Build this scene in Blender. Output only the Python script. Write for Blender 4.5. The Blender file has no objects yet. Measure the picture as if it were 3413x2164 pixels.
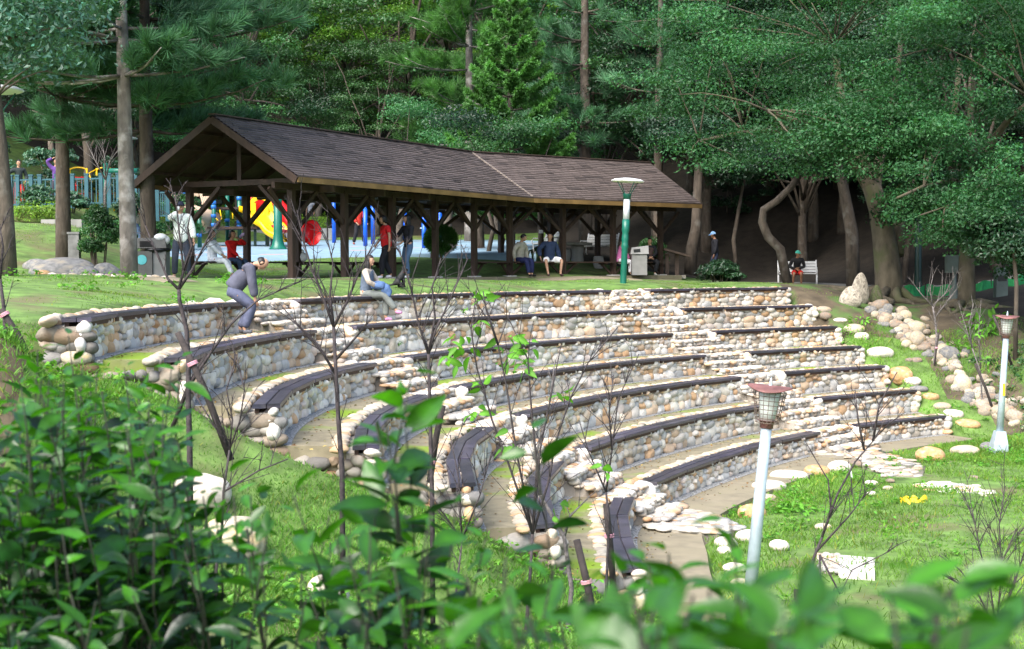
import bpy, math, random
import numpy as np
from mathutils import Vector, Matrix, Quaternion
random.seed(5)
rng = np.random.default_rng(11)
PI = math.pi
scene = bpy.context.scene
COL = scene.collection
UP = np.array([0., 0., 1.])

# ------------------------------------------------------------------ camera model (solved from the photograph)
FPX, PITCH, ROLL, HC = 5034.4, -0.0363, -0.0047, 4.0
W0, H0 = 3413., 2164.
_fw = np.array([0, math.cos(PITCH), math.sin(PITCH)])
_u0 = np.array([0, -math.sin(PITCH), math.cos(PITCH)])
_r0 = np.array([1., 0, 0])
_cr, _sr = math.cos(ROLL), math.sin(ROLL)
CAMR = _r0 * _cr + _u0 * _sr
CAMU = -_r0 * _sr + _u0 * _cr
def ray(x, y):
    return _fw + CAMR * (x - W0 / 2) / FPX - CAMU * (y - H0 / 2) / FPX
def P(x, y, Y):
    r = ray(x, y); r = r / r[1]
    return np.array([0, 0, HC]) + r * Y
def norm(v):
    v = np.asarray(v, float); return v / (np.linalg.norm(v, axis=-1, keepdims=True) + 1e-12)

# ------------------------------------------------------------------ objects and tags
def tag(o, label=None, cat=None, group=None, kind=None):
    if label: o['label'] = label
    if cat: o['category'] = cat
    if group: o['group'] = group
    if kind: o['kind'] = kind
    return o
def thing(name, loc, label, cat, group=None, rotz=0.0, scale=1.0):
    o = bpy.data.objects.new(name, None); COL.objects.link(o)
    o.empty_display_size = .2
    o.location = [float(v) for v in loc]; o.rotation_euler = (0, 0, rotz)
    o.scale = (scale,) * 3 if np.isscalar(scale) else scale
    return tag(o, label, cat, group)
def origin_of(p):
    v = np.zeros(3)
    while p is not None:
        v = v + np.array(p.location); p = p.parent
    return v
def link(name, me, parent=None):
    o = bpy.data.objects.new(name, me); COL.objects.link(o)
    if parent is not None: o.parent = parent
    return o
def copy_tree(o, parent=None):
    c = o.copy(); COL.objects.link(c)
    if parent is not None: c.parent = parent
    for ch in list(o.children): copy_tree(ch, c)
    return c
def mesh_arrays(name, V, Fs, col=None, mats=(), smooth=True, fmat=None):
    me = bpy.data.meshes.new(name)
    V = np.asarray(V, np.float32)
    me.vertices.add(len(V)); me.vertices.foreach_set('co', V.ravel())
    Fs = [np.asarray(f, np.int32) for f in Fs if len(f)]
    loops = np.concatenate([f.ravel() for f in Fs]); tot = np.concatenate([np.full(len(f), f.shape[1]) for f in Fs])
    me.loops.add(len(loops)); me.loops.foreach_set('vertex_index', loops)
    start = np.concatenate([[0], np.cumsum(tot)[:-1]])
    me.polygons.add(len(tot)); me.polygons.foreach_set('loop_start', start.astype(np.int32))
    me.polygons.foreach_set('use_smooth', np.full(len(tot), bool(smooth)))
    for m in mats: me.materials.append(m)
    if fmat is not None: me.polygons.foreach_set('material_index', np.asarray(fmat, np.int32))
    me.update(calc_edges=True)
    if col is not None:
        a = me.color_attributes.new('tint', 'FLOAT_COLOR', 'POINT')
        c = np.ones((len(V), 4), np.float32); c[:, :3] = col
        a.data.foreach_set('color', c.ravel())
    return me
class MB:
    """collects shapes, links them as one mesh"""
    def __init__(s): s.v = []; s.f = {3: [], 4: []}; s.big = []; s.c = []; s.n = 0
    def add(s, V, F, col=(1, 1, 1)):
        V = np.asarray(V, float)
        if len(V) == 0: return s
        s.v.append(V); s.c.append(np.broadcast_to(np.asarray(col, float), (len(V), 3)))
        F = np.asarray(F)
        if F.ndim == 2: s.f.setdefault(F.shape[1], []).append(F + s.n)
        s.n += len(V); return s
    def multi(s, V, Fs, col=(1, 1, 1)):
        V = np.asarray(V, float); s.v.append(V); s.c.append(np.broadcast_to(np.asarray(col, float), (len(V), 3)))
        for F in Fs:
            if len(F): F = np.asarray(F); s.f.setdefault(F.shape[1], []).append(F + s.n)
        s.n += len(V); return s
    def box(s, c, size, R=None, col=(1, 1, 1), bev=0.0):
        h = np.array(size) / 2.
        V = np.array([[x, y, z] for x in (-1, 1) for y in (-1, 1) for z in (-1, 1)]) * h
        if R is not None: V = V @ np.asarray(R).T
        F = [[0, 1, 3, 2], [4, 6, 7, 5], [0, 4, 5, 1], [2, 3, 7, 6], [0, 2, 6, 4], [1, 5, 7, 3]]
        return s.add(V + np.array(c), F, col)
    def bar(s, a, b, w, h, up=(0, 0, 1), col=(1, 1, 1)):
        a = np.array(a, float); b = np.array(b, float); d = b - a; L = np.linalg.norm(d); d = d / L
        up = np.array(up, float)
        if abs(d @ up) > .98: up = np.array([1., 0, 0]) if abs(d[0]) < .9 else np.array([0, 1., 0])
        sx = norm(np.cross(d, up)); u = np.cross(sx, d)
        return s.box((a + b) / 2, (L, w, h), np.stack([d, sx, u], 1), col)
    def tube(s, pts, rad, n=8, cap=True, col=(1, 1, 1)):
        pts = np.asarray(pts, float); m = len(pts)
        rad = np.broadcast_to(np.asarray(rad, float), (m,))
        t = np.gradient(pts, axis=0); t = norm(t)
        ref = np.array([0.13, 0.21, 1.]) if abs(norm(t.mean(0))[2]) < .8 else np.array([1., .17, .1])
        a = norm(np.cross(t, ref)); b = np.cross(t, a)
        th = np.arange(n) * 2 * PI / n
        V = pts[:, None] + rad[:, None, None] * (np.cos(th)[None, :, None] * a[:, None] + np.sin(th)[None, :, None] * b[:, None])
        V = V.reshape(-1, 3)
        i = np.arange(m - 1)[:, None] * n; j = np.arange(n)[None]; k = (j + 1) % n
        F = np.stack([i + j, i + k, i + n + k, i + n + j], -1).reshape(-1, 4)
        Fs = [F]
        if cap:
            V = np.concatenate([V, pts[:1], pts[-1:]]); c0, c1 = m * n, m * n + 1
            jj = np.arange(n); kk = (jj + 1) % n
            Fs.append(np.concatenate([np.stack([kk, jj, np.full(n, c0)], 1), np.stack([(m - 1) * n + jj, (m - 1) * n + kk, np.full(n, c1)], 1)]))
        return s.multi(V, Fs, col)
    def lathe(s, prof, c=(0, 0, 0), n=24, axis=None, col=(1, 1, 1)):
        prof = np.asarray(prof, float); m = len(prof)
        th = np.arange(n) * 2 * PI / n
        V = np.stack([prof[:, None, 0] * np.cos(th), prof[:, None, 0] * np.sin(th), np.broadcast_to(prof[:, None, 1], (m, n))], -1).reshape(-1, 3)
        if axis is not None:
            z = norm(axis); x = norm(np.cross(UP if abs(z[2]) < .9 else np.array([1., 0, 0]), z)); y = np.cross(z, x)
            V = V @ np.stack([x, y, z], 1).T
        i = np.arange(m - 1)[:, None] * n; j = np.arange(n)[None]; k = (j + 1) % n
        F = np.stack([i + j, i + k, i + n + k, i + n + j], -1).reshape(-1, 4)
        return s.add(V + np.array(c, float), F, col)
    def ball(s, c, r, n=12, m=8, col=(1, 1, 1), R=None):
        a = np.linspace(0, PI, m + 1); th = np.arange(n) * 2 * PI / n
        V = np.stack([np.sin(a)[:, None] * np.cos(th), np.sin(a)[:, None] * np.sin(th), np.broadcast_to(np.cos(a)[:, None], (m + 1, n))], -1).reshape(-1, 3)
        V = V * np.broadcast_to(np.asarray(r, float), (3,))
        if R is not None: V = V @ np.asarray(R).T
        i = np.arange(m)[:, None] * n; j = np.arange(n)[None]; k = (j + 1) % n
        F = np.stack([i + j, i + n + j, i + n + k, i + k], -1).reshape(-1, 4)
        return s.add(V + np.array(c, float), F, col)
    def prism(s, poly, z0, z1, col=(1, 1, 1)):
        poly = np.asarray(poly, float); n = len(poly)
        V = np.concatenate([np.c_[poly, np.full(n, z0)], np.c_[poly, np.full(n, z1)]])
        j = np.arange(n); k = (j + 1) % n
        s.multi(V, [np.stack([j, k, n + k, n + j], 1)], col)
        s.big.append(list(range(s.n - n, s.n))); return s
    def build(s, name, mat, parent=None, smooth=False, local=False, tint=False):
        V = np.concatenate(s.v)
        if parent is not None and not local: V = V - origin_of(parent)
        Fs = [np.concatenate(v) for v in s.f.values() if len(v)]
        for b in s.big: Fs.append(np.array([b]))
        me = mesh_arrays(name, V, Fs, np.concatenate(s.c) if tint else None, mat if isinstance(mat, (list, tuple)) else (mat,), smooth)
        return link(name, me, parent)

# ------------------------------------------------------------------ materials
def M(name, col, rough=.7, var=.25, ns=6., detail=4., bump=0., bs=30., tint=False, spec=.4, obj_rand=0., hue_rand=0., metal=0., second=None, sec_scale=2., sec_lo=.5, sec_hi=.62, transl=None, stretch=None, sheen=None):
    m = bpy.data.materials.new(name); m.use_nodes = True
    nt = m.node_tree; nd = nt.nodes; lk = nt.links
    b = nd['Principled BSDF']; out = nd['Material Output']
    tc = nd.new('ShaderNodeTexCoord'); src = tc.outputs['Object']
    if stretch:
        mp = nd.new('ShaderNodeMapping'); mp.inputs['Scale'].default_value = stretch
        lk.new(src, mp.inputs['Vector']); src = mp.outputs['Vector']
    n = nd.new('ShaderNodeTexNoise'); n.inputs['Scale'].default_value = ns; n.inputs['Detail'].default_value = detail
    lk.new(src, n.inputs['Vector'])
    r = nd.new('ShaderNodeValToRGB'); lk.new(n.outputs['Fac'], r.inputs['Fac'])
    c = np.array(col, float)
    r.color_ramp.elements[0].position = .3; r.color_ramp.elements[1].position = .7
    r.color_ramp.elements[0].color = tuple(c * (1 - var)) + (1,); r.color_ramp.elements[1].color = tuple(np.minimum(c * (1 + var), 1)) + (1,)
    o = r.outputs['Color']
    def mul(o, val_out=None, col_out=None):
        mx = nd.new('ShaderNodeMix'); mx.data_type = 'RGBA'; mx.blend_type = 'MULTIPLY'; mx.inputs['Factor'].default_value = 1
        lk.new(o, mx.inputs['A']); lk.new(col_out, mx.inputs['B']); return mx.outputs['Result']
    if second is not None:
        n2 = nd.new('ShaderNodeTexNoise'); n2.inputs['Scale'].default_value = sec_scale; n2.inputs['Detail'].default_value = 6
        lk.new(tc.outputs['Object'], n2.inputs['Vector'])
        r2 = nd.new('ShaderNodeValToRGB'); r2.color_ramp.elements[0].position = sec_lo; r2.color_ramp.elements[1].position = sec_hi
        lk.new(n2.outputs['Fac'], r2.inputs['Fac'])
        mx = nd.new('ShaderNodeMix'); mx.data_type = 'RGBA'; lk.new(r2.outputs['Color'], mx.inputs['Factor'])
        lk.new(o, mx.inputs['A']); mx.inputs['B'].default_value = tuple(second) + (1,); o = mx.outputs['Result']
    if tint:
        at = nd.new('ShaderNodeAttribute'); at.attribute_name = 'tint'; o = mul(o, col_out=at.outputs['Color'])
    if obj_rand or hue_rand:
        oi = nd.new('ShaderNodeObjectInfo'); hs = nd.new('ShaderNodeHueSaturation')
        for inp, k in (('Value', obj_rand), ('Hue', hue_rand)):
            if not k: continue
            mr = nd.new('ShaderNodeMapRange'); mid = 1. if inp == 'Value' else .5
            mr.inputs['To Min'].default_value = mid - k; mr.inputs['To Max'].default_value = mid + k
            lk.new(oi.outputs['Random'], mr.inputs['Value']); lk.new(mr.outputs['Result'], hs.inputs[inp])
        lk.new(o, hs.inputs['Color']); o = hs.outputs['Color']
    lk.new(o, b.inputs['Base Color'])
    b.inputs['Roughness'].default_value = rough; b.inputs['Specular IOR Level'].default_value = spec; b.inputs['Metallic'].default_value = metal
    if bump:
        bp = nd.new('ShaderNodeBump'); bp.inputs['Strength'].default_value = bump; bp.inputs['Distance'].default_value = .02
        n3 = nd.new('ShaderNodeTexNoise'); n3.inputs['Scale'].default_value = bs; n3.inputs['Detail'].default_value = 5
        lk.new(src, n3.inputs['Vector']); lk.new(n3.outputs['Fac'], bp.inputs['Height']); lk.new(bp.outputs['Normal'], b.inputs['Normal'])
    if transl:
        tr = nd.new('ShaderNodeBsdfTranslucent'); ms = nd.new('ShaderNodeMixShader'); ms.inputs['Fac'].default_value = transl
        g = nd.new('ShaderNodeMix'); g.data_type = 'RGBA'; g.blend_type = 'MULTIPLY'; g.inputs['Factor'].default_value = 1
        lk.new(o, g.inputs['A']); g.inputs['B'].default_value = (1.6, 1.75, .6, 1); lk.new(g.outputs['Result'], tr.inputs['Color'])
        lk.new(b.outputs['BSDF'], ms.inputs[1]); lk.new(tr.outputs['BSDF'], ms.inputs[2]); lk.new(ms.outputs['Shader'], out.inputs['Surface'])
    return m

MAT = dict(
    stone=M('river_stone', (1, 1, 1), .75, .22, 9, 5, .35, 40, tint=True, second=(.50, .30, .15), sec_scale=3.2, sec_lo=.60, sec_hi=.78),
    boulder=M('boulder_stone', (.31, .265, .205), .8, .25, 5, 6, .4, 18, obj_rand=.4, hue_rand=.02, second=(.50, .33, .17), sec_scale=1.7, sec_lo=.5, sec_hi=.75),
    orange_boulder=M('orange_boulder_stone', (.42, .25, .11), .75, .25, 4, 6, .3, 18, second=(.48, .38, .26), sec_scale=2.2, sec_lo=.5, sec_hi=.72),
    pale_boulder=M('pale_boulder_stone', (.55, .50, .43), .8, .2, 4, 6, .3, 18, second=(.48, .34, .24), sec_scale=2.4, sec_lo=.55, sec_hi=.75),
    grey_rock=M('grey_rock', (.17, .17, .17), .85, .35, 4, 6, .6, 12, second=(.26, .23, .18), sec_scale=2, sec_lo=.5, sec_hi=.7),
    standing_stone=M('standing_stone', (.36, .32, .26), .85, .4, 5, 7, .7, 14, second=(.12, .10, .08), sec_scale=4, sec_lo=.55, sec_hi=.7),
    moss_rock=M('mossy_rock', (.07, .085, .035), .9, .4, 6, 6, .5, 14, second=(.10, .09, .06), sec_scale=3),
    mortar=M('mortar', (.36, .33, .28), .9, .3, 12, 5, .5, 60),
    step_mortar=M('pale_mortar', (.42, .37, .31), .9, .25, 10, 5, .5, 50),
    concrete=M('sandy_concrete', (.205, .178, .115), .9, .25, 5, 6, .3, 90, second=(.16, .25, .012), sec_scale=.75, sec_lo=.52, sec_hi=.66),
    pathc=M('sandy_path', (.215, .185, .125), .9, .2, 3, 6, .3, 80, second=(.23, .20, .13), sec_scale=1.1, sec_lo=.45, sec_hi=.65),
    grey_path=M('grey_concrete_path', (.2, .195, .18), .9, .15, 3, 6, .2, 60),
    gravel=M('grey_gravel', (.27, .27, .265), .95, .75, 38, 2, 1., 45),
    plank=M('dark_plank', (.042, .038, .060), .30, .5, 3, 6, .3, 25, spec=.7, tint=True, stretch=(1, 1, 6), second=(.06, .052, .06), sec_scale=5, sec_lo=.5, sec_hi=.75),
    plank_red=M('red_brown_beam', (.055, .026, .018), .6, .35, 6, 5, .2, 30),
    timber=M('dark_timber', (.042, .024, .017), .6, .4, 5, 6, .3, 25, stretch=(1, 1, .3)),
    timber_grey=M('weathered_timber', (.075, .05, .038), .7, .4, 5, 6, .3, 25, stretch=(1, 1, .3)),
    fascia=M('tan_fascia', (.21, .125, .045), .6, .3, 2, 6, .1, 20),
    shingle=M('roof_shingle', (.100, .079, .070), .72, .2, 7, 5, .3, 40, tint=True, spec=.35),
    white_stone=M('white_plinth', (.48, .46, .42), .8, .15, 8),
    bark=M('bark', (.085, .068, .053), .95, .45, 7, 7, .9, 22, stretch=(1, 1, .35), second=(.16, .15, .13), sec_scale=3, sec_lo=.55, sec_hi=.75),
    pale_bark=M('pale_bark', (.16, .14, .12), .95, .4, 6, 7, .9, 20, stretch=(1, 1, .5), second=(.40, .37, .34), sec_scale=2.5, sec_lo=.5, sec_hi=.66),
    banyan_bark=M('banyan_bark', (.095, .08, .056), .95, .4, 5, 7, .7, 14, stretch=(1, 1, .4), second=(.08, .085, .04), sec_scale=1.5),
    twig=M('twig_bark', (.045, .036, .038), .8, .5, 18, 4, .4, 60),
    twig_pale=M('speckled_bark', (.13, .115, .11), .85, .6, 26, 4, .4, 60),
    stake=M('stake_wood', (.035, .028, .026), .85, .4, 10, 5, .4, 50),
    leaf_bright=M('leaf_bright', (.10, .225, .032), .45, .35, .9, 3, tint=True, spec=.4, obj_rand=.25, hue_rand=.015, transl=.35),
    leaf_banyan=M('leaf_banyan', (.032, .105, .036), .5, .35, .35, 3, tint=True, spec=.3, transl=.3),
    leaf_mid=M('leaf_mid', (.040, .122, .040), .42, .35, .9, 3, tint=True, spec=.45, obj_rand=.25, hue_rand=.02, transl=.3),
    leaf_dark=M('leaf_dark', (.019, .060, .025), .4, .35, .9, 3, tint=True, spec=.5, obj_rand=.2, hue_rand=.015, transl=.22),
    leaf_blue=M('leaf_blue_green', (.045, .115, .068), .4, .3, 1.2, 3, tint=True, spec=.5, obj_rand=.2, hue_rand=.015, transl=.2),
    needle=M('needle', (.06, .165, .075), .5, .35, 1.5, 3, tint=True, spec=.4, transl=.2),
    needle_bright=M('needle_bright', (.06, .17, .035), .5, .35, 1.5, 3, tint=True, spec=.4, transl=.25),
    hedge=M('hedge_leaf', (.13, .25, .02), .5, .3, 4, 3, tint=True, transl=.35),
    fg_leaf=M('shrub_leaf', (.014, .068, .007), .30, .5, 14, 4, .12, 40, tint=True, spec=.65, transl=.4),
    grass=M('grass_blade', (.135, .26, .04), .6, .35, .8, 4, tint=True, transl=.35, spec=.25),
    weed=M('weed_leaf', (.10, .26, .03), .55, .3, 3, 3, tint=True, transl=.35, spec=.3),
    soil=M('lawn_soil', (.10, .175, .038), .95, .45, 3, 8, .6, 25, second=(.13, .11, .055), sec_scale=.55, sec_lo=.54, sec_hi=.7),
    cap_timber=M('cap_timber', (.19, .155, .13), .7, .25, 6),
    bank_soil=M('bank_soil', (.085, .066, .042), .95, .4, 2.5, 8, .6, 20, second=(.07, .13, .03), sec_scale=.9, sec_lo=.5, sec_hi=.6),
    stem_green=M('shrub_stem', (.014, .017, .008), .7, .3, 12),
    shaded_forest_soil=M('shaded_forest_soil', (.022, .017, .012), .95, .4, 3, 8, .6, 20),  # dark litter soil, lowered further to stand in for missing canopy shade
    rubber=M('blue_rubber', (.20, .31, .40), .8, .12, 2, 5, second=(.40, .27, .24), sec_scale=.5, sec_lo=.6, sec_hi=.66),
    grey_wall=M('grey_concrete_wall', (.27, .27, .26), .9, .3, 3, 6, .3, 30, stretch=(1, 1, .4)),
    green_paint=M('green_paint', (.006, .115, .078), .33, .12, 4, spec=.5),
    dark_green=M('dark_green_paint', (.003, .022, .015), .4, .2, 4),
    teal_paint=M('teal_paint', (.028, .10, .13), .45, .15, 4),
    blue_paint=M('blue_paint', (.006, .10, .62), .35, .1, 4, spec=.5),
    blue_clamp=M('blue_clamp', (.02, .15, .50), .4, .1, 4),
    yellow=M('yellow_plastic', (.80, .48, .004), .3, .06, 2, spec=.5),
    red=M('red_plastic', (.55, .008, .010), .3, .08, 2, spec=.5),
    beige=M('beige_plastic', (.50, .37, .27), .45, .1, 2),
    galv=M('galvanised_steel', (.42, .50, .55), .45, .16, 6, 5, metal=.35, spec=.5),
    rust=M('rusty_cap', (.17, .075, .068), .7, .35, 7, 6, .3, 30),
    wire=M('rusty_wire', (.14, .105, .085), .7, .4, 20),
    frosted=M('frosted_glass', (.62, .66, .62), .35, .1, 8, spec=.5),
    white_paint=M('white_paint', (.68, .68, .67), .5, .07, 5),
    lamp_disc=M('lamp_disc', (.80, .80, .80), .4, .04, 5),
    clear_tube=M('clear_lamp_tube', (.52, .56, .58), .2, .2, 9, spec=.6),
    bin_grey=M('bin_grey', (.10, .10, .095), .6, .2, 5),
    bin_pale=M('bin_pale_steel', (.22, .22, .215), .5, .12, 5),
    black=M('black_bag', (.012, .012, .014), .35, .3, 10),
    white_cloth=M('white_bag', (.75, .76, .78), .6, .06, 8),
    teal_badge=M('teal_badge', (.10, .42, .45), .5, .1, 4),
    netting=M('green_netting', (.02, .24, .07), .7, .3, 5),
    tape=M('yellow_tape', (.75, .52, .02), .5, .1, 5),
    pink=M('pink_ribbon', (.62, .30, .36), .6, .1, 5),
    sign_yellow=M('sign_yellow', (.75, .42, .02), .6, .08, 5),
    paper=M('paper_white', (.78, .80, .82), .7, .05, 5),
    bottle=M('bottle_plastic', (.45, .62, .72), .15, .1, 5, spec=.6),
    box_green=M('cabinet_green_grey', (.10, .13, .115), .6, .15, 4),
)
# ------------------------------------------------------------------ terrace geometry (solved from the bench ends)
CX, CY, R7, DR = 11.974, 23.846, 11.1004, 1.1634
dRt = np.array([-.0069, -.0354, .0654, .0081, -.0381, .0081, -.0014])         # tier 1..7
TOPZ = np.array([3.4743, 2.9968, 2.4519, 1.9836, 1.5464, 1.0127, .4749])      # bench tops, tier 1..7
ANG = np.radians(np.array([
    [166.1, 167.04, 167.06, 169.99, 171.49, 172.48, 174.12],    # middle block, left end
    [173.47, 173.79, 174.11, 177.1, 181.16, 181.83, 183.32],    # left block, right end
    [201.01, 201.92, 203.19, 205.42, 207.46, 208.18, 210.13],   # left block, left end
    [118.45, 117.53, 116.6, 115.88, 115.35, 114.08, 112.78],    # right block, left end
    [102.9, 102.21, 101.31, 100.83, 100.38, 98.82, 97.66],      # right block, right end
    [123.02, 123.02, 122.55, 122.73, 122.85, 122.42, 121.71]])) # middle block, right end
KN0, KND = math.radians(90), math.radians(12)
SC1 = np.array([2.0718, .773, -.2832, -1.0933, -1.6299, -1.8733, -1.8211, -1.4992, -.9668, -.231, .7869, 2.0895, 3.6767])
SC2 = np.array([.0612, .0528, .0451, .045, .039, .0293, .0121, -.0136, -.0384, -.0129, -.0461, -.0745, -.0989])
def _spl(c, a):
    x = np.clip((np.asarray(a, float) - KN0) / KND, 0, len(c) - 1.001); i = x.astype(int); t = x - i; m = np.gradient(c); j = np.minimum(i + 1, len(c) - 1)
    return (2 * t ** 3 - 3 * t ** 2 + 1) * c[i] + (t ** 3 - 2 * t ** 2 + t) * m[i] + (-2 * t ** 3 + 3 * t ** 2) * c[j] + (t ** 3 - t ** 2) * m[j]
MIDL, LFTR, LFTL, RGTL, RGTR, MIDR = range(6)
UT = np.arange(6, -1, -1.)         # u = 7 - tier, for tier 1..7
def Ru(u, a, off=0.):
    return R7 + u * DR + np.interp(u, UT[::-1], dRt[::-1]) + _spl(SC1, a) + _spl(SC2, a) * (u - 3) + off
def pol(u, a, off=0.):
    r = Ru(u, a, off); return np.stack([CX + r * np.cos(a), CY + r * np.sin(a)], -1)
def angl(line, u):
    x = UT[::-1]; y = ANG[line][::-1]
    u = np.asarray(u, float)
    return np.interp(u, x, y) + np.where(u < 0, (y[1] - y[0]) * u, 0) + np.where(u > 6, (y[-1] - y[-2]) * (u - 6), 0)
def tread(t): return TOPZ[t - 1] - .02 if t <= 7 else 0.03       # level of the tread behind bench t; t = 8 is the lowest walk
def polar_of(x, y):
    dx, dy = np.asarray(x) - CX, np.asarray(y) - CY
    a = np.arctan2(dy, dx) % (2 * PI); r = np.hypot(dx, dy)
    k = _spl(SC2, a); return (r - R7 - _spl(SC1, a) + 3 * k) / (DR + k), a

# ------------------------------------------------------------------ terrain: thin plate through surveyed points
cp = []
for t in range(1, 8):
    u = 7 - t
    for off, dz in ((.1, -.50), (1.2, -.70), (3.0, -1.0)):
        a = angl(LFTL, u); x, y = pol(u, a); k = np.array([-.25, -.97])
        cp.append((x + k[0] * off, y + k[1] * off, TOPZ[t - 1] + dz - .12 * off))
    a = angl(RGTR, u); x, y = pol(u, a)
    for off, dz in ((.25, -.28), (1.5, -.33)):
        cp.append((x + off, y + .1 * off, TOPZ[t - 1] + dz))
    for l in (MIDL, MIDR):
        x, y = pol(u, angl(l, u)); cp.append((x, y, TOPZ[t - 1] - .5))
for a in np.radians([100, 110, 120, 135, 150, 165, 180, 195, 208]):
    for u in (-.15, -1.3): x, y = pol(u, a); cp.append((x, y, 0.))
    x, y = pol(6.55, a); cp.append((x, y, 3.47))
    if 130 < math.degrees(a) < 190: x, y = pol(7.6, a); cp.append((x, y, 3.68))
for x, y, z in [(4, 15.5, 0), (9, 16, 0), (14, 18, 0.05), (8, 21, 0), (12, 24, 0), (10, 28, 0), (14, 30, .1), (18, 24, .4), (1, 14.5, 0.1), (-2, 13.5, 1.1), (-4.6, 13.5, 1.9),
                (5, 9, .4), (0, 9, .5), (-4, 9, 1.0), (10, 9, .3), (0, 3, 2.1), (0, -3, 2.3), (-6, 3, 2.4), (7, 3, 1.8), (0, -30, 2.5), (30, -20, 2.), (-30, -20, 3), (-9, 9, 1.8), (-8, 14, 2.6), (-7.5, 17, 3.2), (16, 8, .6), (25, 10, 1.5),
                (-8, 20, 3.55), (-7.2, 24, 3.72), (-7, 28, 3.78), (-11, 25, 3.9), (-10.5, 31, 3.95), (-6.5, 33, 3.8), (-13, 36, 4.1), (-9, 36, 3.82), (-16, 29, 4.2), (-25, 20, 4.5), (-25, 35, 6),
                (-15, 45, 5.4), (-13.0, 44.6, 5.4), (-12.2, 47.5, 4.75), (-9, 45, 4.08), (-19, 46, 6.), (-17, 50, 6.1), (-15, 50, 5.95), (-22, 55, 7.5), (-18, 57, 6.9), (-17.5, 62, 7), (-30, 60, 10),
                (-7, 47.6, 4.22), (-11.5, 51, 4.36), (-12.5, 56, 4.6), (-13, 64, 4.95), (-8, 57, 4.68), (-5, 53, 4.5), (-2, 48, 4.2), (-5, 39, 3.74), (-3, 43, 3.74), (-.5, 47.2, 3.74), (.8, 51.5, 4.35), (3.2, 50.5, 3.74), (5.2, 52.5, 3.72), (-7, 40, 3.78), (3.6, 49, 3.7), (-1.5, 42, 3.70), (1, 42, 3.68), (4, 44, 3.62), (6, 44.6, 3.55), (2.98, 40.6, 3.62), (4.6, 42.2, 3.58),
                (-8, 52, 4.48), (-2, 52, 4.45), (-10, 69, 5.34), (-3, 69, 5.34), (-6, 60, 4.93), (-1, 58, 4.7), (4, 58, 4.6), (2, 66, 5.3), (4, 72, 6.4), (-10, 73, 6.6), (-3, 73, 6.6), (-5, 80, 10), (-12, 82, 12), (5, 80, 10),
                (7, 49, 3.5), (9, 54, 3.45), (10, 46.5, 3.4), (8.6, 57, 3.55), (7, 58, 3.9), (10, 59, 3.9), (12, 52, 3.35), (14, 50, 3.3), (10, 63, 5.8), (14, 58, 5.2), (16, 62, 7.), (8, 68, 7.2), (12, 70, 9.5), (18, 52, 4.6),
                (9.8, 42.6, 2.95), (11.2, 45, 3.0), (12.9, 42.8, 2.88), (15, 42.5, 3.0), (11.0, 40.2, 1.95), (11.7, 38.4, 1.25), (12.5, 36.4, .72), (11.4, 33.5, .25), (10.8, 31.9, .12), (13, 37, 1.7), (13.6, 33.8, .7), (13.8, 35.5, 1.4), (14.8, 33, 1.3), (16, 36, 2.4), (18, 40, 3.4), (17, 46, 3.6), (22, 44, 5), (24, 34, 4), (30, 50, 10),
                (0, 95, 20), (20, 85, 17), (-20, 90, 20), (25, 65, 11), (0, 130, 38), (40, 120, 38), (-40, 120, 38), (60, 60, 22), (-60, 60, 20), (60, 0, 8), (-60, 0, 8), (0, -60, 3), (100, 200, 60), (-100, 200, 60), (120, 0, 20), (-120, 0, 20)]:
    cp.append((x, y, z))
cp = np.array(cp, float)
_key = {}
for p in cp: _key[(round(p[0] / .3), round(p[1] / .3))] = p
cp = np.array(list(_key.values()))
def _tps(r2): return np.where(r2 > 1e-9, .5 * r2 * np.log(np.maximum(r2, 1e-9)), 0)
_n = len(cp); _S = 20.
_q = cp[:, :2] / _S
_K = _tps(((_q[:, None] - _q[None]) ** 2).sum(-1)) + np.eye(_n) * 2e-4
_Pm = np.c_[np.ones(_n), _q]
_A = np.block([[_K, _Pm], [_Pm.T, np.zeros((3, 3))]])
_w = np.linalg.solve(_A, np.r_[cp[:, 2], 0, 0, 0])
def gz(x, y):
    x = np.atleast_1d(np.asarray(x, float)); y = np.atleast_1d(np.asarray(y, float)); sh = x.shape
    q = np.c_[x.ravel(), y.ravel()] / _S; out = np.zeros(len(q))
    for i in range(0, len(q), 20000):
        s = q[i:i + 20000]
        out[i:i + 20000] = _tps(((s[:, None] - _q[None]) ** 2).sum(-1)) @ _w[:_n] + np.c_[np.ones(len(s)), s] @ _w[_n:]
    out = out.reshape(sh)
    return np.clip(out, -.6, 90)
def in_terrace(x, y, mu=0., ma=0.):
    u, a = polar_of(x, y)
    uu = np.clip(u, -1, 6.4)
    return (u > -1.05 - mu) & (u < 6.5 + mu) & (a > angl(RGTR, uu) - ma) & (a < angl(LFTL, uu) + ma), u, a
def g1(x, y): return float(gz([x], [y])[0])
def hit(x, y, y0=12., y1=90.):
    Ys = np.arange(y0, y1, .15); r = ray(x, y); r = r / r[1]
    X = r[0] * Ys; Z = HC + r[2] * Ys; g = gz(X, Ys)
    k = np.where(Z <= g)[0]
    Y = Ys[k[0]] if len(k) else y1
    return np.array([r[0] * Y, Y, g1(r[0] * Y, Y)])

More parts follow.
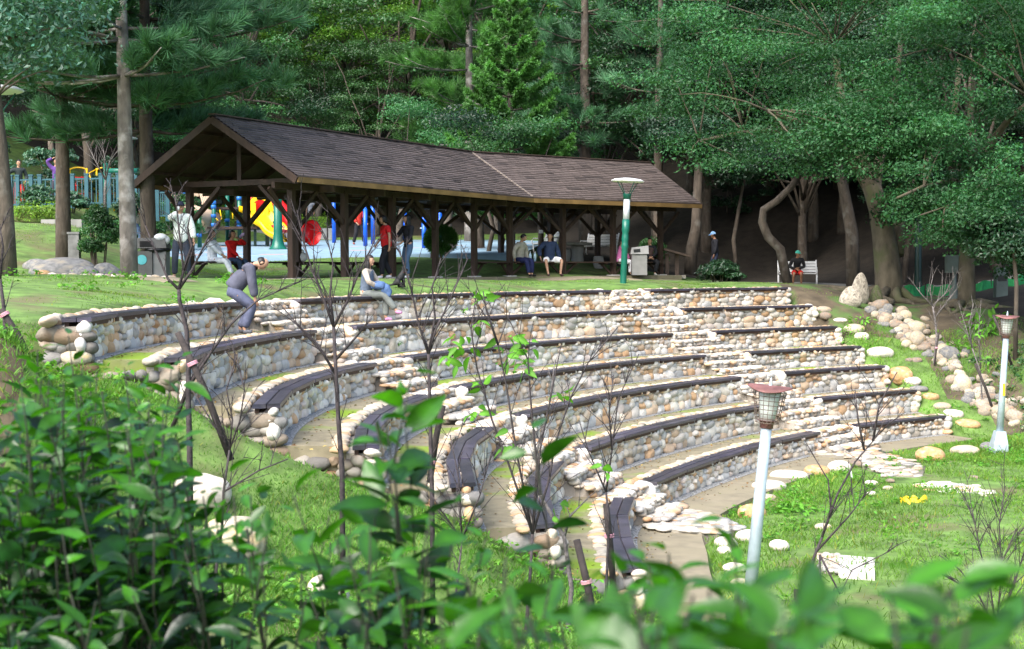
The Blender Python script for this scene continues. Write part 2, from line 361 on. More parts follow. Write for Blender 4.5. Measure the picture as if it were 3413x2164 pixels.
xs = np.unique(np.concatenate([np.linspace(-300, -32, 14), np.linspace(-32, -9, 24), np.linspace(-9, 17, 88), np.linspace(17, 36, 24), np.linspace(36, 300, 14)]))
ys = np.unique(np.concatenate([np.linspace(-120, -10, 8), np.linspace(-10, 12, 18), np.linspace(12, 46, 116), np.linspace(46, 76, 42), np.linspace(76, 150, 20), np.linspace(150, 420, 8)]))
GX, GY = np.meshgrid(xs, ys)
GZ = gz(GX, GY)
GZ = GZ + .04 * np.sin(GX * 1.7 + 2 * np.sin(GY * .9)) * np.sin(GY * 1.3 + GX * .4) * (GY < 50)
ins, U, A_ = in_terrace(GX, GY, .0, .004)
lev = np.interp(U, [-1.05, 0, 0.001, 1, 2, 3, 4, 5, 6, 6.5], [0, 0, 0, .45, .99, 1.52, 1.96, 2.43, 2.98, 3.2]) - .32
GZ = np.where(ins, np.minimum(GZ, lev), GZ)
# the pavilion slab and playground sit on levelled ground
ny, nx = GX.shape
I = np.arange(ny - 1)[:, None] * nx + np.arange(nx - 1)[None]
F = np.stack([I, I + 1, I + nx + 1, I + nx], -1).reshape(-1, 4)
fx = (GX[:-1, :-1] + GX[1:, 1:]) / 2; fy = (GY[:-1, :-1] + GY[1:, 1:]) / 2
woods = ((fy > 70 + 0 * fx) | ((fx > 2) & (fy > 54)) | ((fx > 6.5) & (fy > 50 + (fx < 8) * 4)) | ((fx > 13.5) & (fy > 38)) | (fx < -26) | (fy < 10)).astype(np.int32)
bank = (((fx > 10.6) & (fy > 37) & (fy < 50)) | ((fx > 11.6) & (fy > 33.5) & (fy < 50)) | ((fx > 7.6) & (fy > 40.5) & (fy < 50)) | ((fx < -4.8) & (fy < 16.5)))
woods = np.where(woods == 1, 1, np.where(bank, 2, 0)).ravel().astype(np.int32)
ground = link('ground', mesh_arrays('ground', np.stack([GX, GY, GZ], -1).reshape(-1, 3), [F], None, (MAT['soil'], MAT['shaded_forest_soil'], MAT['bank_soil']), True, woods))
tag(ground, kind='structure')

# ------------------------------------------------------------------ stones in bulk
def ico(sub):
    import bmesh
    bm = bmesh.new(); bmesh.ops.create_icosphere(bm, subdivisions=sub, radius=1)
    bm.verts.ensure_lookup_table()
    V = np.array([v.co[:] for v in bm.verts]); F = np.array([[v.index for v in f.verts] for f in bm.faces]); bm.free(); return V, F
ICO = {2: ico(2), 3: ico(3), 4: ico(4)}
def rotm(n):                          # random rotations
    q = rng.normal(size=(n, 4)); q /= np.linalg.norm(q, axis=1, keepdims=True); w, x, y, z = q.T
    return np.stack([1 - 2 * (y * y + z * z), 2 * (x * y - z * w), 2 * (x * z + y * w), 2 * (x * y + z * w), 1 - 2 * (x * x + z * z), 2 * (y * z - x * w), 2 * (x * z - y * w), 2 * (y * z + x * w), 1 - 2 * (x * x + y * y)], -1).reshape(n, 3, 3)
def lump(V, n, amp, power=.82):
    """n lumpy rounded copies of a unit sphere"""
    k = rng.normal(size=(n, 3, 3)) * 1.6; ph = rng.uniform(0, 6.28, (n, 3))
    s = np.sin(np.einsum('vi,nki->nvk', V, k) + ph[:, None]).sum(-1) / 3 + .38 * np.sin(np.einsum('vi,nki->nvk', V, k[:, ::-1] * 2.7) + ph[:, None] * 2).sum(-1) / 3
    B = np.sign(V) * np.abs(V) ** power; B = B / np.linalg.norm(B, axis=1, keepdims=True) ** .55
    return B[None] * (1 + amp * s)[..., None]
def stones(C, axes, radii, cols, sub=2, amp=.20, jitter=.36):
    """C (n,3) centres; axes (n,3,3) columns = directions; radii (n,3)"""
    n = len(C); T, F = ICO[sub]
    V = lump(T, n, amp)
    if jitter:                       # small random tilt
        th = rng.normal(size=(n, 3)) * jitter
        Rj = np.stack([np.ones(n), -th[:, 2], th[:, 1], th[:, 2], np.ones(n), -th[:, 0], -th[:, 1], th[:, 0], np.ones(n)], -1).reshape(n, 3, 3)
        V = np.einsum('nij,nvj->nvi', Rj, V * 1.0)
    V = V * radii[:, None]
    V = np.einsum('nij,nvj->nvi', axes, V) + C[:, None]
    Fo = (F[None] + (np.arange(n) * len(T))[:, None, None]).reshape(-1, 3)
    return V.reshape(-1, 3), Fo, np.repeat(cols, len(T), 0)
PAL = np.array([(.52, .47, .40), (.56, .52, .46), (.48, .41, .32), (.42, .40, .37), (.50, .36, .24), (.36, .35, .33), (.46, .29, .16), (.58, .53, .45), (.50, .42, .36), (.30, .28, .25), (.54, .44, .33)])
PW = np.array([.14, .13, .13, .10, .11, .11, .08, .09, .07, .06, .04]); PW = PW / PW.sum()
def stone_cols(n, gain=1.): return PAL[rng.choice(len(PAL), n, p=PW)] * rng.uniform(.82, 1.15, (n, 1)) * gain * 1.42
# ------------------------------------------------------------------ the amphitheatre
BLOCKS = {'left': (LFTR, LFTL), 'middle': (MIDR, MIDL), 'right': (RGTR, RGTL)}
ORD = ['topmost', 'second', 'third', 'fourth', 'fifth', 'sixth', 'lowest']
def tier_word(t): return 'topmost terrace' if t == 1 else 'lowest terrace' if t == 7 else ORD[t - 1] + ' terrace from the top'
def arc_param(u, a0, a1, off, m=240):
    a = np.linspace(a0, a1, m); p = pol(u, a, off); L = np.r_[0, np.cumsum(np.linalg.norm(np.diff(p, axis=0), axis=1))]
    return a, L
def frame_at(u, a, off):
    """point, tangent (growing angle), inward normal"""
    p = pol(u, a, off); t = norm(pol(u, a + .002, off) - pol(u, a - .002, off)); n = np.stack([t[:, 1] * -1, t[:, 0]], -1)
    n = np.where(((np.array([CX, CY]) - p) * n).sum(-1, keepdims=True) > 0, n, -n)
    return p, t, n
def axes3(t, n):
    z = np.zeros((len(t), 1)); T = np.c_[t, z]; N = np.c_[n, z]; return np.stack([T, N, np.broadcast_to(UP, T.shape)], -1)
def pack_rows(L, H, rows=None):
    """stones of mixed size filling a strip L x H: s, h, half width, half height"""
    out = []
    if rows is None: rows = np.array([.31, .27, .23, .19]) if rng.random() < .6 else np.array([.36, .26, .21, .17])
    h = -.02
    for fr in rows:
        rh = H * fr * 1.05; s = -rng.uniform(0, .1)
        while s < L:
            big = rng.uniform(.7, 1.45); hh = min(rh * big, rh * 1.3); w = hh * rng.uniform(1.05, 2.3)
            out.append((s + w / 2, h + rh / 2 + rng.uniform(-.028, .028), w / 2, hh / 2)); s += w * .97
        h += rh * .97
    return np.array(out)
def ring(mb, u0, o0, u1, o1, l0, l1, z0, z1, n=40, ang_u=None, col=(1, 1, 1), ma=0.):
    """solid ring sector between two radii; the ends follow the block's end lines"""
    V = []
    for k in np.linspace(0, 1, n + 1):
        for (u, o) in ((u0, o0), (u1, o1)):
            ue = u + o / DR
            a = angl(l0, ue) * (1 - k) + angl(l1, ue) * k
            x, y = pol(u, a, o); V += [(x, y, z0), (x, y, z1)]
    V = np.array(V); F = []
    for i in range(n):
        b = i * 4; c = b + 4
        F += [[b + 1, c + 1, c + 3, b + 3], [b, c, c + 1, b + 1], [b + 2, b + 3, c + 3, c + 2]]
    F += [[0, 1, 3, 2], [4 * n, 4 * n + 2, 4 * n + 3, 4 * n + 1]]
    mb.add(V, F, col)
def line_stones(mb, line, u0, u1, ztop, H, size=.2, out=1, sub=2, depth=.12, gain=1.):
    L = (u1 - u0) * DR
    nrow = max(1, int(round(H / size))); S = pack_rows(L, H, np.ones(nrow) / nrow)
    uu = u0 + np.clip(S[:, 0] / DR, 0, u1 - u0); a = angl(line, uu)
    p = pol(uu, a); q = pol(uu + .02, angl(line, uu + .02)); t = norm(q - p); n = np.stack([-t[:, 1], t[:, 0]], -1)
    ta = norm(pol(uu, a + .01) - p) * out
    n = np.where((n * ta).sum(-1, keepdims=True) > 0, n, -n)
    C = np.c_[p + n * (depth * .25 + rng.uniform(-.02, .02, (len(p), 1))), ztop - H + S[:, 1]]
    V, F, c = stones(C, axes3(t, n), np.c_[S[:, 2] * 1.06, np.full(len(S), depth), S[:, 3] * 1.08], stone_cols(len(S), gain), sub)
    mb.add(V, F); mb.c[-1] = c

for t in range(1, 8):
    u = 7 - t; zb = tread(t + 1); zt = tread(t)
    for bn, (l0, l1) in BLOCKS.items():
        a0, a1 = float(angl(l0, u)), float(angl(l1, u))
        al, L = arc_param(u, a0, a1, .07)
        am = (a0 + a1) / 2; mid = pol(u, am, .2)
        w = thing('stone_wall', (mid[0], mid[1], zb), 'river-stone retaining wall under the %s bench of the %s' % (bn, tier_word(t)), 'stone wall', 'river-stone terrace walls')
        S = pack_rows(L[-1], zt - zb - .03)
        aa = np.interp(S[:, 0], L, al)
        sub = 3 if (bn != 'right') else 2
        p, tg, nn = frame_at(u, aa, .105)
        C = np.c_[p + nn * rng.uniform(-.015, .03, (len(p), 1)), zb + S[:, 1]]
        mb = MB(); walltone = rng.uniform(.88, 1.08)
        V, F, c = stones(C, axes3(tg, nn), np.c_[S[:, 2] * 1.06, rng.uniform(.05, .085, len(S)), S[:, 3] * 1.1], stone_cols(len(S), (.86 if bn == 'right' else 1.) * walltone), sub)
        mb.add(V, F); mb.c[-1] = c
        # end faces
        if bn == 'left':
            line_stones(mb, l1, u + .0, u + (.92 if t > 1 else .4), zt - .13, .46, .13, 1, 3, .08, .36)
        if bn == 'right': line_stones(mb, l0, u, u + .6, zt, .42, .16, -1, 2, .1, .85)
        for (ln, o) in (((l0, -1),) if bn == 'left' else ((l1, 1),) if bn == 'right' else ((l0, -1), (l1, 1))):
            line_stones(mb, ln, u + .06, u + .98, zt - .005, .34, .15, o, 2, .09)
        mb.build('stone_facing', MAT['stone'], w, True, tint=True)
        cb = MB(); ring(cb, u, .10, u, .54, l0, l1, zb - .3, zt - .085); cb.build('mortar_core', MAT['mortar'], w)
        # coping row behind the bench
        al, L = arc_param(u, a0, a1, .455); s = 0; R_ = []
        while s < L[-1]:
            ww = rng.uniform(.09, .2); R_.append((s + ww / 2, ww / 2)); s += ww * .98
        R_ = np.array(R_); aa = np.interp(R_[:, 0], L, al); p, tg, nn = frame_at(u, aa, .475)
        C = np.c_[p + nn * rng.uniform(-.02, .02, (len(p), 1)), np.full(len(p), zt - .018)]
        V, F, c = stones(C, axes3(tg, nn), np.c_[R_[:, 1] * 1.05, rng.uniform(.07, .105, len(p)), rng.uniform(.035, .055, len(p))], stone_cols(len(p), .64) * np.array([1.03, .96, .84]), sub)
        mb = MB(); mb.add(V, F); mb.c[-1] = c; mb.build('coping_stones', MAT['stone'], w, True, tint=True)
        # floor of the terrace behind the bench, with a gravel strip at the foot of the next wall
        if t > 1:
            fb = MB(); ring(fb, u, .40, u + 1, .12, l0, l1, zt - .3, zt); tag(fb.build('terrace_floor', MAT['concrete']), kind='structure')
            gb = MB(); ring(gb, u + 1, -.13, u + 1, .11, l0, l1, zt - .05, zt + .006); tag(gb.build('gravel_strip', MAT['gravel']), kind='structure')
            line = l1
        # bench
        L0 = L[-1]; ns = max(2, int(round(L0 / 1.9)))
        b = thing('curved_bench', (mid[0], mid[1], zt), 'dark two-plank curved bench, %s section of the %s' % (bn, tier_word(t)), 'bench', 'dark plank benches along the terraces')
        ak = np.linspace(a0, a1, ns + 1)
        for o0, o1 in ((0., .16), (.172, .33)):
            pm = MB()
            for i in range(ns):
                g = .0014; wear = rng.uniform(.6, 1.35) * np.array([1, rng.uniform(.93, 1.03), rng.uniform(.88, 1.05)])
                q = [pol(u, ak[i] + g, o0), pol(u, ak[i + 1] - g, o0), pol(u, ak[i + 1] - g, o1), pol(u, ak[i] + g, o1)]
                dz = rng.uniform(-.003, .003)
                V = np.array([(x, y, TOPZ[t - 1] - .052 + dz) for x, y in q] + [(x, y, TOPZ[t - 1] + dz) for x, y in q])
                cen = V.mean(0); lo = V.copy(); 
                # small chamfer on the top edges
                top = V[4:].copy(); ins_ = top + (top.mean(0) - top) * np.array([.0, .0, 0]); 
                inn = top.copy(); din = norm(np.array(q[3]) - np.array(q[0])); inn[[0, 1], :2] += din * .008; inn[[2, 3], :2] -= din * .008
                side = top.copy(); side[:, 2] -= .008
                VV = np.concatenate([V[:4], side, inn])
                Fq = [[0, 3, 2, 1]]
                for j in range(4):
                    k = (j + 1) % 4; Fq += [[j, k, 4 + k, 4 + j], [4 + j, 4 + k, 8 + k, 8 + j]]
                Fq += [[8, 9, 10, 11]]
                pm.add(VV, Fq, wear)
            pm.build('plank', MAT['plank'], b, tint=True)
        sb = MB()
        for i in range(ns):
            for o0, o1 in ((.025, .075), (.255, .305)):
                q = [pol(u, ak[i] + .004, o0), pol(u, ak[i + 1] - .004, o0), pol(u, ak[i + 1] - .004, o1), pol(u, ak[i] + .004, o1)]
                sb.prism(q, zt - .087, TOPZ[t - 1] - .054)
        sb.build('support_beam', MAT['plank_red'], b)

# lowest walk round the lawn
wb = MB(); ring(wb, -1, .0, 0, .12, RGTR, LFTL, -.3, .03, 90); tag(wb.build('walkway', MAT['pathc']), kind='structure')
gb = MB(); ring(gb, 0, -.14, 0, .11, RGTR, LFTL, -.02, .036, 90); tag(gb.build('gravel_strip', MAT['gravel']), kind='structure')

# two rubble stairways
def stairway(la, lb, label):
    """la: smaller angle line, lb: larger angle line"""
    x, y = pol(0, (angl(la, 0) + angl(lb, 0)) / 2)
    st = thing('stone_stairway', (x, y, 0), label, 'stairway', 'rubble stairways between the bench blocks')
    for t in range(7, 0, -1):
        u = 7 - t; z0, z1 = tread(t + 1), tread(t)
        for k in range(3):
            uf = u - .50 + .33 * k; ub = uf + (.33 if k < 2 else .36); zz = z0 + (z1 - z0) * (k + 1) / 3
            mb = MB()
            ring(mb, uf, .03, ub, .06, la, lb, z0 - .35, zz - .02, 8, col=(.28, .25, .21))
            a0, a1 = float(angl(la, uf)), float(angl(lb, uf)); al, L = arc_param(uf, a0, a1, 0, 40)
            rh = (z1 - z0) / 3
            def row(lo, hi, off, zc, ry, rz, gain, uo=0.):
                s = 0; Q = []
                while s < L[-1]:
                    w = rng.uniform(lo, hi); Q.append((s + w / 2, w / 2)); s += w
                Q = np.array(Q); aa = np.interp(Q[:, 0], L, al); p, tg, nn = frame_at(uf + uo, aa, off); n = len(p)
                C = np.c_[p + nn * rng.uniform(-.03, .03, (n, 1)), np.full(n, zc) + rng.uniform(-.012, .012, n)]
                V, F, c = stones(C, axes3(tg, nn), np.c_[Q[:, 1] * 1.0, rng.uniform(*ry, n), rz * rng.uniform(.8, 1.2, n)], stone_cols(n, gain), 2, .2, .22)
                mb.add(V, F); mb.c[-1] = c
            row(.10, .26, .075, zz - rh * .74, (.06, .09), rh * .30, .70)
            row(.12, .34, .085, zz - rh * .27, (.08, .12), rh * .29, .76)
            row(.10, .30, .0, zz - .028, (.06, .10), .032, .76, .17); row(.10, .28, .0, zz - .03, (.06, .09), .03, .74, .29)
            mb.build('step', MAT['stone'], st, True, tint=True)
        if t > 1:                                             # landing
            mb = MB(); ring(mb, u + .19, .02, u + .52, .04, la, lb, z1 - .3, z1 - .012, 8, col=(.30, .27, .22))
            n = 26; ua = rng.uniform(u + .24, u + .5, n); f = rng.uniform(.04, .96, n); aa = angl(la, ua) * (1 - f) + angl(lb, ua) * f
            p = pol(ua, aa); th = rng.uniform(0, 6, n); tg = np.c_[np.cos(th), np.sin(th)]; nn = np.c_[-np.sin(th), np.cos(th)]
            V, F, c = stones(np.c_[p, np.full(n, z1 - .02)], axes3(tg, nn), np.c_[rng.uniform(.07, .16, n), rng.uniform(.05, .1, n), np.full(n, .026)], stone_cols(n, .85), 2, .14, .05)
            mb.add(V, F); mb.c[-1] = c; mb.build('landing', MAT['stone'], st, True, tint=True)
stairway(MIDL, LFTR, 'pale rubble stairway climbing between the left and middle bench blocks')
stairway(RGTL, MIDR, 'pale rubble stairway climbing between the middle and right bench blocks')

# cobbled aprons at the foot of each stairway and paved patches in the lawn
def cobbles(name, poly_px, z, n, size=(.08, .2), gain=.62, mat='step_mortar'):
    poly = []
    for x, y in poly_px:
        r = ray(x, y); s = (z - HC) / r[2]; poly.append((r[0] * s, r[1] * s))
    poly = np.array(poly); lo, hi = poly.min(0), poly.max(0); pts = []
    def inside(p):
        c = False; j = len(poly) - 1
        for i in range(len(poly)):
            if (poly[i, 1] > p[1]) != (poly[j, 1] > p[1]) and p[0] < (poly[j, 0] - poly[i, 0]) * (p[1] - poly[i, 1]) / (poly[j, 1] - poly[i, 1]) + poly[i, 0]: c = not c
            j = i
        return c
    tries = 0
    while len(pts) < n and tries < 6000:
        tries += 1; p = rng.uniform(lo, hi)
        if inside(p) and all((p[0] - q[0]) ** 2 + (p[1] - q[1]) ** 2 > (size[0] * 1.25) ** 2 for q in pts): pts.append(p)
    pts = np.array(pts); k = len(pts)
    mb = MB(); mb.prism(poly, z - .3, z + .03, (.2, .18, .14))
    th = rng.uniform(0, 6, k); tg = np.c_[np.cos(th), np.sin(th)]; nn = np.c_[-np.sin(th), np.cos(th)]
    V, F, c = stones(np.c_[pts, np.full(k, z + .03)], axes3(tg, nn), np.c_[rng.uniform(*size, k), rng.uniform(size[0], size[1] * .75, k), rng.uniform(.02, .04, k)], stone_cols(k, gain), 2, .14, .06)
    mb.add(V, F); mb.c[-1] = c
    return tag(mb.build(name, MAT['stone'], None, True, tint=True), kind='structure')
cobbles('cobble_path', [(2600, 1492), (2850, 1478), (3010, 1530), (3085, 1560), (3070, 1600), (2960, 1590), (2840, 1530), (2700, 1520)], .03, 130)
cobbles('cobble_path', [(2150, 1725), (2260, 1700), (2380, 1725), (2470, 1765), (2400, 1785), (2260, 1775), (2170, 1765)], .04, 110)
cobbles('paving_slab', [(3060, 1622), (3130, 1612), (3240, 1622), (3305, 1648), (3270, 1668), (3160, 1662)], .0, 50, (.1, .22), .95)
cobbles('cobble_patch', [(2728, 1852), (2792, 1856), (2794, 1912), (2736, 1906)], .0, 60, (.04, .08))
sl = MB(); pp = []
for x, y in [(2792, 1856), (2914, 1866), (2916, 1925), (2794, 1914)]:
    r = ray(x, y); s = (.02 - HC) / r[2]; pp.append((r[0] * s, r[1] * s))
sl.prism(pp, -.2, .05); tag(sl.build('paving_slab', MAT['white_stone']), kind='structure')
# ------------------------------------------------------------------ pavilion
FZ = HC - .22
A0 = np.array([-5.38, 37.0]); D1 = np.array([1.063, 2.13]); A5 = A0 + 5 * D1; D2 = np.array([1.729, 1.49]) * 1.0
d1 = norm(D1); d2 = norm(D2); n1 = np.array([-d1[1], d1[0]]); n2 = np.array([-d2[1], d2[0]])
PW_ = 3.1; OV = .92; GV = 1.08
nb = norm(n1 + n2); cb_ = 1 / (nb @ n1)                          # mitre at the bend
def along(k, off):                                               # front line at post k (0..8), off = distance towards the back
    if k < 5: return A0 + k * D1 + n1 * off
    if k == 5: return A5 + nb * off * cb_
    return A5 + (k - 5) * D2 + n2 * off
pv = thing('pavilion', (A5[0] - .6, A5[1] + .8, FZ), 'long open timber pavilion with bent dark shingle gable roof', 'pavilion')
mb = MB()
pts = [along(0, -.45) - d1 * .6] + [along(5, -.45)] + [along(8, -.45) + d2 * .6] + [along(8, PW_ + .4) + d2 * .6, along(5, PW_ + .4), along(0, PW_ + .4) - d1 * .6]
mb.prism(pts, FZ - .6, FZ); tag(mb.build('pavilion_floor', MAT['pathc']), kind='structure')
ZE, ZR = HC + 2.22, HC + 3.76
slope = (ZR - ZE) / (PW_ / 2 + OV)
def roofpt(s, w):
    """s: metres along the front line (bend = LB), w: distance behind the front post row"""
    z = ZR - slope * abs(w - PW_ / 2)
    if s <= LB:
        p = A0 + d1 * s + n1 * w
    else: p = A5 + d2 * (s - LB) + n2 * w
    return np.array([p[0], p[1], z])
LB = np.linalg.norm(D1) * 5; LT = LB + np.linalg.norm(D2) * 3
def mitre_s(w): return LB - math.tan(math.acos(nb @ n1)) * w * (1)     # where section one ends at depth w (section turns right, back side is longer)
tm = math.tan(math.acos(min(1, nb @ n1)))
sgn = 1 if (d1[0] * d2[1] - d1[1] * d2[0]) < 0 else -1
def sec_limits(sec, w):
    if sec == 0: return -GV, LB + sgn * tm * w
    return LB - sgn * tm * w, LT + GV
def roof_side(front):
    mb = MB(); nrow = 23
    w0, w1 = (-OV, PW_ / 2) if front else (PW_ + OV, PW_ / 2)
    nx_ = 0
    for sec in (0, 1):
        dd, nn = (d1, n1) if sec == 0 else (d2, n2)
        for r in range(nrow):
            wa = w0 + (w1 - w0) * (r - .12) / nrow if r else w0; wb_ = w0 + (w1 - w0) * (r + 1.05) / nrow
            wb_ = wb_ if (wb_ - w1) * (w0 - w1) > 0 else w1
            sa0, sa1 = sec_limits(sec, wa); sb0, sb1 = sec_limits(sec, wb_)
            rowtone = rng.uniform(.9, 1.08)
            L = sa1 - sa0; k = max(3, int(L / .42)); e = np.sort(np.r_[0, (np.arange(1, k) + rng.uniform(-.35, .35, k - 1)) / k, 1])
            for i in range(k):
                lift = .046 + rng.uniform(-.006, .008); lo = rng.uniform(-.012, .012) * (1 if front else -1)
                f0, f1 = e[i], e[i + 1]; g = .003 / L
                q = [(sa0 + (f0 + g) * L, wa + lo), (sa0 + (f1 - g) * L, wa + lo), (sb0 + (f1 - g) * (sb1 - sb0), wb_), (sb0 + (f0 + g) * (sb1 - sb0), wb_)]
                def pt(s, w, dz):
                    base = (A0 + d1 * s) if sec == 0 else (A5 + d2 * (s - LB))
                    p = base + nn * w; return (p[0], p[1], ZR - slope * abs(w - PW_ / 2) + dz)
                V = [pt(*q[0], lift), pt(*q[1], lift), pt(*q[2], .016), pt(*q[3], .016), pt(*q[0], .002), pt(*q[1], .002)]
                c = rng.uniform(.86, 1.1) * rowtone; cc = np.array([1, .98, .99]) * c * (1 if rng.random() > .07 else .5)
                mb.multi(np.array(V), [np.array([[0, 1, 2, 3], [4, 5, 1, 0]])], cc)
    rf = mb.build('roof', MAT['shingle'], pv, tint=True)
    ub = MB()                                                     # boards under the shingles
    for sec in (0, 1):
        s00, s01 = sec_limits(sec, w0); s10, s11 = sec_limits(sec, w1)
        def pt(s, w, dz):
            base = (A0 + d1 * s) if sec == 0 else (A5 + d2 * (s - LB)); nn = n1 if sec == 0 else n2
            p = base + nn * w; return (p[0], p[1], ZR - slope * abs(w - PW_ / 2) + dz)
        for dz in (-.004, -.03): ub.add([pt(s00, w0, dz), pt(s01, w0, dz), pt(s11, w1, dz), pt(s10, w1, dz)], [[0, 1, 2, 3]])
    ub.build('roof_boards', MAT['timber'], rf)
    return rf
roof_side(True); roof_side(False)
def seg(a, b, w, h, name, mat, up=(0, 0, 1)):
    m = MB(); m.bar(a, b, w, h, up); return m.build(name, MAT[mat], pv)
def V3(p, z): return np.array([p[0], p[1], z])
# ridge and bend caps
m = MB(); rp = [roofpt(-GV, PW_ / 2), V3(along(5, PW_ / 2), ZR), roofpt(LT + GV, PW_ / 2)]
for a, b in zip(rp[:-1], rp[1:]): m.bar(a + UP * .04, b + UP * .04, .2, .03)
m.build('ridge_cap', MAT['timber_grey'], pv)
m = MB(); e5 = along(5, -OV); m.bar(V3(e5, ZE + .045), V3(along(5, PW_ / 2), ZR + .05), .075, .03); m.build('bend_cap', MAT['cap_timber'], pv)
# fascia along the eaves and the gables
for w, fr in ((-OV, 1), (PW_ + OV, 0)):
    sh = -.02 if fr else .02
    a, b, c = along(0, w + sh) - d1 * GV, along(5, w + sh), along(8, w + sh) + d2 * GV
    seg(V3(a, ZE - .075), V3(b, ZE - .075), .035, .13, 'eave_fascia', 'fascia'); seg(V3(b, ZE - .075), V3(c, ZE - .075), .035, .13, 'eave_fascia', 'fascia')
for s, dd, sg in ((-GV, d1, -1), (LT + GV, d2, 1)):
    for w in (-OV, PW_ + OV):
        a = roofpt(s, w) + V3(dd * sg * .02, -.09); b = roofpt(s, PW_ / 2) + V3(dd * sg * .02, -.09)
        seg(a, b, .04, .17, 'gable_board', 'timber', (0, 0, 1))
# posts, braces, beams
ZB = HC + 2.02
for k in range(9):
    dd = d1 if k < 5 else norm(d1 + d2) if k == 5 else d2
    nn = np.array([-dd[1], dd[0]])
    Rm = np.stack([V3(dd, 0), V3(nn, 0), UP], 1)
    for off, inn in ((0, 1), (PW_, -1)):
        p = along(k, off)
        m = MB()
        for s in (-1, 1): m.box(V3(p + dd * s * .042, (FZ + ZB) / 2 + .03), (.072, .15, ZB - FZ), Rm)
        m.build('post', MAT['timber'], pv)
        m = MB(); m.box(V3(p, FZ + .012), (.34, .3, .05), Rm); m.build('post_plinth', MAT['white_stone'], pv)
        zj = FZ + 1.42
        for side in (-1, 1):
            k2 = k + side
            if 0 <= k2 <= 8: tgt = (along(k, off) + along(k2, off)) / 2
            else: tgt = p + dd * side * 1.0
            dv = norm(tgt - p)
            seg(V3(p + dv * .05, zj), V3(p + (tgt - p) * .93, ZB - .04), .055, .10, 'brace', 'timber')
        q = p + nn * inn * .95
        seg(V3(p + nn * inn * .05, zj + .05), V3(q, ZB + .1), .05, .09, 'brace', 'timber')
    # tie beam and king post
    a, b = along(k, -.25), along(k, PW_ + .25)
    seg(V3(a, ZB + .17), V3(b, ZB + .17), .06, .14, 'tie_beam', 'timber')
    c = along(k, PW_ / 2); seg(V3(c, ZB + .2), V3(c, ZR - .2), .1, .1, 'king_post', 'timber', (1, 0, 0))
    for off, oo in ((-OV + .08, -1), (PW_ + OV - .08, 1)):
        e = along(k, off); seg(V3(e, ZE - .06 + slope * .06), V3(c, ZR - .11), .05, .12, 'rafter', 'timber')
for k in range(8):
    for off in (0, PW_):
        a, b = along(k, off), along(k + 1, off); dv = b - a
        e0 = .75 if k == 0 else 0; e1 = .75 if k == 7 else 0
        seg(V3(a - norm(dv) * e0, ZB + .04), V3(b + norm(dv) * e1, ZB + .04), .10, .15, 'eave_beam', 'timber')
        m0 = (along(k, off) + along(k + 1, off)) / 2; nn = n1 if k < 5 else n2; sg = -1 if off == 0 else 1
        seg(V3(m0 + nn * sg * .5, ZB + .02), V3(m0 - nn * sg * .5, ZB + .02), .09, .16, 'bracket_beam', 'timber_grey')
    for w in (-.45, .5, 1.05, 2.05, 2.6, PW_ + .45):                       # purlins
        z = ZR - slope * abs(w - PW_ / 2) - .06
        seg(V3(along(k, w) - (d1 * .95 if k == 0 else 0), z), V3(along(k + 1, w) + (d2 * .95 if k == 7 else 0), z), .05, .07, 'purlin', 'timber')
    m0 = (along(k, PW_ / 2) + along(k + 1, PW_ / 2)) / 2
    for off in (-OV + .08, PW_ + OV - .08):
        e = (along(k, off) + along(k + 1, off)) / 2; seg(V3(e, ZE - .06 + slope * .06), V3(m0, ZR - .11), .05, .12, 'rafter', 'timber')
# built-in benches: whole back row, front row in the second section
def pav_bench(k, off):
    a, b = along(k, off), along(k + 1, off); dv = norm(b - a); nn = np.array([-dv[1], dv[0]])
    m = MB()
    for j in (-.13, .02, .17): m.bar(V3(a + nn * j + dv * .09, FZ + .45), V3(b + nn * j - dv * .09, FZ + .45), .13, .045)
    s = m.build('bench_seat', MAT['timber'], pv)
    for e, sg in ((a, 1), (b, -1)):
        m = MB(); m.bar(V3(e + dv * sg * .09, FZ + .06), V3(e + dv * sg * .55, FZ + .40), .05, .07)
        m.build('bench_support', MAT['timber'], s)
        m = MB(); m.bar(V3(e + dv * sg * .45 - nn * .17, FZ + .405), V3(e + dv * sg * .45 + nn * .2, FZ + .405), .07, .05); m.build('bench_bearer', MAT['timber'], s)
for k in range(8): pav_bench(k, PW_)
for k in (4, 5, 6, 7): pav_bench(k, 0)
def bench_point(x, k, off=0., z=.47):
    """point on the built-in bench between posts k and k+1 that appears at picture column x"""
    a, b = along(k, off), along(k + 1, off); tx = (x - W0 / 2) / FPX
    f = (tx * a[1] - a[0]) / ((b[0] - a[0]) - tx * (b[1] - a[1])); p = a + (b - a) * f
    return V3(p, FZ)
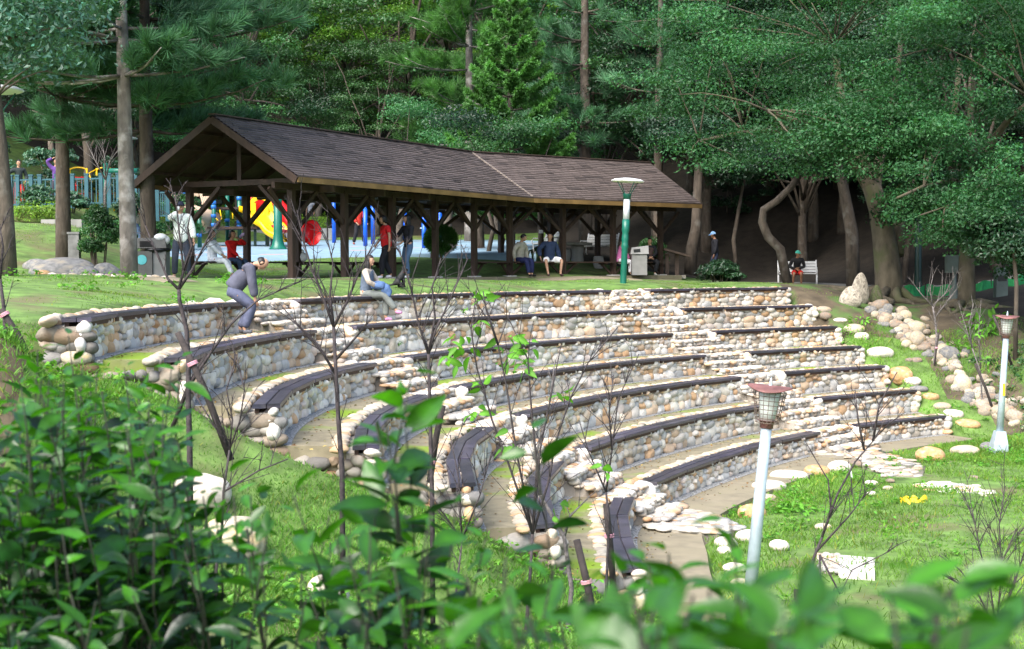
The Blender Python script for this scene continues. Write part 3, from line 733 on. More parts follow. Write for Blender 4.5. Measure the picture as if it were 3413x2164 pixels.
# ------------------------------------------------------------------ foliage building blocks
def perp(n):
    a = np.where(np.abs(n[:, 2:3]) < .9, UP, np.array([1., 0, 0])); u = norm(np.cross(n, a)); return u, np.cross(n, u)
def leaf_cards(C, N, size, aspect=.5, fold=.0, tintv=.3, tdir=None):
    """diamond leaves with a slight fold: C centres, N normals"""
    n = len(C); N = norm(N)
    if tdir is None:
        u, v = perp(N); th = rng.uniform(0, 2 * PI, (n, 1)); t = u * np.cos(th) + v * np.sin(th)
    else: t = norm(tdir - N * (tdir * N).sum(1, keepdims=True))
    b = np.cross(N, t); s = (size * rng.uniform(.65, 1.35, n))[:, None]
    V = np.stack([C - t * s * .5, C + b * s * aspect * .5 - t * s * .05 + N * s * fold, C + t * s * .5, C - b * s * aspect * .5 - t * s * .05 + N * s * fold], 1).reshape(-1, 3)
    F = np.arange(n * 4).reshape(n, 4)
    c = np.ones((n, 3)) * rng.uniform(1 - tintv, 1 + tintv, (n, 1)); c[:, 0] *= rng.uniform(.8, 1.25, n)
    return V, F, np.repeat(c, 4, 0)
def leaf_shape(n=5):
    """one ovate leaf, length 1 along x, pointed, folded on the midrib and drooping at the tip"""
    s = np.array([0, .16, .38, .62, .84, 1.0]); wd = np.array([.0, .155, .22, .195, .10, .0]); V, F = [], []
    for a, b in zip(s, wd):
        dz = -.22 * a ** 2
        V += [(a, -b, dz + .32 * b), (a, 0, dz), (a, b, dz + .32 * b)]
    for i in range(5): F += [[i * 3, i * 3 + 3, i * 3 + 4, i * 3 + 1], [i * 3 + 1, i * 3 + 4, i * 3 + 5, i * 3 + 2]]
    return np.array(V), np.array(F)
LV, LF = leaf_shape()
def put_leaves(C, D, N, size, cols):
    D = norm(D); S = norm(np.cross(N, D)); N2 = np.cross(D, S); k = len(C)
    curl = rng.uniform(.4, 1.8, (k, 1))
    V = C[:, None] + size[:, None, None] * (LV[None, :, 0:1] * D[:, None] + LV[None, :, 1:2] * S[:, None] + LV[None, :, 2:3] * curl[:, None] * N2[:, None])
    F = (LF[None] + (np.arange(k) * len(LV))[:, None, None]).reshape(-1, 4)
    rib = np.tile(np.array([.85, 1.3, .85]), 6); rib[[0, 2, 15, 17]] = 1.
    return V.reshape(-1, 3), F, np.repeat(cols, len(LV), 0) * np.tile(rib, k)[:, None]
def clump_leaves(centres, radii, per, size, up=.6, aspect=.5, tintv=.3):
    C, N, T = [], [], []
    for c, r, k in zip(centres, radii, per):
        d = norm(rng.normal(size=(k, 3))); d[:, 2] = np.where(d[:, 2] < -.35, -d[:, 2] * .6, d[:, 2])
        rr = rng.uniform(0, 1, (k, 1)) ** .45
        C.append(c + d * rr * r); N.append(norm(.45 * d + up * UP + .55 * rng.normal(size=(k, 3))))
        T.append(np.full(k, rng.uniform(.6, 1.35)))
    C = np.concatenate(C); N = np.concatenate(N); T = np.concatenate(T)
    V, F, c = leaf_cards(C, N, size, aspect, .06, tintv)
    return V, F, c * np.repeat(T, 4)[:, None]
def wiggle(a, b, n=6, amp=.1, sag=0.):
    t = np.linspace(0, 1, n)[:, None]; a = np.array(a, float); b = np.array(b, float); L = np.linalg.norm(b - a)
    p = a + (b - a) * t + np.r_[np.zeros((1, 3)), np.cumsum(rng.normal(size=(n - 1, 3)), 0) * amp * L / n] * (t * 1.0)
    p[:, 2] += sag * L * 4 * (t * (1 - t))[:, 0]; return p
def broad_proto(seed, H=10., R=4.2, base=2.6, nl=22000, size=.15, nclump=70, mat='leaf_mid', flat=.62, trunk_r=.2, bark='bark', lean=0.):
    """trunk with limbs and a clumpy leaf crown standing at the origin; returns two meshes"""
    global rng; keep = rng; rng = np.random.default_rng(seed)
    tb = MB(); top = np.array([lean, 0, H * .62])
    tp = wiggle((0, 0, -.3), top, 9, .12); tb.tube(tp, np.linspace(trunk_r * 1.15, trunk_r * .45, 9), 9)
    cs = []
    for i in range(nclump):
        a = rng.uniform(0, 2 * PI); h = rng.uniform(0, 1)
        rr = R * (1 - (abs(h - .38) / .75) ** 2.0) ** .5 * rng.uniform(.45, 1.0)
        cs.append((rr * math.cos(a) + lean * h, rr * math.sin(a), base + (H - base) * h))
    cs = np.array(cs); rad = np.stack([rng.uniform(.65, 1.25, nclump)] * 2 + [rng.uniform(.65, 1.2, nclump) * flat], 1) * R / 4.2
    for i in range(0, nclump, 4):
        k = rng.integers(3, 8); e = cs[i]
        p = wiggle(tp[k], e, 6, .16, .05); tb.tube(p, np.linspace(trunk_r * .36, .025, 6), 5)
    w = rad[:, 0] * rad[:, 1]; per = np.maximum(60, (nl * w / w.sum())).astype(int)
    V, F, c = clump_leaves(cs, rad, per, size)
    cm = mesh_arrays('crown', V, [F], c, (MAT[mat],), False)
    to = tb.build('trunk', MAT[bark], None, True); tm_ = to.data; bpy.data.objects.remove(to); rng = keep
    return tm_, cm
def plant_tree(proto, loc, rz, s, label, group=None, name='broadleaf_tree', cat='tree', mat=None, names=('trunk', 'crown')):
    t = thing(name, loc, label, cat, group, rz, s)
    for nm, me in zip(names, proto): link(nm, me, t)
    return t
def needles(C, D, length, width, tintv=.3, cols=None):
    """thin needle blades from C along D"""
    n = len(C); D = norm(D); s = np.cross(D, norm(rng.normal(size=(n, 3)))); s = norm(s)
    L = (length * rng.uniform(.7, 1.2, n))[:, None]; w = width * .5
    V = np.stack([C - s * w, C + s * w, C + D * L + s * w * .25, C + D * L - s * w * .25], 1).reshape(-1, 3)
    c = np.ones((n, 3)) * rng.uniform(1 - tintv, 1 + tintv, (n, 1))
    if cols is not None: c = c * cols
    return V, np.arange(n * 4).reshape(n, 4), np.repeat(c, 4, 0)
def brush_tufts(cs, rads, axis, per=120, width=.019):
    C, D, K = [], [], []
    for c, r, ax in zip(cs, rads, axis):
        d = norm(rng.normal(size=(per, 3)) * .55 + ax * .95 + UP * .5); st = rng.uniform(-.9, .3, (per, 1))
        C.append(c + ax * st * r + d * r * .12); D.append(d); K.append(np.full((per, 1), rng.uniform(.7, 1.3)))
    C = np.concatenate(C); D = np.concatenate(D); K = np.concatenate(K); L = np.repeat(np.array(rads), per)
    return needles(C, D, L * .85, width, .3, K)
def pine_proto(seed, H=14., first=5., spread=2.6, nwhorl=13, mat='needle', trunk_r=.2, bark='pale_bark', tuft=.42, per=110, bare=.5, density=1.0, lean=0.):
    """tall bare-stemmed conifer with brushy foliage tufts along level branches"""
    global rng; keep = rng; rng = np.random.default_rng(seed)
    tb = MB(); tp = wiggle((0, 0, -.3), (lean, 0, H), 12, .03); tb.tube(tp, np.linspace(trunk_r * 1.1, .04, 12), 10)
    cs, rs, ax = [], [], []
    for w in range(nwhorl):
        h = first + (H - first) * w / nwhorl + rng.uniform(-.2, .2)
        L0 = spread * (1 - .62 * (w / nwhorl) ** 1.4)
        for b in range(rng.integers(4, 7)):
            a = rng.uniform(0, 2 * PI); L = L0 * rng.uniform(.55, 1.15); dr = np.array([math.cos(a), math.sin(a), 0])
            p0 = np.array([np.interp(h, tp[:, 2], tp[:, 0]), np.interp(h, tp[:, 2], tp[:, 1]), h]); e = p0 + dr * L + UP * rng.uniform(-.05, .3) * L
            bp = wiggle(p0, e, 6, .05, -.05); tb.tube(bp, np.linspace(.045, .012, 6), 5)
            k = max(2, int(L / tuft * 1.5 * density))
            for j in range(k):
                f = bare + (1 - bare) * (j + rng.random()) / k if k > 1 else 1
                q = bp[0] + (bp[-1] - bp[0]) * f + np.cross(dr, UP) * rng.normal() * .28 * L * .5 * f + UP * rng.uniform(-.05, .2)
                cs.append(q); rs.append(tuft * rng.uniform(.75, 1.25)); ax.append(norm(dr + .5 * rng.normal(size=3) + UP * .35))
    V, F, c = brush_tufts(np.array(cs), rs, np.array(ax), per)
    cm = mesh_arrays('crown', V, [F], c, (MAT[mat],), False)
    to = tb.build('trunk', MAT[bark], None, True); tm_ = to.data; bpy.data.objects.remove(to); rng = keep
    return tm_, cm

# ------------------------------------------------------------------ woodland behind
PB = [broad_proto(101 + i, 11 + i % 3, 4.3, 2.8, 26000, .15, 85, m) for i, m in enumerate(['leaf_bright', 'leaf_mid', 'leaf_mid', 'leaf_blue', 'leaf_bright'])]
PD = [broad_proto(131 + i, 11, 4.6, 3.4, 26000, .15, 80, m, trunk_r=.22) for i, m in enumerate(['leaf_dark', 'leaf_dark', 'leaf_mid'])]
PU = [broad_proto(151 + i, 3.4, 2.0, .1, 7000, .17, 34, m, .8, .05) for i, m in enumerate(['leaf_mid', 'leaf_dark', 'leaf_blue'])]
GW = 'broadleaf trees of the woodland behind the pavilion'
wood = []
r_ = random.Random(4)
def wood_row(Y, x0, x1, step, protos, label, group, smin=.85, smax=1.2, sink=.0):
    x = x0
    while x < x1:
        xx, yy = x + r_.uniform(-.8, .8), Y + r_.uniform(-1.8, 1.8)
        plant_tree(protos[r_.randrange(len(protos))], (xx, yy, g1(xx, yy) - sink), r_.uniform(0, 6.3), r_.uniform(smin, smax), label, group)
        x += step * r_.uniform(.8, 1.2)
LBW = 'green broadleaf tree in the woodland rising behind the pavilion roof'
wood_row(76, -25, 9, 4.2, PB, LBW, GW, .9, 1.2)
wood_row(84, -30, 16, 4.4, PB, LBW, GW, 1., 1.35)
wood_row(93, -34, 26, 5., PB, LBW, GW, 1.1, 1.5)
LDW = 'dark broadleaf tree in the shaded woodland on the right hillside'
GD = 'dark trees of the shaded right hillside'
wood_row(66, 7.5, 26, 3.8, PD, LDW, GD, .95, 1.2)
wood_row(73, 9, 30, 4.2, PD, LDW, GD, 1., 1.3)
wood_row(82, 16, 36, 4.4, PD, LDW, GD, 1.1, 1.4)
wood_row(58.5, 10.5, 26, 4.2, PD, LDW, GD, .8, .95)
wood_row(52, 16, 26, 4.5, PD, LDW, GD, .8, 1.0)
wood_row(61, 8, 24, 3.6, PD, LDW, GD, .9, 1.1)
LLW = 'broadleaf tree in the woodland beyond the playground fence'
wood_row(60, -26, -13, 4., PD + PB[2:4], LLW, 'trees beyond the playground fence', .75, 1.0)
wood_row(68, -28, -11, 4., PB[1:4] + PD, LLW, 'trees beyond the playground fence', .9, 1.1)
def under_row(Y, x0, x1, step, label, group, smin=.7, smax=1.2, protos=None):
    x = x0; protos = protos or PU
    while x < x1:
        xx, yy = x + r_.uniform(-.5, .5), Y + r_.uniform(-1, 1)
        plant_tree(protos[r_.randrange(len(protos))], (xx, yy, g1(xx, yy) - .1), r_.uniform(0, 6.3), r_.uniform(smin, smax), label, group, 'undergrowth_bush', 'bush', names=('stems', 'foliage'))
        x += step * r_.uniform(.8, 1.2)
under_row(73.5, -12, 4, 3.2, 'leafy bush in the undergrowth behind the playground', 'bushes behind the playground', .5, 1.5)
wood_row(72, -10, 3, 4.5, PB[:3], LBW, GW, .6, .85)
wood_row(62.5, 3.5, 9, 2.9, PD, LDW, GD, .75, 1.0)
under_row(56, -20, -11, 2.2, 'leafy bush under the trees beyond the teal fence', 'bushes beyond the teal fence', .6, .9)
under_row(64, 9, 26, 2.6, 'dark bush on the shaded hillside under the trees', 'bushes on the shaded hillside', .7, 1.0, PU[1:2])

# conifers: the four near trunks on the left
def pine_at(x, ybase, Y, proto, label, s=1., rz=0., dz=0):
    p = P(x, ybase, Y); z = g1(p[0], p[1]) + dz
    return plant_tree(proto, (p[0], p[1], z), rz, s, label, None, 'conifer_tree', 'conifer')
PA = pine_proto(201, 13, 4.6, 3.6, 13, trunk_r=.19, tuft=.40, per=170, bare=.3, lean=-.25, density=1.25)
PC = pine_proto(202, 13, 4.3, 3.0, 13, trunk_r=.20, bark='bark', tuft=.40, per=160, bare=.3, density=1.15)
PE = pine_proto(203, 13, 3.6, 4.0, 14, trunk_r=.20, bark='bark', tuft=.40, per=170, bare=.25, lean=-.2, density=1.35)
pine_at(432, 922, 34.5, PA, 'tall conifer with pale patchy trunk beside the litter bin', 1., .4)
pine_at(212, 850, 39, PC, 'dark-trunked conifer behind the big grey slab rock', 1., 2.)
pine_at(497, 900, 38.0, PE, 'dark-trunked conifer leaning in front of the pavilion gable', 1., 5.2)

PG = pine_proto(204, 17, 4.5, 4.0, 15, 'needle_bright', trunk_r=.26, tuft=.45, per=110, bare=.3, density=1.3)
PGb = pine_proto(205, 16, 4.0, 2.6, 12, 'needle', trunk_r=.26, bark='bark', tuft=.42, per=110, bare=.4, density=1.0)
pine_at(1567, 800, 67, PG, 'tall pale-trunked conifer left of the layered pine', 1., 1.1)
pine_at(1952, 880, 59, PGb, 'dark conifer with a bare straight trunk rising behind the pavilion roof bend', 1., .3)
pine_at(2193, 890, 57.5, pine_proto(206, 15, 6.5, 2.4, 9, 'needle', trunk_r=.2, bark='bark', tuft=.5, per=90, bare=.5, density=.7), 'slim straight conifer behind the far end of the pavilion roof', 1., .8)

# the layered (star-shaped) pine in the middle
def layered_pine(loc, H, label):
    global rng; keep = rng; rng = np.random.default_rng(77)
    t = thing('layered_pine', loc, label, 'conifer')
    tb = MB(); tb.tube(wiggle((0, 0, -.3), (0, 0, H), 10, .02), np.linspace(.16, .03, 10), 9)
    C, D, K, Ln = [], [], [], []
    h = 1.2; k = 0
    while h < H - .2:
        f = (h / H); L0 = 2.9 * (1 - f) ** .8 + .25
        nb_ = 6
        for b in range(nb_):
            a = 2 * PI * (b + .5 * (k % 2)) / nb_ + rng.normal() * .12; dr = np.array([math.cos(a), math.sin(a), 0]); L = L0 * rng.uniform(.85, 1.1)
            tt = np.linspace(0, 1, 9)[:, None]
            bp = np.array([0, 0, h]) + dr * L * tt + UP * (L * (.10 * tt + .36 * tt ** 2.2)) ; tb.tube(bp, np.linspace(.03, .008, 9), 4)
            sd = np.cross(dr, UP)
            arms = [(bp, 1.)]
            for j in range(4, 8):
                for sg in (-1, 1):
                    la = L * .22 * (1 - .35 * j / 8) * rng.uniform(.8, 1.2)
                    e = bp[j] + (dr * .75 + sd * sg * .8 + UP * .18) * la; arms.append((np.stack([bp[j], (bp[j] + e) / 2 - UP * .02, e]), .9))
            tone = rng.uniform(.75, 1.25)
            for q, wgt in arms:
                Lq = np.linalg.norm(q[-1] - q[0]); n = int(Lq * 420 * wgt) + 10
                s = rng.uniform(.25 if len(q) > 3 else 0, 1, n); idx = s * (len(q) - 1); i0 = np.minimum(idx.astype(int), len(q) - 2); fr = (idx - i0)[:, None]
                pos = q[i0] * (1 - fr) + q[i0 + 1] * fr; ax = norm(q[-1] - q[0])
                d = norm(rng.normal(size=(n, 3)) * .8 + ax * .75 + UP * .35)
                C.append(pos); D.append(d); K.append(np.full((n, 1), tone) * (.8 + .45 * s[:, None])); Ln.append(np.full(n, .15))
        h += .44 + .10 * (1 - f); k += 1
    C, D, K, Ln = map(np.concatenate, (C, D, K, Ln))
    V, F, c = needles(C, D, Ln, .042, .25, K)
    link('crown', mesh_arrays('crown', V, [F], c, (MAT['needle_bright'],), False), t)
    tb.build('trunk', MAT['bark'], t, True, local=True); rng = keep
    return t
p = P(1705, 700, 56); layered_pine((p[0], p[1], g1(p[0], p[1])), HC + 905 * 56 / FPX - g1(p[0], p[1]), 'symmetrical pine with tiers of upswept fronds behind the roof')

# ------------------------------------------------------------------ the big banyans on the right
def banyan(loc, label, seed, clumps, limbs, trunk, roots=True, nleaf=52000, size=.105, mat='leaf_banyan', trunk_r=.45, name='banyan_tree', bark='banyan_bark'):
    global rng; keep = rng; rng = np.random.default_rng(seed)
    t = thing(name, loc, label, 'tree')
    tb = MB(); tp = np.array(trunk); tb.tube(tp, np.linspace(trunk_r, trunk_r * .62, len(tp)), 14)
    if roots:
        for i in range(9):
            a = 2 * PI * i / 9 + rng.normal() * .2; dr = np.array([math.cos(a), math.sin(a), 0]); L = rng.uniform(.8, 1.9) * trunk_r / .45
            p0 = tp[0] + np.array([0, 0, .55 * trunk_r / .45]) + dr * trunk_r * .6
            gp = [p0]
            for f in (.25, .5, .75, 1.0):
                q = tp[0] + dr * (trunk_r * .8 + L * f) + np.cross(dr, UP) * rng.normal() * .12; gp.append(np.array([q[0], q[1], g1(q[0], q[1]) + .10 * (1 - f)]))
            tb.tube(gp, [.16 * trunk_r / .45, .13, .09, .06, .03], 7)
    for l in limbs: 
        pts = np.array(l[0]); tb.tube(pts, np.linspace(l[1], l[2], len(pts)), 8)
    C = np.array([c[0] for c in clumps]); R = np.array([c[1] for c in clumps])
    ends = np.concatenate([np.array(l[0])[1:] for l in limbs] + [tp[-2:]])
    for c in C[::4]:
        e = ends[np.argmin(((ends - c) ** 2).sum(1))]; tb.tube(wiggle(e, c, 5, .15, .06), np.linspace(.035, .01, 5), 4)
    w = R[:, 0] * R[:, 1]; per = np.maximum(80, nleaf * w / w.sum()).astype(int)
    V, F, c = clump_leaves(C, R, per, size, .45)
    c[:, 0] *= .95
    me = mesh_arrays('crown', V, [F], c, (MAT[mat],), False); o = link('crown', me, t)
    me.transform(Matrix.Translation([-v for v in loc]))
    tb.build('trunk', MAT[bark], t, True); rng = keep
    return t
def layer_clumps(px, Yr, n, rx=(.75, 1.4), rz=(.4, .75), gen=None, spread=None):
    """leaf pads: list of (x, y, w, h) picture boxes filled with flattened pads at depths Yr"""
    g = np.random.default_rng(gen); out = []
    for (x, y, w, h) in px:
        k = max(3, int(n * w * h / 60000))
        for _ in range(k):
            Y = g.uniform(*Yr); q = P(x + g.uniform(-w / 2, w / 2), y + g.uniform(-h / 2, h / 2), Y)
            r = g.uniform(*rx); out.append((q, (r, r * g.uniform(.8, 1.1), g.uniform(*rz))))
    return out
bz = g1(*P(2965, 1000, 45.3)[:2])
def T(px, Y): return [P(x, y, Y + d) for x, y, d in px]
b1 = P(2965, 1000, 45.3); b1[2] = bz
tr1 = [b1 - UP * .2] + T([(2962, 930, 0), (2955, 860, 0), (2945, 780, .2), (2930, 700, .3), (2905, 620, .4)], 45.3)
lm1 = [(T([(2935, 720, .28), (2905, 640, .4), (2860, 560, .6), (2790, 480, .2), (2700, 420, -1), (2560, 370, -2)], 45.3), .27, .07),
       (T([(2940, 730, .25), (2912, 640, .4), (2880, 540, .6), (2830, 420, 1), (2800, 300, 1.5), (2780, 150, 2)], 45.3), .30, .09),
       (T([(2985, 850, .2), (2990, 760, .5), (3000, 690, 1.), (3040, 620, 2), (3110, 520, 3), (3180, 380, 3.5), (3200, 200, 3)], 45.3), .26, .08),
       (T([(2940, 740, .25), (2915, 650, .5), (2930, 540, 1.4), (2960, 420, 2.4), (2990, 250, 3), (3010, 80, 3.5)], 45.3), .22, .07),
       (T([(2820, 500, .4), (2740, 460, 1.4), (2640, 430, 1.5), (2480, 440, 1), (2330, 470, .5)], 45.3), .12, .04)]
cl1 = layer_clumps([(2480, 250, 780, 150), (2420, 380, 560, 130), (2560, 110, 800, 160), (2380, 500, 340, 90), (2750, 330, 420, 160), (2950, 180, 420, 260), (2700, 560, 200, 90), (2300, 160, 420, 200), (2420, 560, 240, 70)], (42.5, 49.5), 10, gen=3)
cl1 += layer_clumps([(2880, 440, 320, 150), (3010, 330, 260, 200), (2780, 400, 240, 120), (2960, 540, 240, 120), (2830, 560, 200, 80), (2700, 480, 260, 110)], (41.0, 43.4), 26, gen=12)
cl1 += layer_clumps([(2680, -80, 900, 160), (2950, -60, 500, 200)], (44, 50), 16, gen=4)
banyan(b1, 'massive grey-trunked spreading tree behind the standing stones', 31, cl1, lm1, tr1, nleaf=72000)
b2 = P(3222, 1020, 43); b2[2] = g1(b2[0], b2[1])
tr2 = [b2 - UP * .2] + T([(3222, 960, 0), (3222, 880, 0), (3225, 780, .1), (3235, 680, .2), (3250, 560, .4)], 43)
lm2 = [(T([(3250, 580, .4), (3300, 480, 0), (3360, 400, -1), (3440, 330, -2)], 43), .16, .05), (T([(3240, 640, .2), (3180, 600, -1), (3080, 620, -2.2), (2990, 660, -3)], 43), .08, .03),
       (T([(3250, 580, .4), (3230, 420, 1), (3250, 250, 1.6)], 43), .18, .06), (T([(3350, 610, -3), (3240, 650, -3), (3150, 690, -3.4), (3060, 720, -3.6)], 43), .03, .02)]
cl2 = layer_clumps([(3090, 690, 380, 130), (3290, 740, 260, 180), (3340, 300, 200, 240), (3200, 480, 320, 160), (3340, 560, 240, 180), (3120, 580, 200, 80), (3370, 870, 120, 150), (3130, 800, 150, 70), (3330, 800, 200, 150), (3110, 700, 360, 110), (3240, 640, 260, 120)], (38, 45), 13, rx=(.6, 1.1), gen=6)
cl2 += layer_clumps([(3250, 80, 420, 220)], (38, 44), 16, gen=8)
banyan(b2, 'second spreading tree with exposed roots near the right edge', 32, cl2, lm2, tr2, nleaf=56000, trunk_r=.27)
# slimmer trunks in the shade
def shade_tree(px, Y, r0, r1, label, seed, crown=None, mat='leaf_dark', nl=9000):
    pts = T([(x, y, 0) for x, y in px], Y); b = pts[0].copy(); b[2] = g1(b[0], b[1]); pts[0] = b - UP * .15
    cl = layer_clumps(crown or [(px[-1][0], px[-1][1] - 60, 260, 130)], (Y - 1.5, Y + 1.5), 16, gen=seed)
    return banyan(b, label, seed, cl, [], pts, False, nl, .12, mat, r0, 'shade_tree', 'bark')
shade_tree([(2632, 880), (2600, 830), (2560, 790), (2540, 740), (2545, 700), (2590, 670), (2640, 620), (2665, 580)], 51, .17, .1, 'S-curved bare trunk bending behind the white bench', 41)
shade_tree([(2845, 880), (2840, 780), (2825, 700), (2810, 620), (2790, 540)], 50, .24, .1, 'straight grey trunk in the shade left of the massive tree', 42)
shade_tree([(2300, 900), (2305, 830), (2320, 760), (2325, 640), (2330, 540)], 56, .24, .1, 'grey trunk in the shade past the far end of the pavilion', 43)
shade_tree([(2460, 900), (2445, 800), (2462, 700), (2480, 600)], 57, .09, .05, 'thin crooked trunk behind the man in the blue cap', 44)
shade_tree([(3385, 1050), (3388, 950), (3380, 860), (3382, 780)], 38, .06, .04, 'slender young tree at the right edge', 45, [(3370, 800, 160, 110)])
shade_tree([(3010, 870), (3030, 800), (3060, 740), (3090, 690)], 52, .12, .07, 'slanting trunk in the dark behind the massive tree', 46)
shade_tree([(3340, 870), (3290, 820), (3260, 770), (3230, 700)], 50, .2, .12, 'leaning trunk deep in the shade near the right edge', 47)
shade_tree([(24, 905), (16, 760), (8, 620), (-4, 480), (-20, 330), (-30, 150)], 29, .2, .13, 'grey-trunked broadleaf tree with blue-green leaves at the left edge', 48, [(90, 110, 330, 300), (40, 20, 420, 160)], 'leaf_blue')
# trunks seen through the pavilion
for i, (px, Y, r, lab) in enumerate([([(1625, 885), (1632, 820), (1645, 760), (1625, 700), (1640, 640)], 53, .09, 'crooked pale stem of a small tree behind the pavilion'),
                                     ([(1660, 880), (1675, 800), (1655, 745), (1650, 690), (1668, 640)], 54, .11, 'second crooked stem seen between pavilion posts'),
                                     ([(1598, 880), (1598, 800), (1596, 730), (1594, 640)], 57, .22, 'stout dark trunk behind the pavilion posts'),
                                     ([(1805, 900), (1803, 800), (1800, 700), (1798, 620)], 54, .12, 'slim trunk with a white notice pinned to it'),
                                     ([(1870, 890), (1872, 780), (1876, 680), (1880, 620)], 58, .14, 'dark trunk left of the white bench behind the pavilion'),
                                     ([(1330, 800), (1332, 740), (1345, 690), (1352, 620)], 66, .2, 'pale leaning trunk behind the blue exercise bars'),
                                     ([(1053, 745), (1062, 700), (1078, 650), (1085, 600)], 70, .17, 'pale leaning trunk above the right-hand hedge'),
                                     ([(1490, 800), (1492, 740), (1500, 680), (1510, 600)], 64, .2, 'grey trunk behind the round clipped bush'),
                                     ([(185, 640), (180, 590), (172, 520), (168, 470)], 56, .15, 'slim pale trunk beyond the teal fence')]):
    x_ = px[0][0]
    shade_tree(px, Y, r, r * .6, lab, 60 + i, [(px[-1][0] + 30 * (i % 3 - 1), 455 if 1400 < x_ < 1900 else 380, 150, 110)], ['leaf_dark', 'leaf_mid'][i % 2], 2600)
m = MB(); q = P(1803, 772, 53.8); m.box(q, (.15, .012, .13)); o = m.build('paper_notice', MAT['paper']); tag(o, 'small white paper notice pinned on the slim trunk', 'notice')

# ------------------------------------------------------------------ hedges and bushes
def leafy_mass(name, label, cat, pts_fn, n, size, mat, loc, up=.5, aspect=.5, group=None):
    t = thing(name, loc, label, cat, group); C, N = pts_fn(n)
    V, F, c = leaf_cards(C, N + up * UP + .5 * rng.normal(size=(len(C), 3)), size, aspect, .08, .35)
    me = mesh_arrays('foliage', V - np.array(loc), [F], c, (MAT[mat],), False); link('foliage', me, t); return t
def hedge(x0, x1, ytop, ybot, Y, label, depth=1.2):
    a, b = P(x0, ybot, Y), P(x1, ybot, Y); h = (ybot - ytop) * Y / FPX; z0 = a[2]
    def f(n):
        s = rng.uniform(0, 1, n); d = rng.uniform(-.5, .5, n) * depth; hh = np.sqrt(rng.uniform(0, 1, n)) * h
        bump_ = .12 * np.sin(s * 23) + .08 * np.sin(s * 57 + d * 4)
        top = rng.random(n) < .35; hh = np.where(top, h + bump_ + rng.normal(size=n) * .05, hh)
        d = np.where(top, d, np.where(rng.random(n) < .75, -.5 * depth, d) + rng.normal(size=n) * .08)
        C = np.c_[a[0] + (b[0] - a[0]) * s, a[1] + (b[1] - a[1]) * s + d, z0 + hh]
        return C, np.where(top[:, None], UP, np.array([0, -1., .2]))
    L = np.linalg.norm(b - a)
    t = leafy_mass('clipped_hedge', label, 'hedge', f, int(1500 * L * max(h, .5)), .085, 'hedge', (a[0], a[1], z0))
    m = MB(); m.box((a + b) / 2 + UP * (h * .42) , (L, depth * .8, h * .8)); m.build('stems', MAT['soil'], t)
hedge(62, 222, 690, 742, 45.5, 'bright yellow-green clipped hedge left of the conifer trunks')
hedge(505, 660, 692, 745, 66, 'bright clipped hedge behind the white-jacketed man')
hedge(690, 850, 696, 760, 70.3, 'bright clipped hedge behind the climbing frame')
hedge(955, 1095, 726, 768, 70.4, 'bright clipped hedge above the low wall by the red tube slide')
def blob_bush(name, x, ybase, Y, w, h, label, n, size, mat, gap=.0, stem=True, shape=1.0, ground_z=None):
    b = P(x, ybase, Y); b[2] = ground_z if ground_z is not None else g1(b[0], b[1]); rx = w * Y / FPX / 2; hz = h * Y / FPX
    t = thing(name, b, label, 'bush')
    k = 26; cs, rs = [], []
    for i in range(k):
        d = norm(rng.normal(size=3)); d[2] = abs(d[2]) * 2 - 1; f = rng.uniform(.35, .8)
        cs.append(np.array([b[0] + d[0] * rx * f, b[1] + d[1] * rx * f, b[2] + gap + (hz - gap) * (.5 + .38 * d[2])])); rs.append((rx * .42, rx * .42, (hz - gap) * .22))
    V, F, c = clump_leaves(cs, rs, [n // k] * k, size, .4)
    link('foliage', mesh_arrays('foliage', V - b, [F], c, (MAT[mat],), False), t)
    m = MB()
    for i in range(9):
        a = rng.uniform(0, 6.3); e = b + np.array([math.cos(a) * rx * .5, math.sin(a) * rx * .5, hz * .7]); m.tube(wiggle(b + np.array([math.cos(a), math.sin(a), 0]) * rx * .2 - UP * .1, e, 5, .1), np.linspace(.022, .008, 5), 5)
    m.build('stems', MAT['bark'], t, True)
blob_bush('round_shrub', 330, 880, 37, 150, 225, 'brownish-green rounded shrub between the conifer trunks', 8000, .07, 'leaf_mid', .45)
blob_bush('low_shrub', 2400, 938, 46, 190, 75, 'low dark-green shrub at the end of the pavilion', 6000, .10, 'leaf_dark')
blob_bush('low_shrub', 2170, 880, 57, 110, 90, 'small leafy shrub behind the right-hand litter bin', 3000, .11, 'leaf_mid')
for i, (x, yb, w, h, lb) in enumerate([(130, 690, 160, 70, 'grey-green bush in front of the teal fence at left'), (235, 700, 130, 60, 'grey-green bush in front of the teal fence beside a dark trunk'), (430, 730, 110, 90, 'loose bush behind the pale conifer trunk')]):
    blob_bush('flowering_bush', x, yb, 47, w, h, lb, 3500, .10, 'leaf_blue', ground_z=P(x, yb, 47)[2])
# clipped ball on a stem behind the pavilion
b = P(1468, 905, 49); b[2] = g1(b[0], b[1]); t = thing('clipped_ball_bush', b, 'round clipped needle bush on a short stem behind the pavilion', 'bush')
c = P(1468, 800, 49); d = norm(rng.normal(size=(9000, 3))); R_ = .56 * (1 + .07 * np.sin(d[:, 0] * 7) * np.sin(d[:, 2] * 6 + 1)); pos = c + d * (R_ * rng.uniform(.72, .9, 9000))[:, None] * np.array([1, 1, .82])
V, F, cc = needles(pos, d + .35 * UP + .45 * rng.normal(size=d.shape), np.full(9000, .13), .022, .35)
link('foliage', mesh_arrays('foliage', V - b, [F], cc, (MAT['needle_bright'],), False), t)
m = MB(); m.tube([b - UP * .1, (b + c) / 2 + np.array([.04, 0, 0]), c], [.06, .05, .04], 7); m.build('stem', MAT['bark'], t, True)
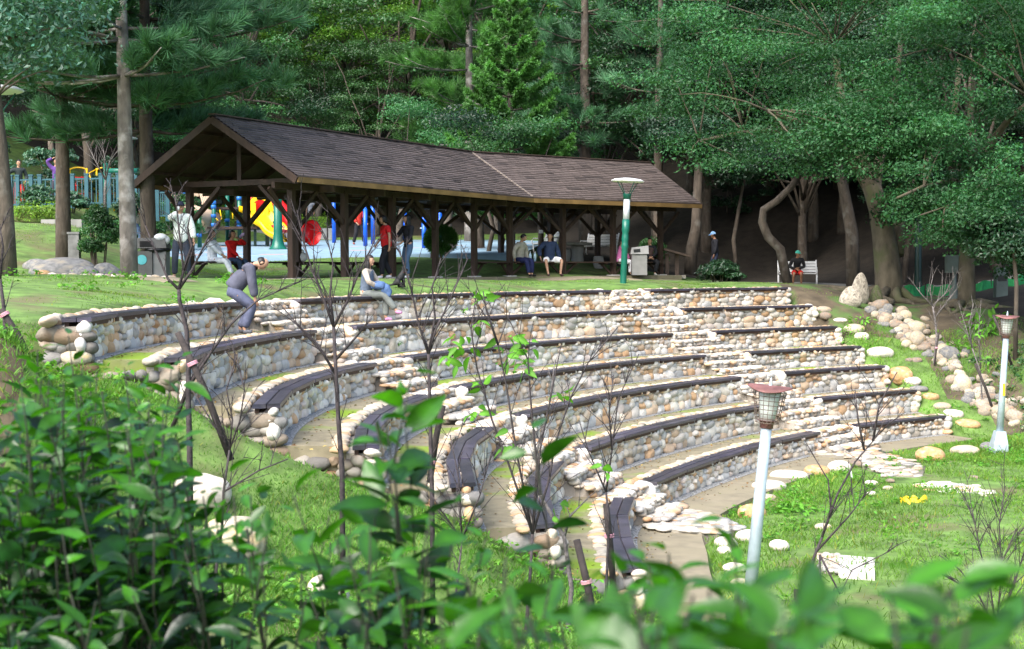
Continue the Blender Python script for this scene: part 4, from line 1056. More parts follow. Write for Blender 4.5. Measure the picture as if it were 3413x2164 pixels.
# ------------------------------------------------------------------ boulders and stones that lie loose
BM = []
for i in range(9):
    V = lump(ICO[4][0] if i < 6 else ICO[3][0], 1, .17, .85)[0]
    BM.append((V, ICO[4][1] if i < 6 else ICO[3][1]))
for i in range(3):
    V = lump(ICO[4][0], 1, .2, .75)[0]; f_ = 1.12 - .62 * np.clip((V[:, 2:3] + 1) / 2, 0, 1) ** 1.4; V[:, :2] *= f_; BM.append((V, ICO[4][1]))
_bm_cache = {}
def bmesh_of(i, mat):
    if (i, mat) not in _bm_cache: _bm_cache[(i, mat)] = mesh_arrays('boulder', BM[i][0], [BM[i][1]], None, (MAT[mat],), True)
    return _bm_cache[(i, mat)]
def boulder(x, yb, w, h, mat, label, group=None, Y=None, deep=.8, tilt=0., sink=.26, name='boulder', cat='boulder', z=None):
    p = hit(x, yb) if Y is None else P(x, yb, Y)
    if Y is not None and z is None: p[2] = g1(p[0], p[1])
    k = p[1] / FPX; W, Hh = w * k, h * k
    o = link(name, bmesh_of(int(rng.integers(0, 6)) if name != 'standing_stone' else int(rng.integers(9, 12)), mat))
    o.scale = (W * .53, W * .5 * deep, Hh * .56); o.rotation_euler = (rng.normal() * .08, tilt, rng.uniform(-.35, .35))
    o.location = (p[0], p[1] + W * .25, p[2] + Hh * (.5 - sink))
    return tag(o, label, cat, group)
GB = 'boulders edging the grass'
for a in [(2748, 1046, 50, 24, 'boulder', 'tan boulder beside the right end of the second terrace'), (2752, 1064, 36, 24, 'boulder', 'small tan boulder tucked below a larger one beside the second terrace'),
          (2802, 1082, 42, 18, 'pale_boulder', 'flat pale boulder beside the right end of the third terrace'), (2850, 1112, 66, 36, 'boulder', 'brown boulder half hidden by bright weeds'),
          (2873, 1138, 46, 27, 'pale_boulder', 'pinkish pale boulder near the right end of the fourth terrace'), (2935, 1188, 78, 36, 'pale_boulder', 'long pale boulder with brown stain right of the fourth terrace'),
          (3007, 1266, 80, 54, 'orange_boulder', 'big round yellowish boulder right of the fifth terrace'), (3044, 1288, 64, 28, 'pale_boulder', 'long pale boulder just below the big yellowish one'),
          (3064, 1306, 58, 22, 'grey_rock', 'flat grey-brown boulder at the end of the sixth bench'), (3104, 1342, 54, 28, 'orange_boulder', 'orange-patched boulder right of the sixth terrace'),
          (3140, 1372, 54, 22, 'boulder', 'low brown boulder above the white one by the lowest terrace'), (3178, 1394, 64, 30, 'pale_boulder', 'rounded white boulder right of the lowest bench'),
          (3228, 1434, 76, 36, 'orange_boulder', 'long orange boulder leaning in the weeds by the lowest wall'), (3106, 1536, 84, 58, 'orange_boulder', 'large smooth tan boulder in front of the lowest terrace'),
          (3222, 1516, 92, 38, 'boulder', 'wide brown boulder left of the right-hand lamp foot'), (3303, 1500, 62, 30, 'grey_rock', 'purplish grey boulder touching the foot of the right-hand lamp'),
          (2724, 1584, 80, 38, 'orange_boulder', 'yellow-orange boulder at the lawn edge'), (2798, 1572, 66, 40, 'pale_boulder', 'cream boulder beside the yellow-orange one at the lawn edge'),
          (2864, 1556, 56, 22, 'boulder', 'brown boulder by the cobbled apron'), (2630, 1600, 118, 36, 'pale_boulder', 'broad white boulder at the lawn edge'),
          (2568, 1640, 112, 42, 'pale_boulder', 'white boulder beside the near lamp pole'), (2554, 1672, 64, 26, 'boulder', 'pinkish boulder behind the near lamp pole'),
          (2508, 1732, 88, 60, 'orange_boulder', 'bright orange boulder left of the near lamp pole'), (2422, 1824, 72, 40, 'pale_boulder', 'white boulder on the grass left of the near lamp pole'),
          (2418, 1846, 54, 26, 'pale_boulder', 'small white boulder below the larger white one'), (2450, 1908, 68, 36, 'pale_boulder', 'pale boulder in the grass left of the lamp foot'),
          (2470, 1962, 70, 34, 'boulder', 'pink-brown boulder near the foot of the near lamp'), (2600, 1838, 64, 38, 'pale_boulder', 'pale block-like boulder right of the near lamp pole'),
          (2498, 1804, 84, 44, 'pale_boulder', 'cobbled pale boulder behind the near lamp pole'), (3248, 1600, 34, 16, 'boulder', 'small brown stone in the weeds below the wide boulder'),
          (2745, 1770, 52, 24, 'boulder', 'half-buried brown stone beside the cut stump'), (2300, 1790, 36, 17, 'pale_boulder', 'small white stone at the edge of the cobbled apron'), (2342, 1790, 36, 17, 'pale_boulder', 'second small white stone beside the first at the apron edge'),
          (2905, 1618, 40, 16, 'pale_boulder', 'pale stone in the lawn left of the yellow tape'), (2962, 1636, 36, 16, 'boulder', 'tan stone in the lawn beside the yellow tape'), (2905, 1652, 32, 16, 'pale_boulder', 'pale stone sunk in the lawn'), (2968, 1610, 26, 12, 'boulder', 'tiny brown stone in the lawn'),
          (655, 1705, 190, 120, 'pale_boulder', 'large whitish boulder behind the foreground leaves'), (770, 1860, 230, 150, 'boulder', 'big brown boulder behind the foreground leaves'), (560, 2050, 130, 90, 'boulder', 'tan boulder low in the leaves at lower left'),
          (1090, 2010, 130, 110, 'pale_boulder', 'pale boulder at the bottom behind the leaves'), (160, 1160, 75, 50, 'boulder', 'rounded boulder at the foot of the topmost wall end'), (245, 1225, 100, 50, 'boulder', 'brown boulder under the end of the topmost wall'),
          (460, 1245, 80, 44, 'boulder', 'dark tan boulder under the end of the second terrace'), (570, 1290, 90, 45, 'orange_boulder', 'russet boulder under the end of the second bench'), (880, 1440, 110, 60, 'boulder', 'large boulder under the end of the third bench')]:
    boulder(*a, group=GB)
# stones along the path at the left, rocks between the conifers
for i in range(16):
    x = 165 + i * 27 + rng.uniform(-8, 8); boulder(x, 943 + i * 1.2, rng.uniform(20, 34), rng.uniform(10, 16), ['pale_boulder', 'boulder'][i % 2], 'pale stone in the row edging the path at upper left', 'stones edging the left path', Y=31)
boulder(190, 918, 190, 78, 'grey_rock', 'big flat-topped grey slab rock between the conifers', Y=33.5, deep=.6)
boulder(272, 930, 90, 48, 'grey_rock', 'smaller grey block in front of the slab rock', Y=32.5)
boulder(355, 930, 84, 66, 'grey_rock', 'tilted dark grey rock beside the pale conifer trunk', Y=33, tilt=.35)
boulder(118, 846, 92, 48, 'grey_rock', 'rounded brown-grey rock behind the slab rock', Y=37)
boulder(140, 922, 50, 26, 'orange_boulder', 'yellowish stone at the foot of the slab rock', Y=32)
# standing stones
boulder(2843, 1016, 80, 68, 'standing_stone', 'shorter broad standing stone with rounded top', Y=42.0, deep=.55, sink=.05, name='standing_stone', cat='standing stone')
boulder(2872, 1003, 68, 106, 'standing_stone', 'tallest pale standing stone with streaked face', Y=42.9, deep=.55, sink=.05, name='standing_stone', cat='standing stone')
boulder(2925, 1000, 44, 62, 'moss_rock', 'mossy green standing stone beside the massive trunk', Y=43.3, deep=.6, sink=.05, name='standing_stone', cat='standing stone')
boulder(2905, 1016, 40, 28, 'grey_rock', 'dark round stone at the foot of the standing stones', Y=41.8)
boulder(2952, 1020, 38, 32, 'boulder', 'tan round stone at the top of the stone channel', Y=41.6)
boulder(2948, 1040, 44, 18, 'grey_rock', 'flat capstone bridging the head of the stone channel', Y=41.0)
# dry stone channel running down the right-hand slope
line = np.array([(2945, 1050), (2985, 1085), (3040, 1120), (3100, 1165), (3160, 1215), (3205, 1270), (3265, 1330), (3330, 1375), (3420, 1425)], float)
seg_l = np.r_[0, np.cumsum(np.linalg.norm(np.diff(line, axis=0), axis=1))]
SM = ['boulder', 'boulder', 'standing_stone', 'grey_rock', 'boulder']
for i in range(210):
    s = rng.uniform(0, seg_l[-1]); f = s / seg_l[-1]; x = np.interp(s, seg_l, line[:, 0]) + rng.normal() * (24 + 16 * f); y = np.interp(s, seg_l, line[:, 1]) + rng.normal() * 17
    w = rng.uniform(18, 38) * (1.7 if i % 9 == 0 else 1)
    boulder(x, y, w, w * rng.uniform(.5, .85), SM[rng.integers(0, 5)], 'tumbled stone in the dry stone channel on the right slope', 'stones of the dry channel', tilt=rng.uniform(-.4, .4), sink=.08, name='channel_stone', cat='stone')
boulder(3168, 1212, 62, 52, 'grey_rock', 'large dark round stone in the middle of the channel', sink=.0)
boulder(3060, 1162, 50, 50, 'boulder', 'upright tan stone on the left bank of the channel', tilt=.5, sink=.0)
boulder(3212, 1308, 60, 54, 'boulder', 'slanting brown slab at the lower part of the channel', tilt=.7, sink=.0)
boulder(3390, 1410, 66, 44, 'boulder', 'tan boulder at the right edge below the channel', tilt=.4)

# ------------------------------------------------------------------ lamps
def basket_lamp(base, tilt_dx, H, label, ph=1.):
    t = thing('garden_lamp', base, label, 'lamp')
    b = np.array(base, float); top = b + np.array([tilt_dx, 0, H]); ax = norm(top - b)
    def at(h): return b + ax * h
    q = H - .42
    m = MB(); m.tube([at(.3), at(q * .5), at(q)], [.075, .068, .06], 20, col=(1, 1, 1)); m.build('pole', MAT['galv'], t, True)
    m = MB(); R = np.stack([norm(np.cross(np.array([0, 1., 0]), ax)), np.array([0, 1., 0]), ax], 1)
    V = []
    for hw, h in ((.16, -.15), (.15, .06 * ph), (.10, .34 * ph)): V += [at(h) + R @ np.array([sx * hw, sy * hw, 0]) for sx, sy in ((-1, -1), (1, -1), (1, 1), (-1, 1))]
    F = [[8, 9, 10, 11]] + [[l * 4 + j, l * 4 + (j + 1) % 4, l * 4 + 4 + (j + 1) % 4, l * 4 + 4 + j] for l in (0, 1) for j in range(4)]
    m.add(V, F); m.build('pedestal', MAT['galv'], t)
    m = MB(); m.lathe([(.03, -.04), (.075, -.03), (.078, .03), (.10, .05), (.12, .055), (.0, .056)], at(q), 18, ax); m.build('lamp_socket', MAT['rust'], t, True)
    m = MB(); m.lathe([(.0, 0), (.085, .0), (.095, .1), (.115, .22), (.13, .33), (.0, .34)], at(q + .055), 20, ax); sh = m.build('lamp_shade', MAT['frosted'], t, True)
    m = MB()
    for k in range(18):
        a = 2 * PI * k / 18; d = R @ np.array([math.cos(a), math.sin(a), 0]); m.tube([at(q + .03) + d * .13, at(q + .12) + d * .145, at(q + .385) + d * .185], .0042, 5)
    for h in np.linspace(.03, .385, 8):
        r = np.interp(h, [.03, .12, .385], [.13, .145, .185]); th = np.linspace(0, 2 * PI, 25)
        m.tube(np.array([at(q + h) + R @ np.array([r * math.cos(a), r * math.sin(a), 0]) for a in th]), .0042, 4, False)
    m.build('wire_basket', MAT['wire'], t)
    m = MB(); c = at(q + .42); n = 36; th = np.arange(n) * 2 * PI / n
    V, F = [], []
    for r, z in ((0, .035), (.13, .03), (.22, .012), (.255, -.004), (.255, -.012), (.2, .0), (0, .018)):
        V += [c + R @ np.array([r * math.cos(a), r * math.sin(a), z + (.03 * math.cos(2 * a + .6) * (r / .255) ** 2)]) for a in th]
    for l in range(6): F += [[l * n + j, l * n + (j + 1) % n, (l + 1) * n + (j + 1) % n, (l + 1) * n + j] for j in range(n)]
    m.add(V, F); m.build('cap', MAT['rust'], t, True)
    m = MB(); m.lathe([(.022, 0), (.016, .05), (.006, .09), (0, .1)], at(q + .45), 10, ax); m.build('finial', MAT['galv'], t, True)
    return t
bp = P(2487, 2112, 17.0); l1 = basket_lamp(bp, .27, 2.80, 'nearer garden lamp with rusty dished cap and wire basket on the lawn', .25)
bp = P(3329, 1490, 31.9); l2 = basket_lamp(bp, .16, 2.76, 'farther garden lamp with rusty cap and yellow sticker beside the right slope')
m = MB(); q = bp + np.array([.075, -.075, 1.22]); m.box(q, (.05, .012, .26)); o = m.build('sticker', MAT['sign_yellow'], l2)
def disc_lamp(base, H, label, tilt=0., r=.44, mat='green_paint'):
    t = thing('street_lamp', base, label, 'street lamp'); b = np.array(base, float); ax = norm(np.array([tilt, 0, H])); s = H / 2.76
    R = np.stack([norm(np.cross(np.array([0, 1., 0]), ax)), np.array([0, 1., 0]), ax], 1)
    m = MB(); m.lathe(np.array([(.085, -.05), (.085, .95), (.105, 1.0), (.088, 1.06), (.088, 1.14), (.098, 1.2), (.09, 1.28), (.082, 1.36), (.1, 1.42), (.1, 1.72), (.0, 1.721)]) * s, b, 24, ax); m.build('pole', MAT[mat], t, True)
    m = MB(); m.lathe(np.array([(.0, 1.722), (.086, 1.722), (.088, 2.26), (0, 2.262)]) * s, b, 24, ax); m.build('lamp_tube', MAT['clear_tube'], t, True)
    m = MB(); m.lathe(np.array([(.03, 1.73), (.03, 2.25)]) * s + np.array([.061 * s, 0]), b, 24, ax)
    m = MB(); m.lathe(np.array([(.0, 2.264), (.1, 2.264), (.11, 2.38), (.125, 2.40), (.0, 2.402)]) * s, b, 24, ax); m.build('collar', MAT[mat], t, True)
    for k in range(4):
        a = 2 * PI * k / 4 + .5; d = R @ np.array([math.cos(a), math.sin(a), 0]); m = MB(); m.tube([b + ax * 2.38 * s + d * .09 * s, b + ax * 2.71 * s + d * r * .72 * s], .012 * s, 7); m.build('strut', MAT[mat], t, True)
    m = MB(); m.lathe(np.array([(0, 2.70), (r * .9, 2.715), (r, 2.735), (r, 2.75), (r * .8, 2.79), (r * .3, 2.82), (0, 2.825)]) * s, b, 36, ax); m.build('lamp_disc', MAT['lamp_disc'], t, True)
    return t
bp = P(2077, 944, 40.6); bp[2] = g1(bp[0], bp[1]) - .02; disc_lamp(bp, 2.78, 'green lamp post with white disc top in front of the pavilion', .13)
bp = P(-12, 900, 31); bp[2] = g1(bp[0], bp[1]); disc_lamp(bp, HC + (903 - 296) * 31 / FPX - bp[2], 'lamp post at the left edge with only its white disc showing', 0)
bp = P(437, 800, 66); bp[2] = g1(bp[0], bp[1]); disc_lamp(bp, HC + (905 - 470) * 66 / FPX - bp[2] + .1, 'distant lamp post with white disc between the conifer trunks', 0, .3)
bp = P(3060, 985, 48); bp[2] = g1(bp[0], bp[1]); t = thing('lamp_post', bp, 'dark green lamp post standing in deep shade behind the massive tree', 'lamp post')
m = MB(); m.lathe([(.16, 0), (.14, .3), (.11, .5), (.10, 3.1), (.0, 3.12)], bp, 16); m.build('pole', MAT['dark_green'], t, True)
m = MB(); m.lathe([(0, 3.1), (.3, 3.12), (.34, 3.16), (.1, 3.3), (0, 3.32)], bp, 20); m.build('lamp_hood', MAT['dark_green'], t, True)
# electric box on a post, cabinet, netting
bp = P(3180, 1000, 44.6); bp[2] = g1(bp[0], bp[1]); t = thing('electric_box', bp, 'grey-green electric box on a post beside the exposed-root tree', 'electric box')
m = MB(); m.lathe([(.2, -.1), (.18, .05), (.07, .5), (.065, 1.0), (0, 1.01)], bp, 12); m.build('post', MAT['box_green'], t, True)
m = MB(); m.box(bp + np.array([-.08, -.02, 1.12]), (.36, .2, .52)); m.build('cabinet', MAT['box_green'], t)
m = MB(); m.box(bp + np.array([-.08, -.128, 1.12]), (.3, .015, .44)); m.build('door', MAT['box_green'], t)
bp = P(3335, 955, 45); bp[2] = g1(bp[0], bp[1]); t = thing('utility_cabinet', bp, 'shaded grey utility cabinet behind the right-edge tree', 'cabinet')
m = MB(); m.box(bp + UP * .42, (.34, .3, .9)); m.build('body', MAT['box_green'], t)
m = MB(); m.box(bp + np.array([0, -.155, .55]), (.26, .02, .16)); m.build('vent', MAT['black'], t)
ne = thing('green_netting', P(3200, 980, 47), 'low band of green netting stretched across the shaded ground at right', 'netting')
m = MB(); px = np.linspace(2960, 3460, 40); V = []
for i, x in enumerate(px):
    q = P(x, 0, 47.5 + .25 * math.sin(i * .7)); z = g1(q[0], q[1]); V += [(q[0], q[1], z - .05), (q[0], q[1] + .05 * math.sin(i), z + .30 + .05 * math.sin(i * 1.3)), (q[0], q[1] + .02, z - .05), (q[0], q[1] + .02 + .05 * math.sin(i), z + .30 + .05 * math.sin(i * 1.3))]
F = []
for i in range(39): a = i * 4; F += [[a, a + 4, a + 5, a + 1], [a + 2, a + 3, a + 7, a + 6], [a + 1, a + 5, a + 7, a + 3]]
m.add(V, F); m.build('net', MAT['netting'], ne)
for x in (2985, 3090, 3200, 3310, 3420):
    q = P(x, 0, 47.6); q[2] = g1(q[0], q[1]); m = MB(); m.tube([q - UP * .1, q + UP * .38], .018, 6); m.build('peg', MAT['stake'], ne)

# ------------------------------------------------------------------ paths
def path_strip(name, pts, w, mat, lift=.02, n=60):
    pts = np.array(pts, float); L = np.r_[0, np.cumsum(np.linalg.norm(np.diff(pts, axis=0), axis=1))]; s = np.linspace(0, L[-1], n)
    c = np.stack([np.interp(s, L, pts[:, i]) for i in (0, 1)], 1); t = norm(np.gradient(c, axis=0)); nn = np.stack([-t[:, 1], t[:, 0]], 1)
    V = []
    K = 5
    ww = w * (1 + .06 * np.sin(s * 1.7))
    for k in range(K):
        p = c + nn * (k / (K - 1) - .5) * ww[:, None]; z = gz(p[:, 0], p[:, 1]); V.append(np.c_[p, z])
    zc = np.mean([v[:, 2] for v in V], 0)
    V = [np.c_[v[:, :2], np.maximum(v[:, 2], zc - .03) + lift + (.0 if 0 < k < K - 1 else -.12)] for k, v in enumerate(V)]
    V = np.stack(V, 1).reshape(-1, 3)
    F = [[i * K + k, i * K + k + 1, (i + 1) * K + k + 1, (i + 1) * K + k] for i in range(n - 1) for k in range(K - 1)]
    o = link(name, mesh_arrays(name, V, [np.array(F)], None, (MAT[mat],), True)); return tag(o, kind='structure')
f0 = along(0, -.3) - d1 * .5
path_strip('path', [(-22, 30.2), (-14, 31.4), (-10.4, 32.6), (f0[0] - .9, f0[1] - 1.6), (f0[0] + .6, f0[1] - .3)], 1.1, 'pathc')
path_strip('path', [(-8.2, 33.2), (-7.0, 30.2), (-6.3, 29.0)], 1.15, 'pathc', .03)
path_strip('path', [(7.0, 52.0), (9.5, 54.8), (12, 52.0), (15, 49.5), (20, 48)], 1.2, 'grey_path', .03)
q = along(7, -.6); path_strip('path', [tuple(q), (q[0] + .2, q[1] - 1.8), (3.3, 42.2)], .7, 'pathc', .02)
path_strip('path', [tuple(along(k, -1.0)) for k in range(9)], 1.25, 'pathc', .02, 90)
# playground surface and the low wall behind it
px_ = [(-12.6, 49.2), (.4, 50.6), (1.8, 69.6), (-14.5, 69.6)]
def quad_sheet(name, corners, nx_, ny_, mat, lift):
    a, b, c, d = map(np.array, corners); V = []
    for j in range(ny_ + 1):
        for i in range(nx_ + 1):
            s, t_ = i / nx_, j / ny_; p = (a * (1 - s) + b * s) * (1 - t_) + (d * (1 - s) + c * s) * t_; V.append((p[0], p[1], 4.48 + .0454 * (p[1] - 50) + lift))
    F = [[j * (nx_ + 1) + i, j * (nx_ + 1) + i + 1, (j + 1) * (nx_ + 1) + i + 1, (j + 1) * (nx_ + 1) + i] for j in range(ny_) for i in range(nx_)]
    n = len(V); 
    rim = [i for i in range(nx_ + 1)]; V += [(V[i][0], V[i][1], V[i][2] - .4) for i in rim]
    F += [[n + i, n + i + 1, i + 1, i] for i in range(nx_)]
    return tag(link(name, mesh_arrays(name, np.array(V), [np.array(F)], None, (MAT[mat],), True)), kind='structure')
quad_sheet('playground_surface', px_, 20, 20, 'rubber', .03)
def PZ(Y): return 4.48 + .0454 * (Y - 50) + .03
m = MB(); a, b = P(330, 770, 69.8), P(1110, 770, 69.8); zt = a[2]; m.box(((a[0] + b[0]) / 2, 69.8, zt - .3), (b[0] - a[0], .25, .75)); w_ = m.build('planter_wall', MAT['grey_wall']); tag(w_, 'low grey concrete planter wall behind the playground', 'low wall')
m = MB(); a, b = P(140, 738, 44.6), P(275, 738, 44.6); m.box(((a[0] + b[0]) / 2, 44.6, a[2] - .55), (b[0] - a[0], .2, 1.2)); w_ = m.build('kerb_wall', MAT['grey_wall']); tag(w_, 'short low concrete kerb wall on the grass bank at left', 'low wall')
m = MB(); q = P(249, 850, 37); q[2] = g1(q[0], q[1]); hh = (850 - 720) * 37 / FPX; m.box(q + UP * hh / 2, (.26, .2, hh)); m.box(q + UP * (hh + .02), (.3, .24, .05)); tag(m.build('stone_bollard', MAT['grey_rock']), 'square dark bollard beside the dark conifer trunk', 'bollard')

# ------------------------------------------------------------------ teal fence at the back left
t = thing('metal_fence', P(200, 690, 50), 'teal metal railing fence behind the grass bank at left', 'fence')
fx_ = [38, 60, 105, 134, 190, 243, 290, 338, 365, 395, 440]
F3 = [P(x, 696 - .02 * x, 50) for x in fx_]
hh = .98
for q in F3:
    m = MB(); m.box(q + UP * (hh / 2 + .02), (.12, .12, hh + .12)); m.box(q + UP * (hh + .1), (.15, .15, .05)); m.build('post', MAT['teal_paint'], t)
for a, b in zip(F3[:-1], F3[1:]):
    m = MB(); L = b[0] - a[0]
    for h in (.12, hh - .05): m.bar(a + UP * h + np.array([.065, 0, 0]), b + UP * h - np.array([.065, 0, 0]), .05, .05)
    k = max(2, int(L / .14))
    for i in range(1, k): q = a + (b - a) * i / k; m.box(q + UP * (hh / 2 + .03), (.028, .028, hh - .2))
    m.build('rail_panel', MAT['teal_paint'], t)
t = thing('stair_railing', P(480, 720, 49), 'sloping teal railing descending beside the pavilion gable', 'railing')
q0, q1, q2 = P(452, 690, 49), P(525, 735, 49), P(560, 735, 49)
for q in (q0, q1, q2): m = MB(); m.box(q + UP * .5, (.13, .13, 1.05)); m.build('post', MAT['teal_paint'], t)
for a, b in ((q0, q1), (q1, q2)):
    m = MB()
    for h in (.15, .9): m.bar(a + UP * h, b + UP * h, .05, .05)
    for i in range(1, 6): q = a + (b - a) * i / 6; m.box(q + UP * .52, (.025, .025, .74))
    m.build('rail_panel', MAT['teal_paint'], t)
# swing frame and small climbing gyms beyond
q = P(353, 660, 52); t = thing('swing_frame', q, 'green swing frame with hanging chain between the conifer trunks', 'swing')
m = MB(); m.tube([q - UP * 1, P(353, 552, 52)], .085, 12); m.lathe([(0.085, 0), (.085, .06), (.0, .1)], P(353, 552, 52), 12); m.build('post', MAT['green_paint'], t, True)
m = MB(); m.tube([P(353, 570, 52), P(458, 570, 52)], .09, 12); m.build('crossbar', MAT['green_paint'], t, True)
m = MB(); m.tube([P(448, 578, 52), P(447, 660, 52)], .012, 5); m.build('chain', MAT['galv'], t)
for x, lb in ((262, 'yellow and red climbing frame beyond the fence, left of the green post'), (352, 'yellow and red climbing frame beyond the fence, right of the green post')):
    q = P(x, 660, 56); t = thing('climbing_frame', q, lb, 'climbing frame')
    z0 = q[2]
    for dx in (-.32, .32): m = MB(); m.tube([q + np.array([dx, 0, -.5]), q + np.array([dx, 0, 1.1])], .035, 8); m.build('post', MAT['yellow'], t, True)
    m = MB(); th = np.linspace(0, PI, 12); m.tube([q + np.array([-.32 * math.cos(a) - (.0), 0, 1.0 + .12 * math.sin(a)]) for a in th], .03, 7); m.tube([q + np.array([-.32, -.3, .3]), q + np.array([-.55, -.2, .9]), q + np.array([-.32, 0, 1.05])], .03, 7); m.build('hoop', MAT['yellow'], t, True)
    m = MB()
    for h in (.15, .45, .75): m.tube([q + np.array([-.32, 0, h]), q + np.array([.32, 0, h])], .025, 6)
    for dx in (-.1, .12): m.tube([q + np.array([dx, .02, 0]), q + np.array([dx, .02, .8])], .025, 6)
    m.build('rungs', MAT['red'], t, True)

# ------------------------------------------------------------------ the climbing structure with slides
Yp = 60.; k60 = Yp / FPX
base = P(790, 820, Yp); base[2] = PZ(Yp)
t = thing('play_structure', base, 'playground tower with beige, yellow and red slides behind the pavilion', 'play structure')
def gpost(x, ytop, Y, mat='green_paint', r=.085, clamps=()):
    q = P(x, ytop, Y); b = np.array([q[0], q[1], PZ(Y)]); m = MB(); m.tube([b, q], r, 12); o = m.build('post', MAT[mat], t, True)
    for yc in clamps:
        c = P(x, yc, Y); m = MB(); m.lathe([(r + .004, -.07), (r + .022, -.06), (r + .022, .06), (r + .004, .07)], c, 12); m.build('clamp', MAT['blue_clamp'], o, True)
for a in ((612, 625, 61, (645, 668)), (664, 700, 59, (785,)), (712, 640, 60, (660, 676, 690, 720, 750)), (757, 640, 62, (735, 760)), (797, 640, 61, (662, 740, 755)), (925, 690, 63, ()), (890, 700, 62, ())): gpost(a[0], a[1], a[2], clamps=a[3])
def pbox(name, x0, x1, y0, y1, Y, depth, mat):
    a, b = P(x0, y1, Y), P(x1, y0, Y); m = MB(); m.box(((a[0] + b[0]) / 2, Y + depth / 2, (a[2] + b[2]) / 2), (b[0] - a[0], depth, b[2] - a[2])); return m.build(name, MAT[mat], t)
pbox('platform', 690, 856, 755, 764, 60.2, 1.6, 'timber'); pbox('platform', 700, 810, 690, 698, 60.3, 1.2, 'timber'); pbox('platform', 640, 720, 664, 674, 60.6, 1.2, 'timber')
for x in (850, 892, 906): q = P(x, 764, 60.4); m = MB(); m.box(((q[0]), 60.4, (q[2] + PZ(60.4)) / 2), (.1, .1, q[2] - PZ(60.4))); m.build('leg', MAT['dark_green'], t)
pbox('wall_panel', 643, 662, 634, 655, 60.5, .06, 'beige')
m = MB()                                                           # beige slatted roof
for i in range(7):
    x = 662 + i * 6; m.bar(P(x, 632 - 0, 60.4 - .0), P(x + 14, 678, 60.0), .05, .03)
m.bar(P(655, 634, 60.5), P(704, 634, 60.5), .08, .06); m.bar(P(672, 680, 60.), P(704, 680, 60.), .06, .05); m.build('slatted_roof', MAT['beige'], t)
pbox('panel', 555, 585, 650, 690, 60, .06, 'beige')
# red guard rails
m = MB()
for x in (822, 830, 838): m.tube([P(x, 648, 61), P(x, 700, 61)], .03, 7)
m.tube([P(818, 662, 61), P(846, 662, 61)], .03, 7); m.build('guard_rail', MAT['red'], t, True)
m = MB()
for x in (897, 905, 915): m.tube([P(x, 660, 61), P(x, 715, 61)], .035, 7)
m.tube([P(893, 694, 61), P(920, 694, 61)], .03, 7); m.build('guard_rail', MAT['red'], t, True)
m = MB(); m.tube([P(733, 700, 59.6), P(738, 730, 59.5), P(728, 737, 59.5), P(720, 728, 59.5)], .025, 7); m.tube([P(775, 700, 59.6), P(776, 730, 59.6)], .025, 7); m.build('grab_bar', MAT['yellow'], t, True)
# chutes: sweep an open trough along a path
def trough(name, path, width, wall, mat, thick=.05, lip=.05):
    path = np.array(path); s = norm(np.gradient(path, axis=0)); side = norm(np.cross(s, UP)); up = np.cross(side, s)
    prof = [(-.5 * width - lip, wall), (-.5 * width, wall), (-.5 * width + .05, .05), (-.3 * width, 0), (.3 * width, 0), (.5 * width - .05, .05), (.5 * width, wall), (.5 * width + lip, wall), (.5 * width + lip * .8, -.0), (.3 * width, -thick), (-.3 * width, -thick), (-.5 * width - lip * .8, 0)]
    n = len(prof); V = []
    for p, sd, u in zip(path, side, up): V += [p + sd * a + u * b for a, b in prof]
    F = [[i * n + j, i * n + (j + 1) % n, (i + 1) * n + (j + 1) % n, (i + 1) * n + j] for i in range(len(path) - 1) for j in range(n)]
    m = MB(); m.add(V, F); return m.build(name, MAT[mat], t, True)
def smooth(pts, n=26):
    pts = np.array(pts, float); k = np.linspace(0, len(pts) - 1, n); out = np.zeros((n, 3))
    for d in range(3):
        y = pts[:, d]; mm = np.gradient(y); i = np.minimum(k.astype(int), len(pts) - 2); f = k - i
        out[:, d] = (2 * f ** 3 - 3 * f ** 2 + 1) * y[i] + (f ** 3 - 2 * f ** 2 + f) * mm[i] + (-2 * f ** 3 + 3 * f ** 2) * y[i + 1] + (f ** 3 - f ** 2) * mm[i + 1]
    return out
trough('yellow_slide', smooth([P(838, 706, 60.6), P(858, 712, 60.2), P(880, 744, 59.8), P(902, 758, 59.5), P(925, 786, 59.2), P(950, 797, 59), P(968, 797, 58.9)], 40), .95, .22, 'yellow', .12, .1)
m = MB()                                                           # yellow hood over the slide mouth
th = np.linspace(0, PI, 15); V = []
for y_ in (0, .12):
    for r in (.52, .36): V += [P(868, 716, 60.3 + y_) + np.array([r * math.cos(a), 0, .15 + r * math.sin(a) * 1.25]) for a in th] 
F = []
for j in range(14): F += [[j, j + 1, 15 + j + 1, 15 + j], [30 + j, 45 + j, 45 + j + 1, 30 + j + 1], [j, 30 + j, 30 + j + 1, j + 1], [15 + j, 15 + j + 1, 45 + j + 1, 45 + j]]
m.add(V, F); m.box(P(846, 706, 60.36), (.17, .14, .7)); m.box(P(889, 706, 60.36), (.17, .14, .7)); m.build('slide_hood', MAT['yellow'], t)
pbox('back_panel', 852, 884, 668, 712, 60.7, .05, 'red')
pp = smooth([P(922, 690, 61.6), P(945, 715, 61.2), P(968, 745, 60.8), P(995, 768, 60.5), P(1022, 776, 60.2), P(1040, 776, 60.0)], 20)
m = MB(); m.tube(pp, np.r_[np.full(15, .36), np.linspace(.37, .52, 5)], 20, False); m.tube(pp, np.r_[np.full(15, .33), np.linspace(.34, .49, 5)], 20, False)
for i in (5, 10, 15): m.tube(pp[i:i + 2] * 1.0, .395, 20, True)
m.build('red_tube_slide', MAT['red'], t, True)
q = [P(648, 690, 60.2) + np.array([.62 * math.sin(a), -.62 * math.cos(a) + .4, -.9 * f]) for f, a in zip(np.linspace(0, 1.1, 22), np.linspace(-1.2, 3.0, 22))]
